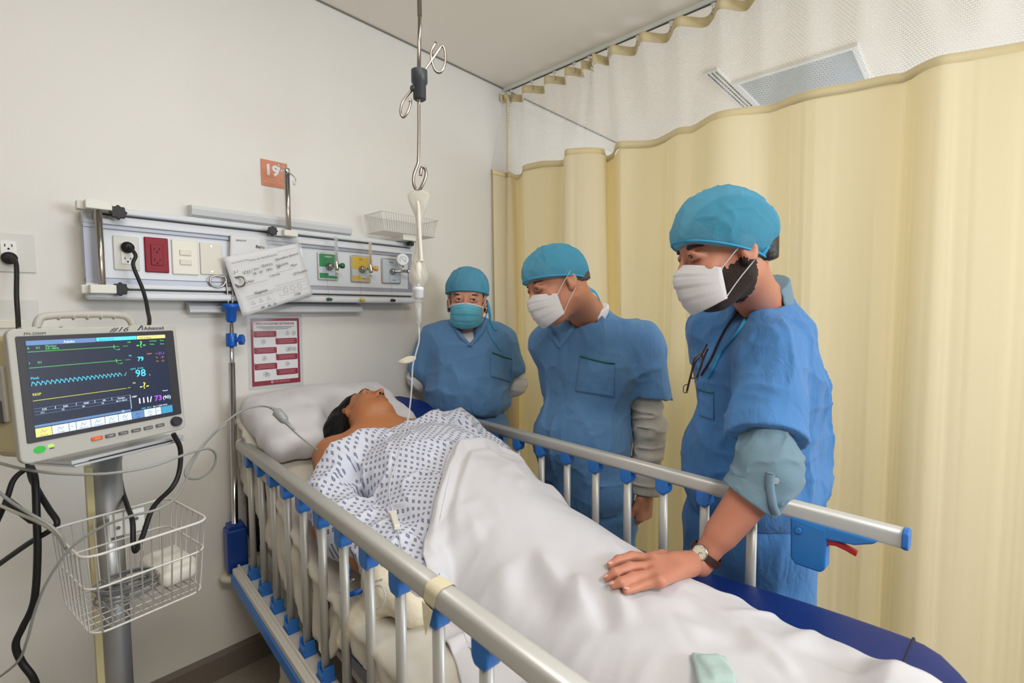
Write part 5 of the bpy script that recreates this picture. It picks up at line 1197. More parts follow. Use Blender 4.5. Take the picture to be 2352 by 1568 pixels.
# ------------------------------------------------------------------ woman standing at the head of the bed
def woman():
    K = 1.12; face = -FW*.96-UP*.16+RT*.10-RT*.08; upv = UP*.98-FW*.15+RT*.03
    F = Fr(J(1073, 688, 2.44), face, upv)
    tf = -FW*.98-RT*.12; tf[2] = 0; tf /= np.linalg.norm(tf); Rb_ = Fr((0, 0, 0), tf, _z).R
    pel = J(1074, 985, 2.52); bel = J(1074, 885, 2.50); che = J(1074, 815, 2.50); upc = J(1075, 765, 2.50); nk = J(1075, 742, 2.49)
    root = person('woman in blue scrubs and light blue mask with her hands behind her back', (pel[0], pel[1]))
    shR = J(1006, 785, 2.52); shL = J(1146, 785, 2.52); elR = J(966, 868, 2.55); elL = J(1180, 880, 2.55)
    S = Sdf(); head(S, F, K, True); S.chain([F.p(0, -.03, -.05), nk, upc], [.055, .058, .07], .03)
    S.ell(che, (.15, .10, .15), Rb_, .05); S.ell(bel, (.15, .12, .16), Rb_, .05); S.ell(pel, (.16, .12, .14), Rb_, .05)
    for sh, el, s in ((shR, elR, 1), (shL, elL, -1)):
        S.chain([upc, sh], [.06, .05], .04); wr = pel-tf*.15+np.array([0, 0, .08])+Rb_[0]*.05*s; S.chain([sh, el, wr], [.05, .042, .028], .02)
        hand(S, wr, -Rb_[0]*s*.8-_z*.6, -tf, _z, [(.3, .4, .3)]*4, .95)
    feet = [np.array([pel[0], pel[1], FL])+Rb_[0]*.11, np.array([pel[0], pel[1], FL])-Rb_[0]*.11]; hips = [pel+Rb_[0]*.09, pel-Rb_[0]*.09]
    legs(S, hips[0], hips[1], feet, (.07, .05, .036), tf)
    for ft in feet: S.cap(ft+np.array([0, 0, .06]), ft+tf*.12+np.array([0, 0, .04]), .035, .028, .02)
    me = S.mesh('body', .0046); b = obj('body', me, [m_skinW], root)
    eye_parts(F, b, K, (-.45, .9, -.05)); mk = mask_part(F, root, m_maskb, K, label='light blue pleated face mask with a white top edge')
    cp = cap_part(F, root, K, (.098, .112, .100), (0, -.006, .046), .22, .024, 5, pleat=5)
    bm = BM(); tube(bm, [F.p(.074*math.sin(a*1.25)/math.sin(1.25)*K, (.036+.074*math.cos(a*1.57)**.85)*K+.001, (-.008-.026*abs(a)**1.6)*K) for a in np.linspace(-.97, .97, 22)], .0045*K, 6); obj('top_edge', bm, m_mask, mk)
    Sh = Sdf(); Sh.ell(F.p(0, -.018*K, .035*K), np.array([.081, .096, .088])*K, F.R, 0)
    for s in (-1, 1): Sh.cap(F.p(s*.080*K, -.02*K, -.01*K), F.p(s*.084*K, -.03*K, -.055*K), .014, .010, .02)
    Sh.cut(F.p(0, .055*K, .0), F.R[1]*1.0-F.R[2]*.6, 0); obj('hair', Sh.mesh('hair', .006), mat('brown_hair', (58, 40, 32), .55, bump=.3, bscale=120), root, True)
    for s in (-1, 1):
        bm = BM(); bmesh.ops.create_uvsphere(bm, u_segments=10, v_segments=8, radius=.006); bm.transform(Matrix.Translation(F.p(s*.086*K, .004*K, -.036*K))); obj('earring', bm, mat('pearl_gold', (214, 190, 130), .2, .6), root, True)
    S = Sdf(); S.chain([nk-np.array([0, 0, .02]), upc], [.072, .09], .02); S.ell(che+tf*.015, (.16, .12, .14), Rb_, .03); S.chain([F.p(0, -.03, -.05), nk+np.array([0, 0, .015])], [.058, .062], .003, 's'); S.cut(nk+np.array([0, 0, .005])+tf*.07, _z+tf*.7, 0)
    m_wsh = mat('white_shirt', (226, 226, 228), .8); garment(S, 'undershirt', m_wsh, root, .006)
    for sh, el, s in ((shR, elR, 1), (shL, elL, -1)):
        wr = pel-tf*.13+np.array([0, 0, .10])+Rb_[0]*.06*s; S = Sdf(); S.chain([sh, el, el*.5+wr*.5], [.06, .062, .055], .03); S.post = dsp(.005, .002, (16, 16, 20), sd=21, ridge=.008); garment(S, 'shirt_sleeve', m_wsh, root, .006, 'white shirt sleeve')
    S = Sdf(); S.ell(che, (.205, .150, .17), Rb_, .06); S.ell(bel+tf*.02, (.205, .175, .16), Rb_, .08); S.ell(J(1075, 925, 2.50), (.205, .175, .075), Rb_, .08)
    S.chain([nk-np.array([0, 0, .03]), upc], [.075, .10], .05); S.chain([upc, shR], [.085, .085], .06); S.chain([upc, shL], [.085, .085], .06)
    for sh, el in ((shR, elR), (shL, elL)):
        aD = (el-sh)/np.linalg.norm(el-sh); e2 = sh+aD*.15; S.chain([sh, e2], [.085, .092], .05); S.cap(e2, e2+aD*.15, .07, .08, .01, 's')
    S.chain([F.p(0, -.02, -.03), nk], [.066, .070], .02, 's'); S.cap(nk+tf*.06+np.array([0, 0, .03]), J(1078, 786, 2.36), .060, .016, .015, 's')
    for pl_, r_ in (([(1000, 760), (992, 830), (990, 880)], .012), ([(1150, 770), (1160, 830), (1165, 870)], .012), ([(1090, 800), (1060, 860), (1010, 900)], .010), ([(1160, 880), (1120, 910), (1060, 925)], .012), ([(985, 885), (1010, 925), (1050, 938)], .012), ([(1020, 770), (1015, 850), (1025, 900)], .008)): fold(S, pl_, r_)
    S.cut(J(1075, 948, 2.5), -_z, .01); S.post = dsp(.006, .002, sd=31.3, ridge=.009); top = garment(S, 'scrub_top', m_scrub, root, .006)
    S = Sdf(); S.ell(pel, (.19, .155, .17), Rb_, .05); legs(S, hips[0], hips[1], feet, (.115, .10, .085), tf); S.cut((0, 0, FL+.06), (0, 0, -1), 0); S.post = dsp(.006, .002, (16, 16, 3), sd=33, ridge=.008); tr = garment(S, 'scrub_trousers', m_scrub, root, .008); shoes(root, feet, tf, m_shoe)
    sf = Surf(top.data); Pp = sf.patch([(1128, 810), (1175, 822), (1172, 878), (1127, 865)], .004); solid(obj('chest_pocket', grid_mesh('pocket', Pp), m_scrub, top), .003, 1)
    ll = sf.line([(1129, 810), (1150, 817), (1174, 824)], off=.007)
    if len(ll) > 2: bm = BM(); tube(bm, ll, .0028, 5); obj('pocket_piping', bm, m_green, top)
    for pp in ([(1036, 728), (1052, 762), (1079, 796)], [(1120, 728), (1104, 764), (1079, 796)]):
        ll = sf.line(pp, off=.001)
        if len(ll) > 3: bm = BM(); tube(bm, ll, [.012]*len(ll), 6); obj('neck_band', bm, m_scrub, top)
    sg_ = Surf(tr.data); bm = BM(); kq = J(1064, 953, 2.30)
    for a in (0, 2.1, 4.2): tube(bm, [kq+RT*(.018*math.cos(a)+.014*math.cos(q))+_z*(.012*math.sin(a)+.012*math.sin(q)) for q in np.linspace(0, 6.28, 12, endpoint=False)], .003, 5, closed=True)
    obj('drawstring', bm, m_green, tr)
    l1 = sf.line([(1115, 722), (1122, 735), (1135, 770), (1138, 762)], off=.005); l2 = sf.line([(1112, 700), (1118, 740), (1130, 775), (1150, 806)], off=.005)
    a0 = F.p(-.085*K, -.02*K, -.0); 
    for l, w_ in ((sf.line([(1118, 722), (1128, 742), (1138, 760)], off=.005), .007), (sf.line([(1112, 724), (1122, 762), (1134, 785), (1150, 807)], off=.005), .003)):
        pts = [a0, a0-_z*.04-RT*-.015-FW*.02]+l; P = np.array(smoothpath(pts, 2)); W = np.zeros((len(P), 2, 3))
        for i, q in enumerate(P): W[i, 0] = q-RT*w_; W[i, 1] = q+RT*w_
        solid(obj('cap_tie', grid_mesh('tie', W), m_capband, cp), .001)
    rebase(root); return root
# ------------------------------------------------------------------ patient lying in the bed
def gown_mat():
    m = mat('printed_gown_cotton', (212, 214, 226), .85, bump=.12, bscale=90); nt = m.node_tree; b = nt.nodes['Principled BSDF']; L = nt.links
    def N(t, **k):
        n = nt.nodes.new(t)
        for a, v in k.items(): setattr(n, a, v)
        return n
    tc = N('ShaderNodeTexCoord'); sp = N('ShaderNodeSeparateXYZ'); L.new(tc.outputs['Object'], sp.inputs[0])
    def M2(op, a, b_, c=None):
        n = N('ShaderNodeMath', operation=op)
        for i, v in enumerate((a, b_, c)):
            if v is None: continue
            if isinstance(v, (int, float)): n.inputs[i].default_value = v
            else: L.new(v, n.inputs[i])
        return n.outputs[0]
    nz = N('ShaderNodeTexNoise'); nz.inputs['Scale'].default_value = 5; L.new(tc.outputs['Object'], nz.inputs['Vector'])
    x = M2('ADD', sp.outputs[0], M2('MULTIPLY', sp.outputs[2], .35)); y = M2('ADD', sp.outputs[1], M2('MULTIPLY', sp.outputs[2], -.3))
    x = M2('ADD', x, M2('MULTIPLY', nz.outputs['Fac'], .02)); y = M2('ADD', y, M2('MULTIPLY', nz.outputs['Fac'], -.02))
    p = .0175
    u = M2('DIVIDE', M2('ADD', M2('MULTIPLY', x, .86), M2('MULTIPLY', y, .5)), p); v = M2('DIVIDE', M2('ADD', M2('MULTIPLY', x, -.5), M2('MULTIPLY', y, .86)), p)
    fu = M2('ABSOLUTE', M2('SUBTRACT', M2('FRACT', u, None), .5), None); fv = M2('ABSOLUTE', M2('SUBTRACT', M2('FRACT', v, None), .5), None)
    sq = M2('LESS_THAN', M2('MAXIMUM', fu, fv), .22); hole = M2('GREATER_THAN', M2('ADD', fu, fv), .05)
    k = M2('MULTIPLY', M2('MULTIPLY', sq, hole), .8)
    mx = N('ShaderNodeMixRGB'); mx.inputs[1].default_value = lin((206, 208, 220))+(1,); mx.inputs[2].default_value = lin((74, 84, 118))+(1,); L.new(k, mx.inputs[0]); L.new(mx.outputs[0], b.inputs['Base Color']); return m
def patient():
    K = 1.05
    F = Fr(CAM+(np.array([.921, 1.594, 1.038])-CAM)*1.067, (.417, -.192, .889), (.164, .977, .134))
    root = empty('person', B(0, .2, .85), 'patient with black hair lying in the bed under a small print gown', 'person')
    S = Sdf(); head(S, F, K)
    nk = B(-.03, .56, .945); upc = B(-.01, .47, .915)
    S.chain([F.p(0, -.02, -.05), F.p(0, -.025, -.11), nk, upc], [.060, .060, .068, .078], .03); S.ell(F.p(0, .068, -.104), (.032, .030, .027), F.R, .02); S.ell(F.p(.028, .0, -.09), (.05, .05, .05), F.R, .04)
    for q_ in (-1, 1): S.ell(F.p(q_*.040, .038, -.062), (.040, .036, .044), F.R, .03)
    S.ell(B(0, .38, .89), (.20, .18, .090), np.array([BX, BY, _z]), .05); S.ell(B(0, .18, .84), (.21, .22, .08), np.array([BX, BY, _z]), .06)
    sN = B(-.255, .535, .932); sF = B(.24, .53, .94); eN = B(-.368, .31, .795); wN = B(-.335, .03, .742)
    S.chain([nk, B(-.13, .545, .955), sN], [.07, .062, .066], .04); S.chain([nk, sF], [.07, .062], .04)
    S.chain([sN, sN*.5+eN*.5, eN, eN*.7+wN*.3, wN], [.064, .056, .042, .042, .026], .02)
    eF = B(.27, .30, .82); wF = B(.12, .14, .84); S.chain([sF, eF, wF], [.055, .042, .028], .02)
    hand(S, wN, -BY*.9-_z*.25+BX*.15, _z*.9-BX*.3, BX, [(.2, .3, .2)]*4, .95, .05); hand(S, wF, -BY*.6-BX*.6, _z, BX*-1, [(.2, .3, .2)]*4, .9, .05)
    for s in (-1, 1): S.chain([B(s*.08, .05, .785), B(s*.07+.03, -.42, .742), B(s*.05+.04, -.86, .730)], [.070, .034, .022], .03); S.cap(B(s*.05+.04, -.87, .735), B(s*.05+.05, -.92, .760), .022, .018, .02)
    me = S.mesh('body', .0042); b = obj('body', me, [m_skinC, m_lip], root)
    def mt_(c):
        q = F.loc(c)/K; return ((q[:, 1] > .085) & (np.abs(q[:, 0]) < .024-.3*np.abs(q[:, 2]+.064)) & (np.abs(q[:, 2]+.064) < .011)).astype(int)
    set_mats(me, mt_); eye_parts(F, b, K, (.35, .8, -.55))
    for s in (-1, 1):
        bm = BM(); bmesh.ops.create_uvsphere(bm, u_segments=8, v_segments=6, radius=1); Mn = Matrix((tuple(F.R[0]), tuple(F.R[1]), tuple(F.R[2]))).transposed().to_4x4(); Mn.translation = F.p(s*.0062*K, .108*K, -.0365*K); bm.transform(Mn @ Matrix.Diagonal((.0042, .0055, .0022, 1))); obj('nostril', bm, mat('nostril_dark', (30, 14, 10), .8), b)
    H = Sdf(); H.ell(F.p(0, -.018*K, .040*K), np.array([.084, .101, .094])*K, F.R, 0); H.ell(F.p(.03, -.055*K, -.015), np.array([.078, .062, .085])*K, F.R, .03)
    H.chain([F.p(.055, -.05, .04), F.p(.075, -.075, -.03), F.p(.080, -.085, -.105)], [.054, .058, .042], .03)
    H.cut(F.p(0, .014*K, 0), F.R[1]*.82-F.R[2]*.57, .006); H.ell(F.p(.083*K, .012, -.004), (.02, .026, .033), F.R, .008, 's')
    H.post = lambda P, d: d+.0022*np.sin((F.loc(P)@np.array([.9, .2, .25]))*420+3*vnoise(P*14))*.5+.0015*vnoise(P*60)
    obj('hair', H.mesh('hair', .0042), mat('black_hair', (8, 7, 8), .6, bump=.12, bscale=150, spec=.2), root, True)
    bm = BM(); rs_ = np.random.RandomState(4)
    for i in range(26):
        a = .2+rs_.rand()*1.6; p0 = F.p(.03+.03*rs_.rand(), -.07-.04*rs_.rand(), .07-.12*i/26); d_ = F.R[2]*(.03-.04*i/26)-F.R[1]*.02+F.R[0]*.02+_z*.006*rs_.randn(); tube(bm, smoothpath([p0, p0+d_*.6+_z*.008, p0+d_*1.5+RT*.01*rs_.randn()], 4), .00035, 3)
    bpy.data.objects[-1] if False else obj('loose_strands', bm, MATS['black_hair'], root)
    # gown
    G = Sdf(); RB_ = np.array([BX, BY, _z])
    G.ell(B(.0, .37, .895), (.245, .20, .125), RB_, .06); G.ell(B(.0, .20, .84), (.265, .24, .110), RB_, .07); G.ell(B(0, .0, .80), (.25, .18, .09), RB_, .07)
    G.chain([B(-.03, .51, .935), B(-.15, .50, .948), B(-.262, .49, .935)], [.075, .072, .072], .04); G.chain([B(0, .50, .93), B(.13, .53, .955), B(.24, .53, .945)], [.075, .075, .078], .04)
    G.chain([B(-.262, .49, .93), B(-.335, .40, .845), B(-.335, .24, .80), B(-.30, .06, .78), B(-.28, -.08, .77)], [.074, .066, .07, .065, .05], .05)
    G.chain([B(.25, .52, .93), B(.31, .36, .84), B(.25, .20, .83)], [.075, .065, .06], .05)
    for pl_, r_ in (([(940, 985), (870, 1010), (805, 1060), (786, 1110), (792, 1160), (835, 1200)], .018), ([(960, 1010), (900, 1040), (858, 1085), (838, 1135), (842, 1172)], .014), ([(1010, 1000), (960, 1030), (930, 1080), (905, 1140), (870, 1180)], .014),
        ([(1050, 1010), (1000, 1050), (950, 1090), (910, 1125)], .010), ([(1005, 1090), (950, 1120), (905, 1150), (890, 1200)], .010), ([(985, 1190), (950, 1225), (925, 1280)], .010), ([(860, 1195), (900, 1180), (925, 1150)], .012), ([(960, 960), (975, 1000), (950, 1050)], .010), ([(880, 1215), (905, 1235), (915, 1270)], .012), ([(760, 1090), (775, 1140), (820, 1190)], .008)): fold(G, pl_, r_, .003, .02)
    for pl_ in ([(880, 1040), (835, 1090), (822, 1130), (835, 1165)], [(925, 1060), (885, 1110), (862, 1160)]): fold(G, pl_, .014, -.006, .02, .4, 's')
    G.cut(B(-.05, .498, .98), BY-BX*.16+_z*.12, .006); G.cut(B(0, 0, smdeck(0)+.13), -_z, .01)
    G.post = dsp(.004, .0018, (16, 16, 12), (36, 36, 30), sd=41, ridge=.009)
    gm = G.mesh('gown', .005); g = obj('gown', gm, gown_mat(), root, True); g['label'] = 'white hospital gown with a small dark blue print'
    rebase(root); return root, gm
PAT, _ = patient()
gown = [o for o in PAT.children if o.name.startswith('gown')][0]
class SurfW(Surf):
    def __init__(s, o):
        me = o.data; n = len(me.vertices); c = np.zeros(n*3, 'f'); me.vertices.foreach_get('co', c); c = c.reshape(-1, 3)+np.array(PAT.location); s.t = BVHTree.FromPolygons([tuple(x) for x in c], [tuple(p.vertices) for p in me.polygons])
gs = SurfW(gown)
# ------------------------------------------------------------------ things on and around the patient
# ------------------------------------------------------------------ white top sheet over the body (height field over the bed, folds modelled one by one)
def sstep(a, b, x): t = np.clip((x-a)/(b-a), 0, 1); return t*t*(3-2*t)
TB = np.array([[.32, .972, .02, .225], [.20, .985, .015, .25], [.08, .968, .0, .27], [-.05, .925, .0, .28], [-.2, .875, .02, .28], [-.35, .832, .03, .25], [-.5, .800, .03, .24], [-.65, .782, .03, .225], [-.78, .772, .03, .21], [-.87, .765, .04, .20], [-.92, .805, .05, .19], [-.97, .80, .05, .19], [-1.02, .74, .05, .2]])
def bodyz(s, t):
    T = TB[::-1]; top = np.interp(t, T[:, 0], T[:, 1]); s0 = np.interp(t, T[:, 0], T[:, 2]); w_ = np.interp(t, T[:, 0], T[:, 3])
    base = smdeck(t)+.125+.012; x = np.clip(1-((s-s0)/w_)**2, 0, 1); return base+(top-base)*x**.62
def seg(s, t, a, b, w_, amp, e=.25):
    a = np.array(a); b = np.array(b); d = b-a; L2 = d@d; q = ((s-a[0])*d[0]+(t-a[1])*d[1])/L2; h = np.clip(q, 0, 1)
    dist = np.hypot(s-a[0]-h*d[0], t-a[1]-h*d[1]); return amp*np.exp(-(dist/w_)**2)*sstep(-.02, e, h)*sstep(-.02, e, 1-h)
RID = []
def px2b(u, v, z): q = w2b(pz(u, v, z)); return (q[0], q[1])
def rid(u0, v0, z0, u1, v1, z1, w_, amp): RID.append((px2b(u0, v0, z0), px2b(u1, v1, z1), w_, amp))
rid(1150, 1240, .87, 1165, 1400, .77, .030, .010); rid(1180, 1250, .87, 1300, 1420, .76, .036, -.016)
rid(1225, 1230, .87, 1345, 1450, .75, .022, .016); rid(1320, 1300, .83, 1350, 1440, .76, .020, .016)
rid(1372, 1330, .81, 1400, 1470, .76, .022, -.014); rid(1400, 1310, .82, 1445, 1450, .77, .020, .012)
rid(1000, 1290, .83, 1050, 1130, .96, .024, .008); rid(1070, 1230, .9, 1180, 1160, .9, .05, .005); rid(1380, 1220, .83, 1450, 1290, .81, .024, .008)
rid(1450, 1400, .78, 1640, 1470, .78, .03, .007); rid(1560, 1370, .79, 1720, 1500, .78, .035, -.008); rid(1700, 1430, .78, 1840, 1560, .77, .022, .008)
su = np.linspace(-.46, .42, 150); tv = np.linspace(-1.03, .215, 220)
S, T = np.meshgrid(su, tv, indexing='ij')
# near hem / far hem / head edge as curves: warp the grid onto the cloth outline
near = np.interp(tv, [-1.03, -.6, -.42, -.33, -.24, -.14, -.08, -.03, .03, .08, .13, .17, .20, .215], [-.40, -.41, -.40, -.36, -.33, -.30, -.285, -.255, -.19, -.13, -.075, -.03, .015, .05])
farr = np.interp(tv, [-1.03, -.9, -.6, -.3, 0, .08, .13, .17, .20, .215], [.20, .22, .25, .275, .31, .305, .28, .24, .19, .13])
f = (su-su[0])/(su[-1]-su[0]); S = near[None, :]*(1-f[:, None])+farr[None, :]*f[:, None]
S += .008*np.sin(T*23+1)*(f[:, None] < .08)
Z = bodyz(S, T)
nn = np.stack([S.ravel(), T.ravel()], 1)
def n2(a, b, o): return vnoise(np.c_[nn[:, 0]*a, nn[:, 1]*b, np.full(len(nn), o)]).reshape(S.shape)
for a, b, w_, amp in RID: Z = Z+seg(S, T, a, b, w_, amp)
rot = (nn[:, 0]*.6+nn[:, 1]*.8, -nn[:, 0]*.8+nn[:, 1]*.6)
def n2r(a, b, o): return vnoise(np.c_[rot[0]*a, rot[1]*b, np.full(len(nn), o)]).reshape(S.shape)
footw = sstep(-.55, -.8, T)
Z += -.004+.0035*n2(10, 7, 3.3)+.005*np.abs(n2r(6, 22, 7.1))*(.3+footw)+.0022*n2r(26, 14, 2.2)+.006*footw*n2(14, 12, 9.9)
low = sstep(-.22, -.36, S)*sstep(.0, -.25, T); 
wob = n2(3, 5, 12.3)*1.6+n2(8, 8, 1.3)*.5
fl = sstep(-.05, -.34, S)*sstep(.12, -.1, T)          # folds running down the near side of the body
r_ = 1-np.abs(np.sin((T*19+wob*1.5+S*3.0))); r2 = 1-np.abs(np.sin(T*41+wob*3-S*5+1))
Z += fl*(.022*r_**2.2+.008*r2**3-.006)
fl2 = sstep(.02, .26, S)*sstep(-.45, -.7, T); Z += fl2*(.014*(1-np.abs(np.sin(T*24+wob*2+S*6)))**2)
Z += low*(.010*np.abs(n2(16, 9, 4.4))+.003*n2(30, 30, 8))
# thick folded-back head edge
def bedge(Z):
    de = np.minimum((S-near[None, :])*.75, (.215-T)*1.0); de = np.where(T > -.12, de, 1.)
    de = np.minimum(de, np.where(T > .02, (farr[None, :]-S)*1.0, 1.))
    k_ = sstep(-.12, -.04, T)
    return k_*(.015*np.exp(-((de-.020)/.015)**2)-.006*np.exp(-((de-.052)/.013)**2)+.004*np.exp(-((de-.075)/.012)**2))
Z = np.maximum(Z, smdeck(T)+.125+.014)
# the sheet lies over the gown and the limbs: lift it clear of them and even out the lift
G_ = np.full(Z.shape, -1.)
body_t = SurfW([o for o in PAT.children if o.name.startswith('body')][0])
for i in range(Z.shape[0]):
    for j in range(Z.shape[1]):
        q = B(S[i, j], T[i, j], 1.5)
        for bv in (gs, body_t):
            h = bv.t.ray_cast(Vector(q), Vector((0, 0, -1)))
            if h[0] is not None: G_[i, j] = max(G_[i, j], h[0].z)
lift = np.maximum(G_+.018-Z, 0)
for _ in range(5):
    b_ = lift.copy(); b_[1:-1] = (lift[:-2]+lift[1:-1]*2+lift[2:])/4; lift = np.maximum(b_, lift*.0+b_); b_ = lift.copy(); b_[:, 1:-1] = (lift[:, :-2]+lift[:, 1:-1]*2+lift[:, 2:])/4; lift = np.maximum(b_, np.maximum(G_+.013-Z, 0))
Z = Z+lift+bedge(Z)
for _ in range(2): Z[1:-1] = (Z[:-2]+2*Z[1:-1]+Z[2:])/4; Z[:, 1:-1] = (Z[:, :-2]+2*Z[:, 1:-1]+Z[:, 2:])/4
P = np.stack([S, T, Z], -1)
ts_ = empty('top_sheet', label='white top sheet draped in folds over the body and legs of the patient', cat='sheet', M=MB @ Matrix.Translation((0, 0, .80-FL)))
me = grid_mesh('top_sheet', P); me.transform(Matrix.Translation((0, 0, -.80))); o = solid(obj('sheet', me, m_sheet, ts_), .004, -1)
# ------------------------------------------------------------------ height of the finished top sheet under a pixel of the view
_sg = P.copy(); _sx = _sg[:, :, 0]; _sz = _sg[:, :, 2]
def sheet_z(s, t):
    j = int(np.clip(np.searchsorted(tv, t), 1, len(tv)-1)); return float(np.interp(s, _sx[:, j], _sz[:, j]))
def ON(u, v, lift=.01, z=.82):
    for _ in range(12):
        q = w2b(pz(u, v, z)); z = .5*z+.5*(sheet_z(q[0], q[1])+.004+lift)
    return pz(u, v, z)
man_right(); man_middle(); woman()
# ================================================================== drip set
m_tubing = mat('clear_tubing', (226, 228, 228), .15, alpha=.55)
m_milk = mat('milky_plastic', (232, 230, 220), .35, alpha=.62, thin=.3)
D1 = 1.56
def P1(u, v, dd=0.): return at(u, v, D1+dd)
o0 = P1(962, 195); hg = empty('ceiling_drip_hanger', o0, 'long steel drip hanger rod with hooks and a dark grey coupler hanging from the ceiling', 'drip hanger')
tz = float(CE-o0[2])
m_rod = mat('steel_rod', (170, 160, 152), .28, 1)
def hadd(name, bm, m, par=None): bm.transform(Matrix.Translation(-Vector(o0))); return obj(name, bm, m, par or hg)
ptop = P1(964, 38); bm = BM(); tube(bm, [P1(962, 165), ptop], .0062, 12); hadd('middle_rod', bm, m_rod)
bm = BM(); tube(bm, [ptop, (ptop[0], ptop[1], CE)], .0075, 12); hadd('upper_rod', bm, m_rod)
bm = BM(); lathe(bm, [(.0245, 0), (.026, .003), (.026, .0), (.026, -.034), (.021, -.038), (.0205, -.085), (.015, -.089)][::-1], (0, 0, 1), tuple(P1(963, 165)), 20); hadd('coupler', bm, mat('dark_grey_plastic', (62, 66, 72), .4))
bm = BM(); tube(bm, smoothpath([P1(962, 228), P1(962, 300), P1(961, 365), P1(959, 378), P1(951, 400), P1(950, 422), P1(957, 436), P1(966, 432, .0), P1(977, 408), P1(978, 392), P1(972, 383), P1(967, 389), P1(966, 403)], 5), .0052, 10); hadd('lower_hook', bm, m_rod)
bm = BM(); tube(bm, smoothpath([P1(968, 172), P1(985, 148), P1(1003, 122), P1(1016, 106), P1(1023, 122), P1(1022, 148), P1(1012, 166), P1(1000, 162), P1(992, 140), P1(991, 118), P1(1001, 97)], 5), .0042, 10); hadd('ring_hook', bm, m_rod)
bm = BM(); tube(bm, smoothpath([P1(950, 203), P1(938, 216), P1(924, 236), P1(920, 258), P1(926, 269), P1(936, 258), P1(943, 238), P1(942, 228), P1(938, 232)], 5), .0042, 10); hadd('ring_hook', bm, m_rod)
bm = BM(); lathe(bm, [(.008, 0), (.0095, .003), (.0095, .012), (.008, .014)], tuple(-RT*.6-FW*.8), tuple(P1(953, 205)), 12); hadd('side_screw', bm, MATS['dark_grey_plastic'])
# collapsed bag
b0 = P1(961, 436); bag = empty('drip_bag', b0, 'collapsed milky drip bag and drip chamber hanging from the hook', 'drip bag')
def badd(name, bm, m, par=None): bm.transform(Matrix.Translation(-Vector(b0))); return obj(name, bm, m, par or bag)
prof = [(437, 950, 972, .004), (440, 941, 982, .006), (448, 936, 988, .008), (460, 938, 987, .010), (478, 945, 981, .011), (498, 954, 972, .009), (520, 957, 969, .007), (550, 955, 969, .008), (575, 952, 970, .010), (592, 950, 972, .013), (610, 944, 978, .018), (632, 938, 984, .022), (645, 940, 982, .021), (655, 946, 974, .016), (660, 948, 972, .013)]
vv = np.linspace(437, 660, 60); PP = np.zeros((24, 60, 3))
for j, v in enumerate(vv):
    a, b_, t_ = [np.interp(v, [p[0] for p in prof], [p[k] for p in prof]) for k in (1, 2, 3)]; c = P1((a+b_)/2, v); hw_ = (b_-a)/2*D1/FPX
    for i in range(24):
        th = 2*math.pi*i/24; fl = 1+.12*math.sin(3*th+v*.09)+.06*math.sin(5*th-v*.2); PP[i, j] = c+RT*hw_*math.cos(th)+FW*t_*math.sin(th)*fl
me = grid_mesh('pouch', PP, closed_u=True); me.transform(Matrix.Translation(-Vector(b0))); obj('pouch', me, m_milk, bag)
bm = BM(); q = [P1(956, 458), P1(961, 470, -.008), P1(963, 520, -.009), P1(966, 570, -.012), P1(968, 600, -.016)]; tube(bm, smoothpath(q, 5), [.003+.0035*min(1, i/8) for i in range(len(smoothpath(q, 5)))], 8); badd('folded_seam', bm, mat('cream_film', (226, 220, 206), .4))
bm = BM(); q = [P1(962, 600, -.01), P1(962, 630, -.012), P1(962, 655, -.006)]; tube(bm, smoothpath(q, 5), [.008, .010, .0115, .012, .012, .0115, .011, .010, .010, .009, .009], 10); badd('inner_port', bm, mat('milk_white', (230, 226, 216), .4))
bm = BM(); ax_ = (0, 0, -1); c = tuple(P1(961, 658)); lathe(bm, [(.014, 0), (.018, .004), (.018, .012), (.0165, .014), (.0165, .034), (.012, .038)], ax_, c, 20); badd('port_cap', bm, mat('white_cap_plastic', (228, 228, 236), .35))
c = tuple(P1(961, 686)); bm = BM(); lathe(bm, [(.008, 0), (.008, .006), (.016, .007), (.016, .009), (.009, .010), (.0105, .016), (.0095, .05), (.0085, .074), (.004, .078), (.003, .09)], ax_, c, 18); badd('drip_chamber', bm, m_clear)
bm = BM(); lathe(bm, [(.0055, .03), (.006, .07)], ax_, c, 12); badd('chamber_filter', bm, mat('pale_core', (206, 210, 206), .3, alpha=.6))
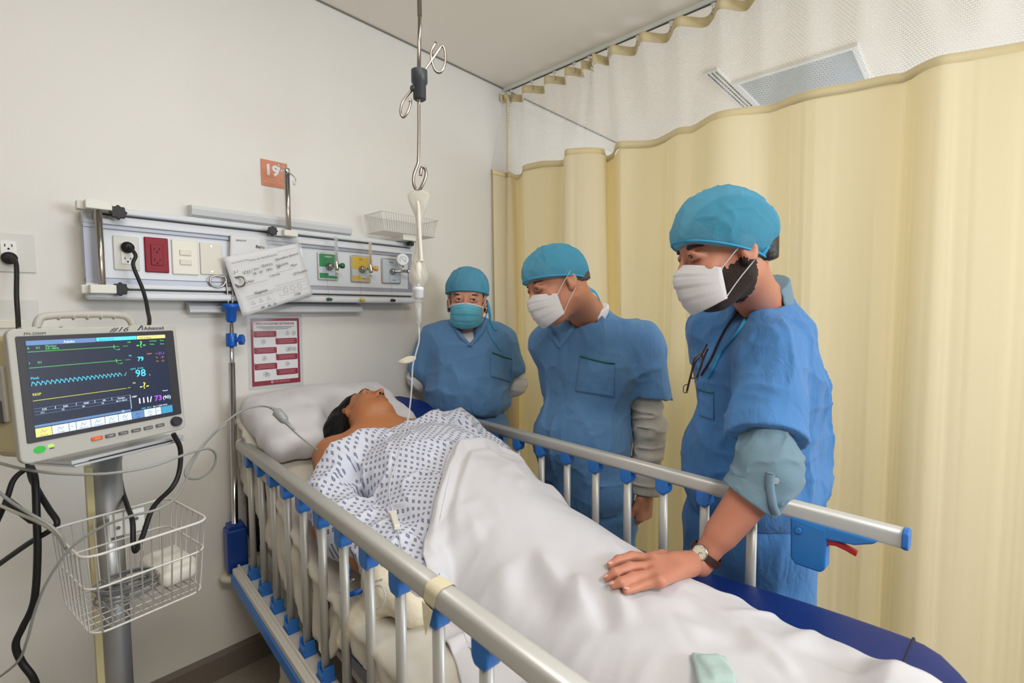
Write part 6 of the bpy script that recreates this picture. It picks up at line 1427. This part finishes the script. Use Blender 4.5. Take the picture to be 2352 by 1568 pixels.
# line
on_ = [gs.p(u, v, .004) for u, v in ((921, 1022), (915, 1050), (905, 1080), (898, 1110), (896, 1140), (901, 1165), (906, 1180))]
on_ = [x for x in on_ if x is not None]
free = [np.array(c)+_z*-.088, P1(963, 765), P1(962, 785), P1(955, 812), P1(948, 840, .0), P1(946, 880, .0), P1(943, 920), P1(938, 955), P1(930, 990)]
ln = empty('drip_line', free[0], 'thin clear drip line from the bag over the gown with a white roller clamp', 'tubing')
def ladd(name, bm, m, par=None): bm.transform(Matrix.Translation(-Vector(free[0]))); return obj(name, bm, m, par or ln)
bm = BM(); tube(bm, smoothpath(free+on_, 5), .0026, 7); ladd('tube', bm, m_tubing)
c1 = gs.p(905, 1180, .012); c2 = gs.p(914, 1222, .012)
if c1 is not None and c2 is not None:
    ex_ = Vector(c2-c1).normalized(); mm = frame((c1+c2)/2, ex_, RT)
    bm = BM(); L_ = float(np.linalg.norm(c2-c1)); prism(bm, [(-L_/2, -.011), (-L_/2+.008, -.012), (-L_/2+.014, -.008), (L_/2, -.0075), (L_/2, .0075), (-L_/2+.014, .008), (-L_/2+.008, .012), (-L_/2, .011)], .013, mm @ Matrix.Translation((0, 0, -.006)), .002); ladd('roller_clamp', bm, mat('clamp_white', (234, 230, 216), .35))
    q = [gs.p(u, v, .004) for u, v in ((914, 1222), (918, 1240), (924, 1262))]; q = [x for x in q if x is not None]
    if len(q) > 1: bm = BM(); tube(bm, smoothpath(q, 4), .0026, 7); ladd('lower_tube', bm, m_tubing)
lf = P1(946, 830); bm = BM(); P = np.zeros((14, 6, 3))
for i in range(14):
    f = i/13; w_ = .0125*math.sin(math.pi*min(1, f*1.1+.03))**.6*(1-f*.35)
    for j in range(6): g_ = (j/5-.5)*2; P[i, j] = P1(955-45*f, 822+10*f)+_z*w_*g_+FW*.006*math.sin(3*f+g_)
me = grid_mesh('flag', P); me.transform(Matrix.Translation(-Vector(free[0]))); solid(obj('tape_flag', me, mat('cream_tape', (228, 220, 196), .6), ln), .0006)
# padded white wrap on the near hand, tubing loop and blue stopcocks
wp = empty('padded_wrap', B(-.36, .03, .66), 'soft white padded wrap around the near hand at the mattress edge', 'bandage')
S = Sdf(); q = [B(-.335, .05, .755), B(-.345, .0, .74), B(-.40, .03, .66), B(-.418, .075, .60)]; S.chain(q, [.046, .046, .034, .028], .03)
S.cap(B(-.335, .03, .745), B(-.318, -.085, .715), .048, .046, .03); S.post = lambda P, d: d+.002*vnoise(P*30)+.0012*vnoise(P*80)
me = S.mesh('wrap', .005); me.transform(Matrix.Translation(-wp.location)); obj('wrap', me, mat('cream_gauze', (226, 216, 192), .9, bump=.15, bscale=150), wp, True)
bm = BM(); S0 = -.36
def nb(u, v, s=-.405): return B(*bs(u, v, s))
tl = empty('coiled_tubing', nb(840, 1370), 'clear coiled tubing with small blue stopcocks lying beside the near hand', 'tubing')
lc = -Vector(tl.location)
q = [nb(u, v) for u, v in ((812, 1330), (785, 1352), (772, 1385), (780, 1412), (795, 1418), (800, 1390), (830, 1365), (868, 1345), (884, 1360), (880, 1385), (862, 1400), (840, 1392), (826, 1360), (850, 1340), (880, 1330))]
tube(bm, smoothpath(q, 5), .0024, 6); bm.transform(Matrix.Translation(lc)); obj('tube', bm, m_tubing, tl)
for u, v, a in ((799, 1305, (.1, 0, 1)), (796, 1324, (.8, -.3, .3)), (790, 1334, (0, 0, 1)), (812, 1362, (.9, -.4, .15)), (822, 1359, (.9, -.3, .2))):
    bm = BM(); c = nb(u, v, -.41); lathe(bm, [(.004, -.010), (.0065, -.008), (.0065, .008), (.004, .010)], a, tuple(c), 10); bm.transform(Matrix.Translation(lc)); obj('stopcock', bm, m_bl2, tl)
bm = BM(); c = nb(842, 1405, -.405); lathe(bm, [(.005, -.005), (.005, .005)], (0, .3, 1), tuple(c+np.array([.02, .0, 0])), 8); bm.transform(Matrix.Translation(lc)); obj('amber_port', bm, mat('amber_port', (208, 150, 70), .4), tl)
# tape knotted round the near rail
kx = pz(1000, 1340, .94); kb = w2b(kx); tp_ = empty('rail_tape', B(-.435, kb[1], .94), 'strip of cream tape wrapped around the near rail', 'tape')
bm = BM(); Mt = MB @ TZ
lo = [(x, y) for x, y in rrect(.041, .048, .014, 5)]; A = []; Bv = []
for x, y in lo: A.append(bm.verts.new(Mt @ Vector((-.435+x, kb[1]+.018-y*.2, .919+y)))); Bv.append(bm.verts.new(Mt @ Vector((-.435+x, kb[1]-.018-y*.35, .919+y))))
for i in range(len(lo)): bm.faces.new((A[i], A[(i+1) % len(lo)], Bv[(i+1) % len(lo)], Bv[i]))
prism(bm, [(0, 0), (.022, .004), (.012, -.03), (.006, -.052)], .001, Matrix(((0, 0, 1, -.457), (-1, 0, 0, kb[1]+.02), (0, 1, 0, .905), (0, 0, 0, 1))), 0) if False else None
bm.transform(Matrix.Translation(-tp_.location)); obj('band', bm, mat('masking_tape', (232, 222, 190), .6), tp_)
bm = BM(); fv = [(-.4575, .022, .905), (-.4585, -.014, .903), (-.461, -.004, .870), (-.463, .002, .852), (-.462, .012, .880)]; vs4 = [bm.verts.new(Mt @ Vector((s, kb[1]+t, z))) for s, t, z in fv]; bm.faces.new(vs4); bm.transform(Matrix.Translation(-tp_.location)); solid(obj('loose_end', bm, MATS['masking_tape'], tp_), .0008)

# pale green folded cloth on the sheet
c_ = ON(1640, 1552, .006); cl = empty('folded_cloth', c_, 'small pale green folded cloth lying on the sheet at the bottom of the bed', 'cloth')
S = Sdf(); S.rbox(c_+_z*.004, (.045, .032, .008), .006, np.array([BX*.8+BY*.6, -BX*.6+BY*.8, _z]), 0); S.rbox(c_+_z*.012+BX*.008, (.030, .022, .006), .005, np.array([BX*.6+BY*.8, -BX*.8+BY*.6, _z]), .004); S.post = lambda P, d: d+.002*vnoise(P*50)
me = S.mesh('cloth', .0035); me.transform(Matrix.Translation(-cl.location)); obj('cloth', me, mat('pale_green_cloth', (176, 196, 192), .85, bump=.1, bscale=160), cl, True)
# ================================================================== patient monitor on its rolling stand
MO = np.array([.04642, 1.33519, 1.36848]); ex, ey, en = Vector((.93586, .35236, .0025)), Vector((-.03083, .07482, .99672)), Vector((.35101, -.93287, .08088))
MM = frame(MO, ex, ey)      # x right, y up, z towards the viewer; screen spans 0...26 cm by 0...-19 cm
mon = empty('patient_monitor', M=MM @ Matrix.Translation((.13, -.24, -.05)), label='white bedside patient monitor with a lit screen of coloured traces and numbers', cat='patient monitor')
IM = Matrix.Translation((-.13, .24, .05))
def mp_(name, bm, m, par=None, smooth=None):
    o = obj(name, bm, m, par or mon, smooth); o.data.transform(IM); return o
m_case = mat('warm_grey_case', (180, 178, 171), .5); m_side = mat('aged_yellow_case', (198, 186, 142), .5); m_bez = mat('charcoal_bezel', (48, 48, 54), .4)
bm = BM(); prism(bm, rrect(.316, .262, .014, 5, .133, -.107), .016, Matrix.Translation((0, 0, -.016)), .003)
for f in bm.faces: f.smooth = False
mp_('front_case', bm, m_case)
bm = BM(); prism(bm, rrect(.300, .246, .02, 5, .133, -.107), .10, Matrix.Translation((0, 0, -.116)), .006); mp_('rear_case', bm, m_side)
bm = BM(); prism(bm, rrect(.296, .208, .003, 2, .1345, -.095), .002, Matrix.Translation((0, 0, -.0005)), .0006); bz = mp_('bezel', bm, m_bez)
def emis(name, rgb, e=1.): return mat(name, (10, 10, 12), .3, emit=(rgb, e))
m_scr = mat('screen_glass', (10, 12, 18), .22, emit=((40, 47, 66), 1.0), spec=.5)
bm = BM(); box(bm, (.131, -.095, .0016), (.131, .0955, .0004)); scr = mp_('screen', bm, m_scr)
E_ = {'g': emis('trace_green', (90, 225, 110), 1.1), 'c': emis('trace_cyan', (80, 205, 235), 1.2), 'y': emis('trace_yellow', (226, 226, 90), 1.1), 'w': emis('trace_white', (235, 240, 250), 1.2), 'p': emis('trace_purple', (176, 80, 235), 1.2), 'b': emis('panel_blue', (110, 150, 205), .8), 'k': emis('key_white', (214, 226, 240), 1.0), 'o': emis('trace_orange', (225, 150, 90), 1.), 'bl': emis('key_blue', (70, 160, 200), .9), 'yk': emis('key_yellow', (235, 225, 130), 1.0), 'd': emis('key_ink', (70, 90, 120), .6)}
SB = {k: BM() for k in E_}
def rct(k, x0, y0, x1, y1, z=.0021): box(SB[k], ((x0+x1)/2, (y0+y1)/2, z), (abs(x1-x0)/2, abs(y1-y0)/2, .0001))
def stx(k, s, x, y, size, al='LEFT', bold=0, z=.0022): join_me(SB[k], text_mesh(s, size, Matrix.Translation((x, y, z)), .00005, al, bold=bold))
def stroke(k, pts, w_=.0006, z=.0022): 
    for a, b in zip(pts, pts[1:]):
        a = Vector(a); b = Vector(b); d = (b-a); L = d.length; ang = math.atan2(d.y, d.x); box(SB[k], (0, 0, 0), (L/2+w_*.3, w_/2, .0001), M=Matrix.Translation(((a.x+b.x)/2, (a.y+b.y)/2, z)) @ Matrix.Rotation(ang, 4, 'Z'))
rct('b', .001, -.0005, .117, -.0095); rct('c', .118, -.0005, .198, -.0085); rct('yk', .199, -.0005, .2615, -.0085)
stx('w', 'Adulto', .06, -.008, .007); stx('d', 'Apnea ECG', .122, -.0072, .0062, z=.0024); stx('d', 'SpO2 Bajo', .203, -.0072, .0062, z=.0024)
for y, xe in ((-.0222, .150), (-.0536, .152)):
    stroke('g', [(.002, y), (xe+.01, y)], .0007); rct('g', xe-.0005, y-.004, xe+.0005, y+.004); stroke('g', [(xe+.018, y), (xe+.028, y)], .0006); stx('g', '1 mV', xe+.002, y-.008, .0045)
stx('g', 'II', .002, -.017, .006); stx('g', 'X1', .015, -.017, .006); stx('g', 'Monitor', .03, -.0145, .0055); stx('g', '0.5~40Hz', .03, -.0195, .0055); stx('g', 'I', .002, -.046, .006); stx('g', 'X1', .015, -.046, .006)
stx('c', 'Pleth', .002, -.076, .0065); stx('y', 'RESP', .002, -.108, .0065)
n = 21; pts = []
for i in range(n):
    x = .002+.158*i/n; w_ = .158/n; pts += [(x, -.0885), (x+w_*.28, -.0805), (x+w_*.5, -.0835), (x+w_*.62, -.0825), (x+w_*.95, -.089)]
stroke('c', pts, .0008); stroke('c', [(.164, -.087), (.166, -.0885), (.169, -.0815)], .0008)
stroke('y', [(.002, -.118), (.166, -.1175)], .0008); stroke('y', [(.169, -.1172), (.174, -.117)], .0008)
rct('b', .002, -.1335, .172, -.1341); rct('b', .002, -.1395, .172, -.1401); rct('b', .002, -.1455, .172, -.146)
rct('w', .1715, -.1335, .1722, -.165); rct('b', .002, -.166, .172, -.1664)
for x in (.035, .07, .103, .135): rct('w', x, -.1335, x+.0005, -.1400)
for x, a, b_ in ((.014, 'SYS', '111'), (.048, 'DIA', '73'), (.083, 'MAP', '90'), (.118, 'PR', '79'), (.146, 'Tiempo', '06-11 04:14')): stx('w', a, x, -.1388, .0048); stx('w', b_, x-.003, -.1448, .0045)
rct('b', .0, -.166, .17, -.1705); rct('w', .152, -.1655, .157, -.170)
stx('g', '-?-', .2055, -.0275, .021, 'CENTER', .0002); stx('c', '79', .2015, -.0585, .0135, 'CENTER', .0003); stx('c', '98', .1985, -.0945, .023, 'CENTER', .0002); stx('y', '-?-', .2035, -.1235, .021, 'CENTER', .0002); stx('c', '%', .216, -.095, .005)
stx('w', '111/', .186, -.1565, .0175, 'LEFT', .0003); stx('p', '73', .2225, -.1565, .0175, 'LEFT', .0003); stx('w', '(90)', .2415, -.1555, .0115)
stx('p', '21.1', .2415, -.0475, .0085); stx('o', '-?-', .2465, -.0565, .008); stx('o', '-?-', .2465, -.0655, .008); stx('o', 'TEMP', .216, -.0455, .0045); stx('o', 'T1', .235, -.0465, .0042); stx('o', 'T2', .235, -.0555, .0042); stx('o', 'TD', .235, -.0645, .0042)
stx('g', 'HR', .178, -.0155, .005); stx('c', 'PR', .178, -.0465, .005); stx('c', 'SpO2', .178, -.077, .005); stx('c', 'PI 0.98', .193, -.077, .0045); stx('y', 'RR', .18, -.1095, .005); stx('w', 'NIBP', .175, -.1405, .005); stx('w', 'Manual', .243, -.1365, .004); stx('g', 'Arritmia', .225, -.0155, .0045); stx('g', 'PVCs', .225, -.0235, .0045); stx('g', 'Auto', .248, -.0155, .0045); stx('g', 'Auto', .248, -.0235, .0045)
stx('w', '06-11-2026 04:23', .218, -.1705, .0045); stx('c', '100%  20°C', .192, -.1705, .0045)
kx_ = [.0, .026, .054, .066, .092, .118, .144, .171, .197, .223, .235, .262]
for i in range(11):
    k = 'yk' if i == 0 else ('b' if i == 7 else ('bl' if i == 10 else 'k')); rct(k, kx_[i]+.0005, -.1725, kx_[i+1]-.0005, -.1895)
    if i in (2, 9): stx('d', '<' if i == 2 else '>', kx_[i]+.003, -.183, .007, z=.0024)
    elif i != 10:
        xm_ = (kx_[i]+kx_[i+1])/2; stx('d', ['Alarma', 'Config', '', 'Admision', 'Tendencia', 'Revision', 'SpO2', 'NIBP', 'NIBP', '', ''][i], xm_, -.1882, .0042, 'CENTER', z=.0024); stroke('d', [(xm_-.005, -.183), (xm_-.002, -.1765), (xm_+.001, -.182), (xm_+.005, -.177)], .0006, z=.0024)
for k, nm in (('g', 'green_traces'), ('c', 'cyan_traces'), ('y', 'yellow_traces'), ('w', 'white_readings'), ('p', 'purple_readings'), ('b', 'blue_bars'), ('k', 'key_row'), ('o', 'orange_readings'), ('bl', 'blue_key'), ('yk', 'yellow_bars'), ('d', 'key_lettering')): mp_(nm, SB[k], E_[k], scr)
bm = BM(); join_me(bm, text_mesh('PM-2000M', .0078, Matrix.Translation((.0, .0105, .0003)), .0001)); mp_('model_lettering', bm, m_ink)
bm = BM(); join_me(bm, text_mesh('Advanced', .0112, Matrix.Translation((.217, .0125, .0003)), .0001, bold=.0002)); prism(bm, [(.202, .0125), (.205, .0125), (.2125, .0215), (.2125, .0125), (.2145, .0125), (.2145, .0235), (.211, .0235)], .0002, Matrix.Translation((0, 0, .0003))); mp_('maker_lettering', bm, mat('navy_print', (28, 34, 66), .5))
bm = BM(); join_me(bm, text_mesh('#16', .0155, Matrix.Translation((.145, .011, .0003)), .0001, shear=.5, sx=1.5)); mp_('handwritten_number', bm, m_ink)
bm = BM(); box(bm, (.1005, -.2157, .0012), (.0105, .0042, .0018), .0015); mp_('orange_key', bm, mat('orange_key', (226, 98, 24), .35))
for x in (.1256, .1512, .1771, .2032, .2295): bm = BM(); box(bm, (x, -.2159, .0012), (.0098, .0038, .0018), .0014); mp_('soft_key', bm, mat('grey_key', (92, 92, 96), .4))
bm = BM()
for x, s in ((.1005, 'Mute'), (.1256, 'NIBP'), (.1512, 'Trend'), (.1771, 'Freeze'), (.2032, 'Record'), (.2295, 'Menu')): join_me(bm, text_mesh(s, .0045, Matrix.Translation((x, -.2173, .0031)), .0001, 'CENTER'))
mp_('key_legends', bm, mat('pale_print', (206, 206, 204), .5))
bm = BM(); lathe(bm, [(.012, 0), (.0118, .006), (.0105, .011), (.0096, .0115), (.0094, .0095)], (0, 0, 1), (.2660, -.2145, .0), 28); mp_('rotary_knob', bm, m_bez)
bm = BM(); prism(bm, [(.0085*math.cos(a)*1.1, .0068*math.sin(a)) for a in np.linspace(0, 6.28, 24, endpoint=False)], .002, Matrix.Translation((.0045, -.2140, 0)), .0006); mp_('power_button', bm, mat('green_button', (30, 110, 40), .35, emit=((40, 190, 50), .5)))
bm = BM(); box(bm, (.0225, -.2115, .0006), (.0038, .0022, .0006)); mp_('status_light', bm, mat('lime_light', (90, 200, 30), .3, emit=((140, 240, 60), 1.4)))
bm = BM(); box(bm, (.0235, -.2165, .0005), (.0035, .0009, .0004)); mp_('battery_mark', bm, m_ink)
# carrying handle
bm = BM(); tube(bm, smoothpath([(.046, .018, -.06), (.05, .040, -.06), (.066, .052, -.06), (.14, .055, -.06), (.205, .052, -.06), (.224, .040, -.06), (.23, .018, -.06)], 6), .0078, 10); mp_('handle', bm, m_case)
bm = BM()
for k in range(5): lathe(bm, [(.003, -.004), (.0095, 0), (.003, .004)], (1, 0, 0), (.085+.026*k, .052, -.06), 10)
mp_('handle_grip', bm, m_case)
for k, x in enumerate((-.0, .03, .065)): bm = BM(); box(bm, (x+.015, .0235, -.02), (.012, .004, .008), .002); mp_('alarm_lens', bm, m_case)
# left side connectors
bm = BM(); box(bm, (-.0195, -.10, -.07), (.003, .055, .03), .002); sd3 = mp_('connector_panel', bm, m_case)
bm = BM(); box(bm, (-.0225, -.135, -.07), (.002, .022, .018), .001); mp_('recorder_slot', bm, mat('dark_slot', (60, 56, 50), .5), sd3)
bm = BM(); lathe(bm, [(.008, 0), (.008, .008)], (-1, 0, 0), (-.0215, -.062, -.07), 16); mp_('green_socket', bm, mat('socket_green', (30, 120, 80), .4), sd3)
# rolling stand
pxy = at(252, 1190, 1.22); pt = MM @ Vector((.15, -.25, -.13)); st = empty('monitor_stand', (pxy[0], pxy[1], FL), 'brushed metal rolling stand column holding the patient monitor', 'monitor stand')
topz = pt.z-FL-.012; dx, dy = pt.x-pxy[0], pt.y-pxy[1]
bm = BM(); n = 28
prism(bm, [(.030*math.cos(a), .026*math.sin(a)) for a in np.linspace(0, 6.28, n, endpoint=False)], topz-.07-.01, Matrix.Translation((0, 0, .07)))
for f in bm.faces: f.smooth = len(f.verts) == 4
mcol = mat('satin_column', (168, 170, 172), .38, .7); obj('column', bm, mcol, st)
bm = BM(); prism(bm, [(-.022, -.016), (.004, -.02), (.004, .02), (-.022, .016)], topz-.5, Matrix.Translation((-.019, .008, .45))); obj('cable_channel', bm, m_side, st)
bm = BM(); Mt_ = Matrix.Translation(-Vector(st.location)) @ MM
box(bm, (.165, -.2545, -.08), (.115, .004, .085), .001, M=Mt_); box(bm, (.165, -.262, -.075), (.113, .0025, .086), .001, M=Mt_); obj('mounting_tray', bm, m_alu2, st)
bm = BM(); box(bm, (.165, -.2585, .0065), (.085, .0018, .001), M=Mt_); obj('tray_slot', bm, m_black, st)
for k in range(5):
    a = 2*math.pi*k/5+.4; bm = BM(); tube(bm, [(0, 0, .085), (.14*math.cos(a), .14*math.sin(a), .07), (.27*math.cos(a), .27*math.sin(a), .06)], [.022, .018, .014], 8); lg = obj('base_leg', bm, mcol, st)
    bm = BM(); lathe(bm, [(.018, -.010), (.0245, -.008), (.0245, .008), (.018, .010)], (math.sin(a), -math.cos(a), 0), (.27*math.cos(a), .27*math.sin(a), .0255), 18); obj('caster_wheel', bm, m_black, lg)
bp2 = pz(270, 1232, .90); bm = BM(); bx_, by_, bz_ = bp2[0]-pxy[0], bp2[1]-pxy[1]-.0, .90-FL
# basket hanging on the column
rimz = .945; c4 = [pz(*p, rimz) for p in ((120, 1212), (400, 1139), (469, 1194), (178, 1292))]
ex2 = (c4[1]-c4[0]+c4[2]-c4[3]); ex2 = ex2/np.linalg.norm(ex2); ey2 = np.array([-ex2[1], ex2[0], 0]); cc = sum(c4)/4; wv = float(np.linalg.norm(c4[2]-c4[3])); dv = float(abs((c4[0]-c4[3])@ey2)*.5+abs((c4[1]-c4[2])@ey2)*.5)
bk = wire_basket('wire_basket', 'white wire basket hanging on the monitor stand with cables and gauze inside', cc, ex2, ey2, wv, dv, .165, .0021, 11, 7, m_wire, mid=True, taper=.10, corner=.028)
bm = BM(); box(bm, (.01, dv/2+.004, -.035), (.034, .0025, .028), .001); box(bm, (.01, dv/2+.02, -.035), (.012, .018, .012), .001); bpz = obj('mounting_plate', bm, m_white, bk)
bm = BM()
for x, z in ((-.008, -.042), (.028, -.03)): lathe(bm, [(.0045, 0), (.004, .002)], (0, -1, 0), (x, dv/2, z), 10)
obj('screws', bm, m_steel, bpz)
# things in the basket
fz = rimz-.165+.006
ck = empty('coiled_cable', cc-ex2*.012+np.array([0, -.01, -.150]), 'grey coiled sensor cable lying in the wire basket', 'cable')
bm = BM(); rs_ = np.random.RandomState(2); q = []
for i in range(190):
    a = i*.30; r = .040+.014*math.sin(i*.055)+.004*rs_.rand(); q.append((r*math.cos(a)*1.1, r*math.sin(a)*.85, .004+.032*(i/190)+.006*math.sin(a*.5)))
tube(bm, q, .0023, 6); obj('cable', bm, mat('grey_cable', (118, 120, 122), .45), ck)
gz = empty('gauze_pack', cc+ex2*.068+np.array([0, .01, -.155]), 'white gauze pack lying at the right end of the wire basket', 'gauze')
S = Sdf(); o_ = np.array(gz.location); Rg = np.array([ex2, ey2, _z]); S.rbox(o_+_z*.022, (.036, .075, .018), .014, Rg, 0); S.rbox(o_+_z*.036+ex2*.01, (.030, .06, .012), .01, Rg, .01); S.post = lambda P, d: d+.0025*vnoise(P*45)
me = S.mesh('gauze', .0045); me.transform(Matrix.Translation(-gz.location)); obj('gauze', me, mat('white_gauze', (222, 218, 208), .9, bump=.1, bscale=140), gz, True)
# ------------------------------------------------------------------ cords
def cord(name, label, pts, r, m, plug=None, cat='cord'):
    q = smoothpath(pts, 8); o_ = q[0]; t = empty(name, o_, label, cat); bm = BM(); tube(bm, [p-o_ for p in q], r, 8); obj('cord', bm, m, t)
    if plug: 
        bm = BM(); c = np.array(plug)-o_; lathe(bm, [(.017, 0), (.019, .006), (.017, .016), (.013, .018), (.012, .028), (.008, .032)], (0, -1, 0), tuple(c), 22); obj('plug', bm, m, t)
    return t
p0 = np.array(PLUG0)
t = cord('power_cord', 'black power cord from the far left wall outlet down behind the monitor', [p0+[0, -.034, 0], p0+[.012, -.06, -.02], py(38, 680, 2.03), py(42, 745, 1.98), py(48, 900, 1.75), at(66, 1072, 1.18), at(84, 1120, 1.15), at(112, 1168, 1.13), at(131, 1198, 1.12), at(118, 1216, 1.12), at(62, 1250, 1.14), at(-20, 1308, 1.2)], .0062, m_rub, PLUG0)
bm = BM(); tube(bm, [(.0, .0, 0), (-.03, -.02, .01)], .005, 6); bm.free()
p1 = np.array(PLUG1)
cord('power_cord', 'black power cord plugged in the panel and looping under the monitor into the basket', [p1+[0, -.034, 0], p1+[.012, -.055, -.03], py(306, 610, 2.01), py(328, 665, 1.98), py(339, 712, 1.92), py(340, 760, 1.80), at(300, 900, 1.50), at(276, 1040, 1.30), at(278, 1110, 1.27), at(292, 1160, 1.20), at(304, 1195, 1.14), at(306, 1245, 1.12), at(312, 1265, 1.11), at(328, 1230, 1.12), at(352, 1165, 1.14), at(396, 1118, 1.16), at(412, 1080, 1.18), at(414, 1030, 1.18), at(398, 996, 1.16)], .0056, m_rub, PLUG1)
cord('power_cord', 'thick black cord hanging from the monitor down to the floor at far left', [at(68, 1066, 1.16), at(80, 1100, 1.13), at(84, 1180, 1.12), at(86, 1280, 1.12), at(78, 1380, 1.12), at(52, 1440, 1.12), at(36, 1480, 1.12), at(50, 1520, 1.13), at(78, 1560, 1.14), at(96, 1620, 1.18)], .0072, m_rub)
cord('monitor_lead', 'short black lead curving from under the monitor out of view at left', [at(70, 1075, 1.17), at(52, 1082, 1.13), at(30, 1104, 1.11), at(14, 1150, 1.10), at(-12, 1210, 1.12)], .0055, m_rub)
tq = empty('cable_adapter', at(48, 1170, 1.06), 'small black cable adapter block hanging beside the basket', 'adapter')
bm = BM(); a_, b_ = at(16, 1150, 1.07)-at(48, 1170, 1.06), at(76, 1196, 1.06)-at(48, 1170, 1.06); tube(bm, [a_*1.15, a_*.95, b_*.95, b_*1.15], [.004, .008, .008, .004], 8); obj('adapter_body', bm, m_rub, tq)
m_gc = mat('light_grey_cable', (150, 152, 146), .4)
mat_po = [o for o in bpy.data.objects if o.name == 'pillow'][0]
def onp(u, v, s): return B(*bs(u, v, s))
t = cord('sensor_cable', 'light grey sensor cable from the monitor to the patient across the pillow', [at(-20, 1058, .98), at(60, 1078, .98), at(150, 1088, .98), at(250, 1087, 1.0), at(350, 1070, 1.05), at(430, 1042, 1.12), at(478, 1030, 1.2), at(496, 1046, 1.25), at(488, 1076, 1.26), at(458, 1098, 1.25), at(430, 1096, 1.25), at(428, 1076, 1.26), at(455, 1035, 1.32), at(500, 985, 1.42), at(552, 945, 1.52), at(592, 933, 1.58), at(622, 936, 1.58), at(640, 948, 1.58), at(662, 976, 1.58), at(690, 1003, 1.58), at(728, 1032, 1.60)], .0030, m_gc, cat='cable')
bm = BM(); L = -Vector(t.location); q = [at(u, v, d) for u, v, d in ((620, 935, 1.585), (632, 941, 1.58), (636, 946, 1.575), (648, 958, 1.57), (654, 965, 1.57), (658, 970, 1.575), (676, 988, 1.58))]
tube(bm, q, [.004, .007, .016, .016, .014, .007, .004], 10); bm.transform(Matrix.Translation(L)); obj('connector', bm, mat('grey_connector', (156, 158, 158), .35, coat=.3), t)
cord('sensor_cable', 'thin grey cable hanging in a long curve in front of the wire basket', [at(520, 972, 1.45), at(478, 1010, 1.38), at(444, 1060, 1.25), at(424, 1110, 1.12), at(400, 1146, 1.04), at(360, 1170, .99), at(300, 1185, .97), at(230, 1212, .96), at(170, 1252, .95), at(130, 1300, .95), at(100, 1352, .96), at(78, 1410, .98), at(62, 1470, 1.0), at(40, 1520, 1.03), at(-20, 1568, 1.06)], .0026, m_gc, cat='cable')
cord('sensor_cable', 'pair of grey cables coming from the left edge over the basket corner', [at(-30, 1105, 1.0), at(20, 1148, .99), at(70, 1180, .98), at(112, 1204, .98), at(140, 1232, .985), at(152, 1262, 1.0)], .0030, m_gc, cat='cable')
cord('sensor_cable', 'lower pale cable crossing from the left edge to the basket corner', [at(-30, 1148, 1.01), at(40, 1178, 1.0), at(90, 1200, .995), at(130, 1226, .995), at(146, 1256, 1.0)], .0030, mat('pale_cable', (186, 182, 168), .5), cat='cable')
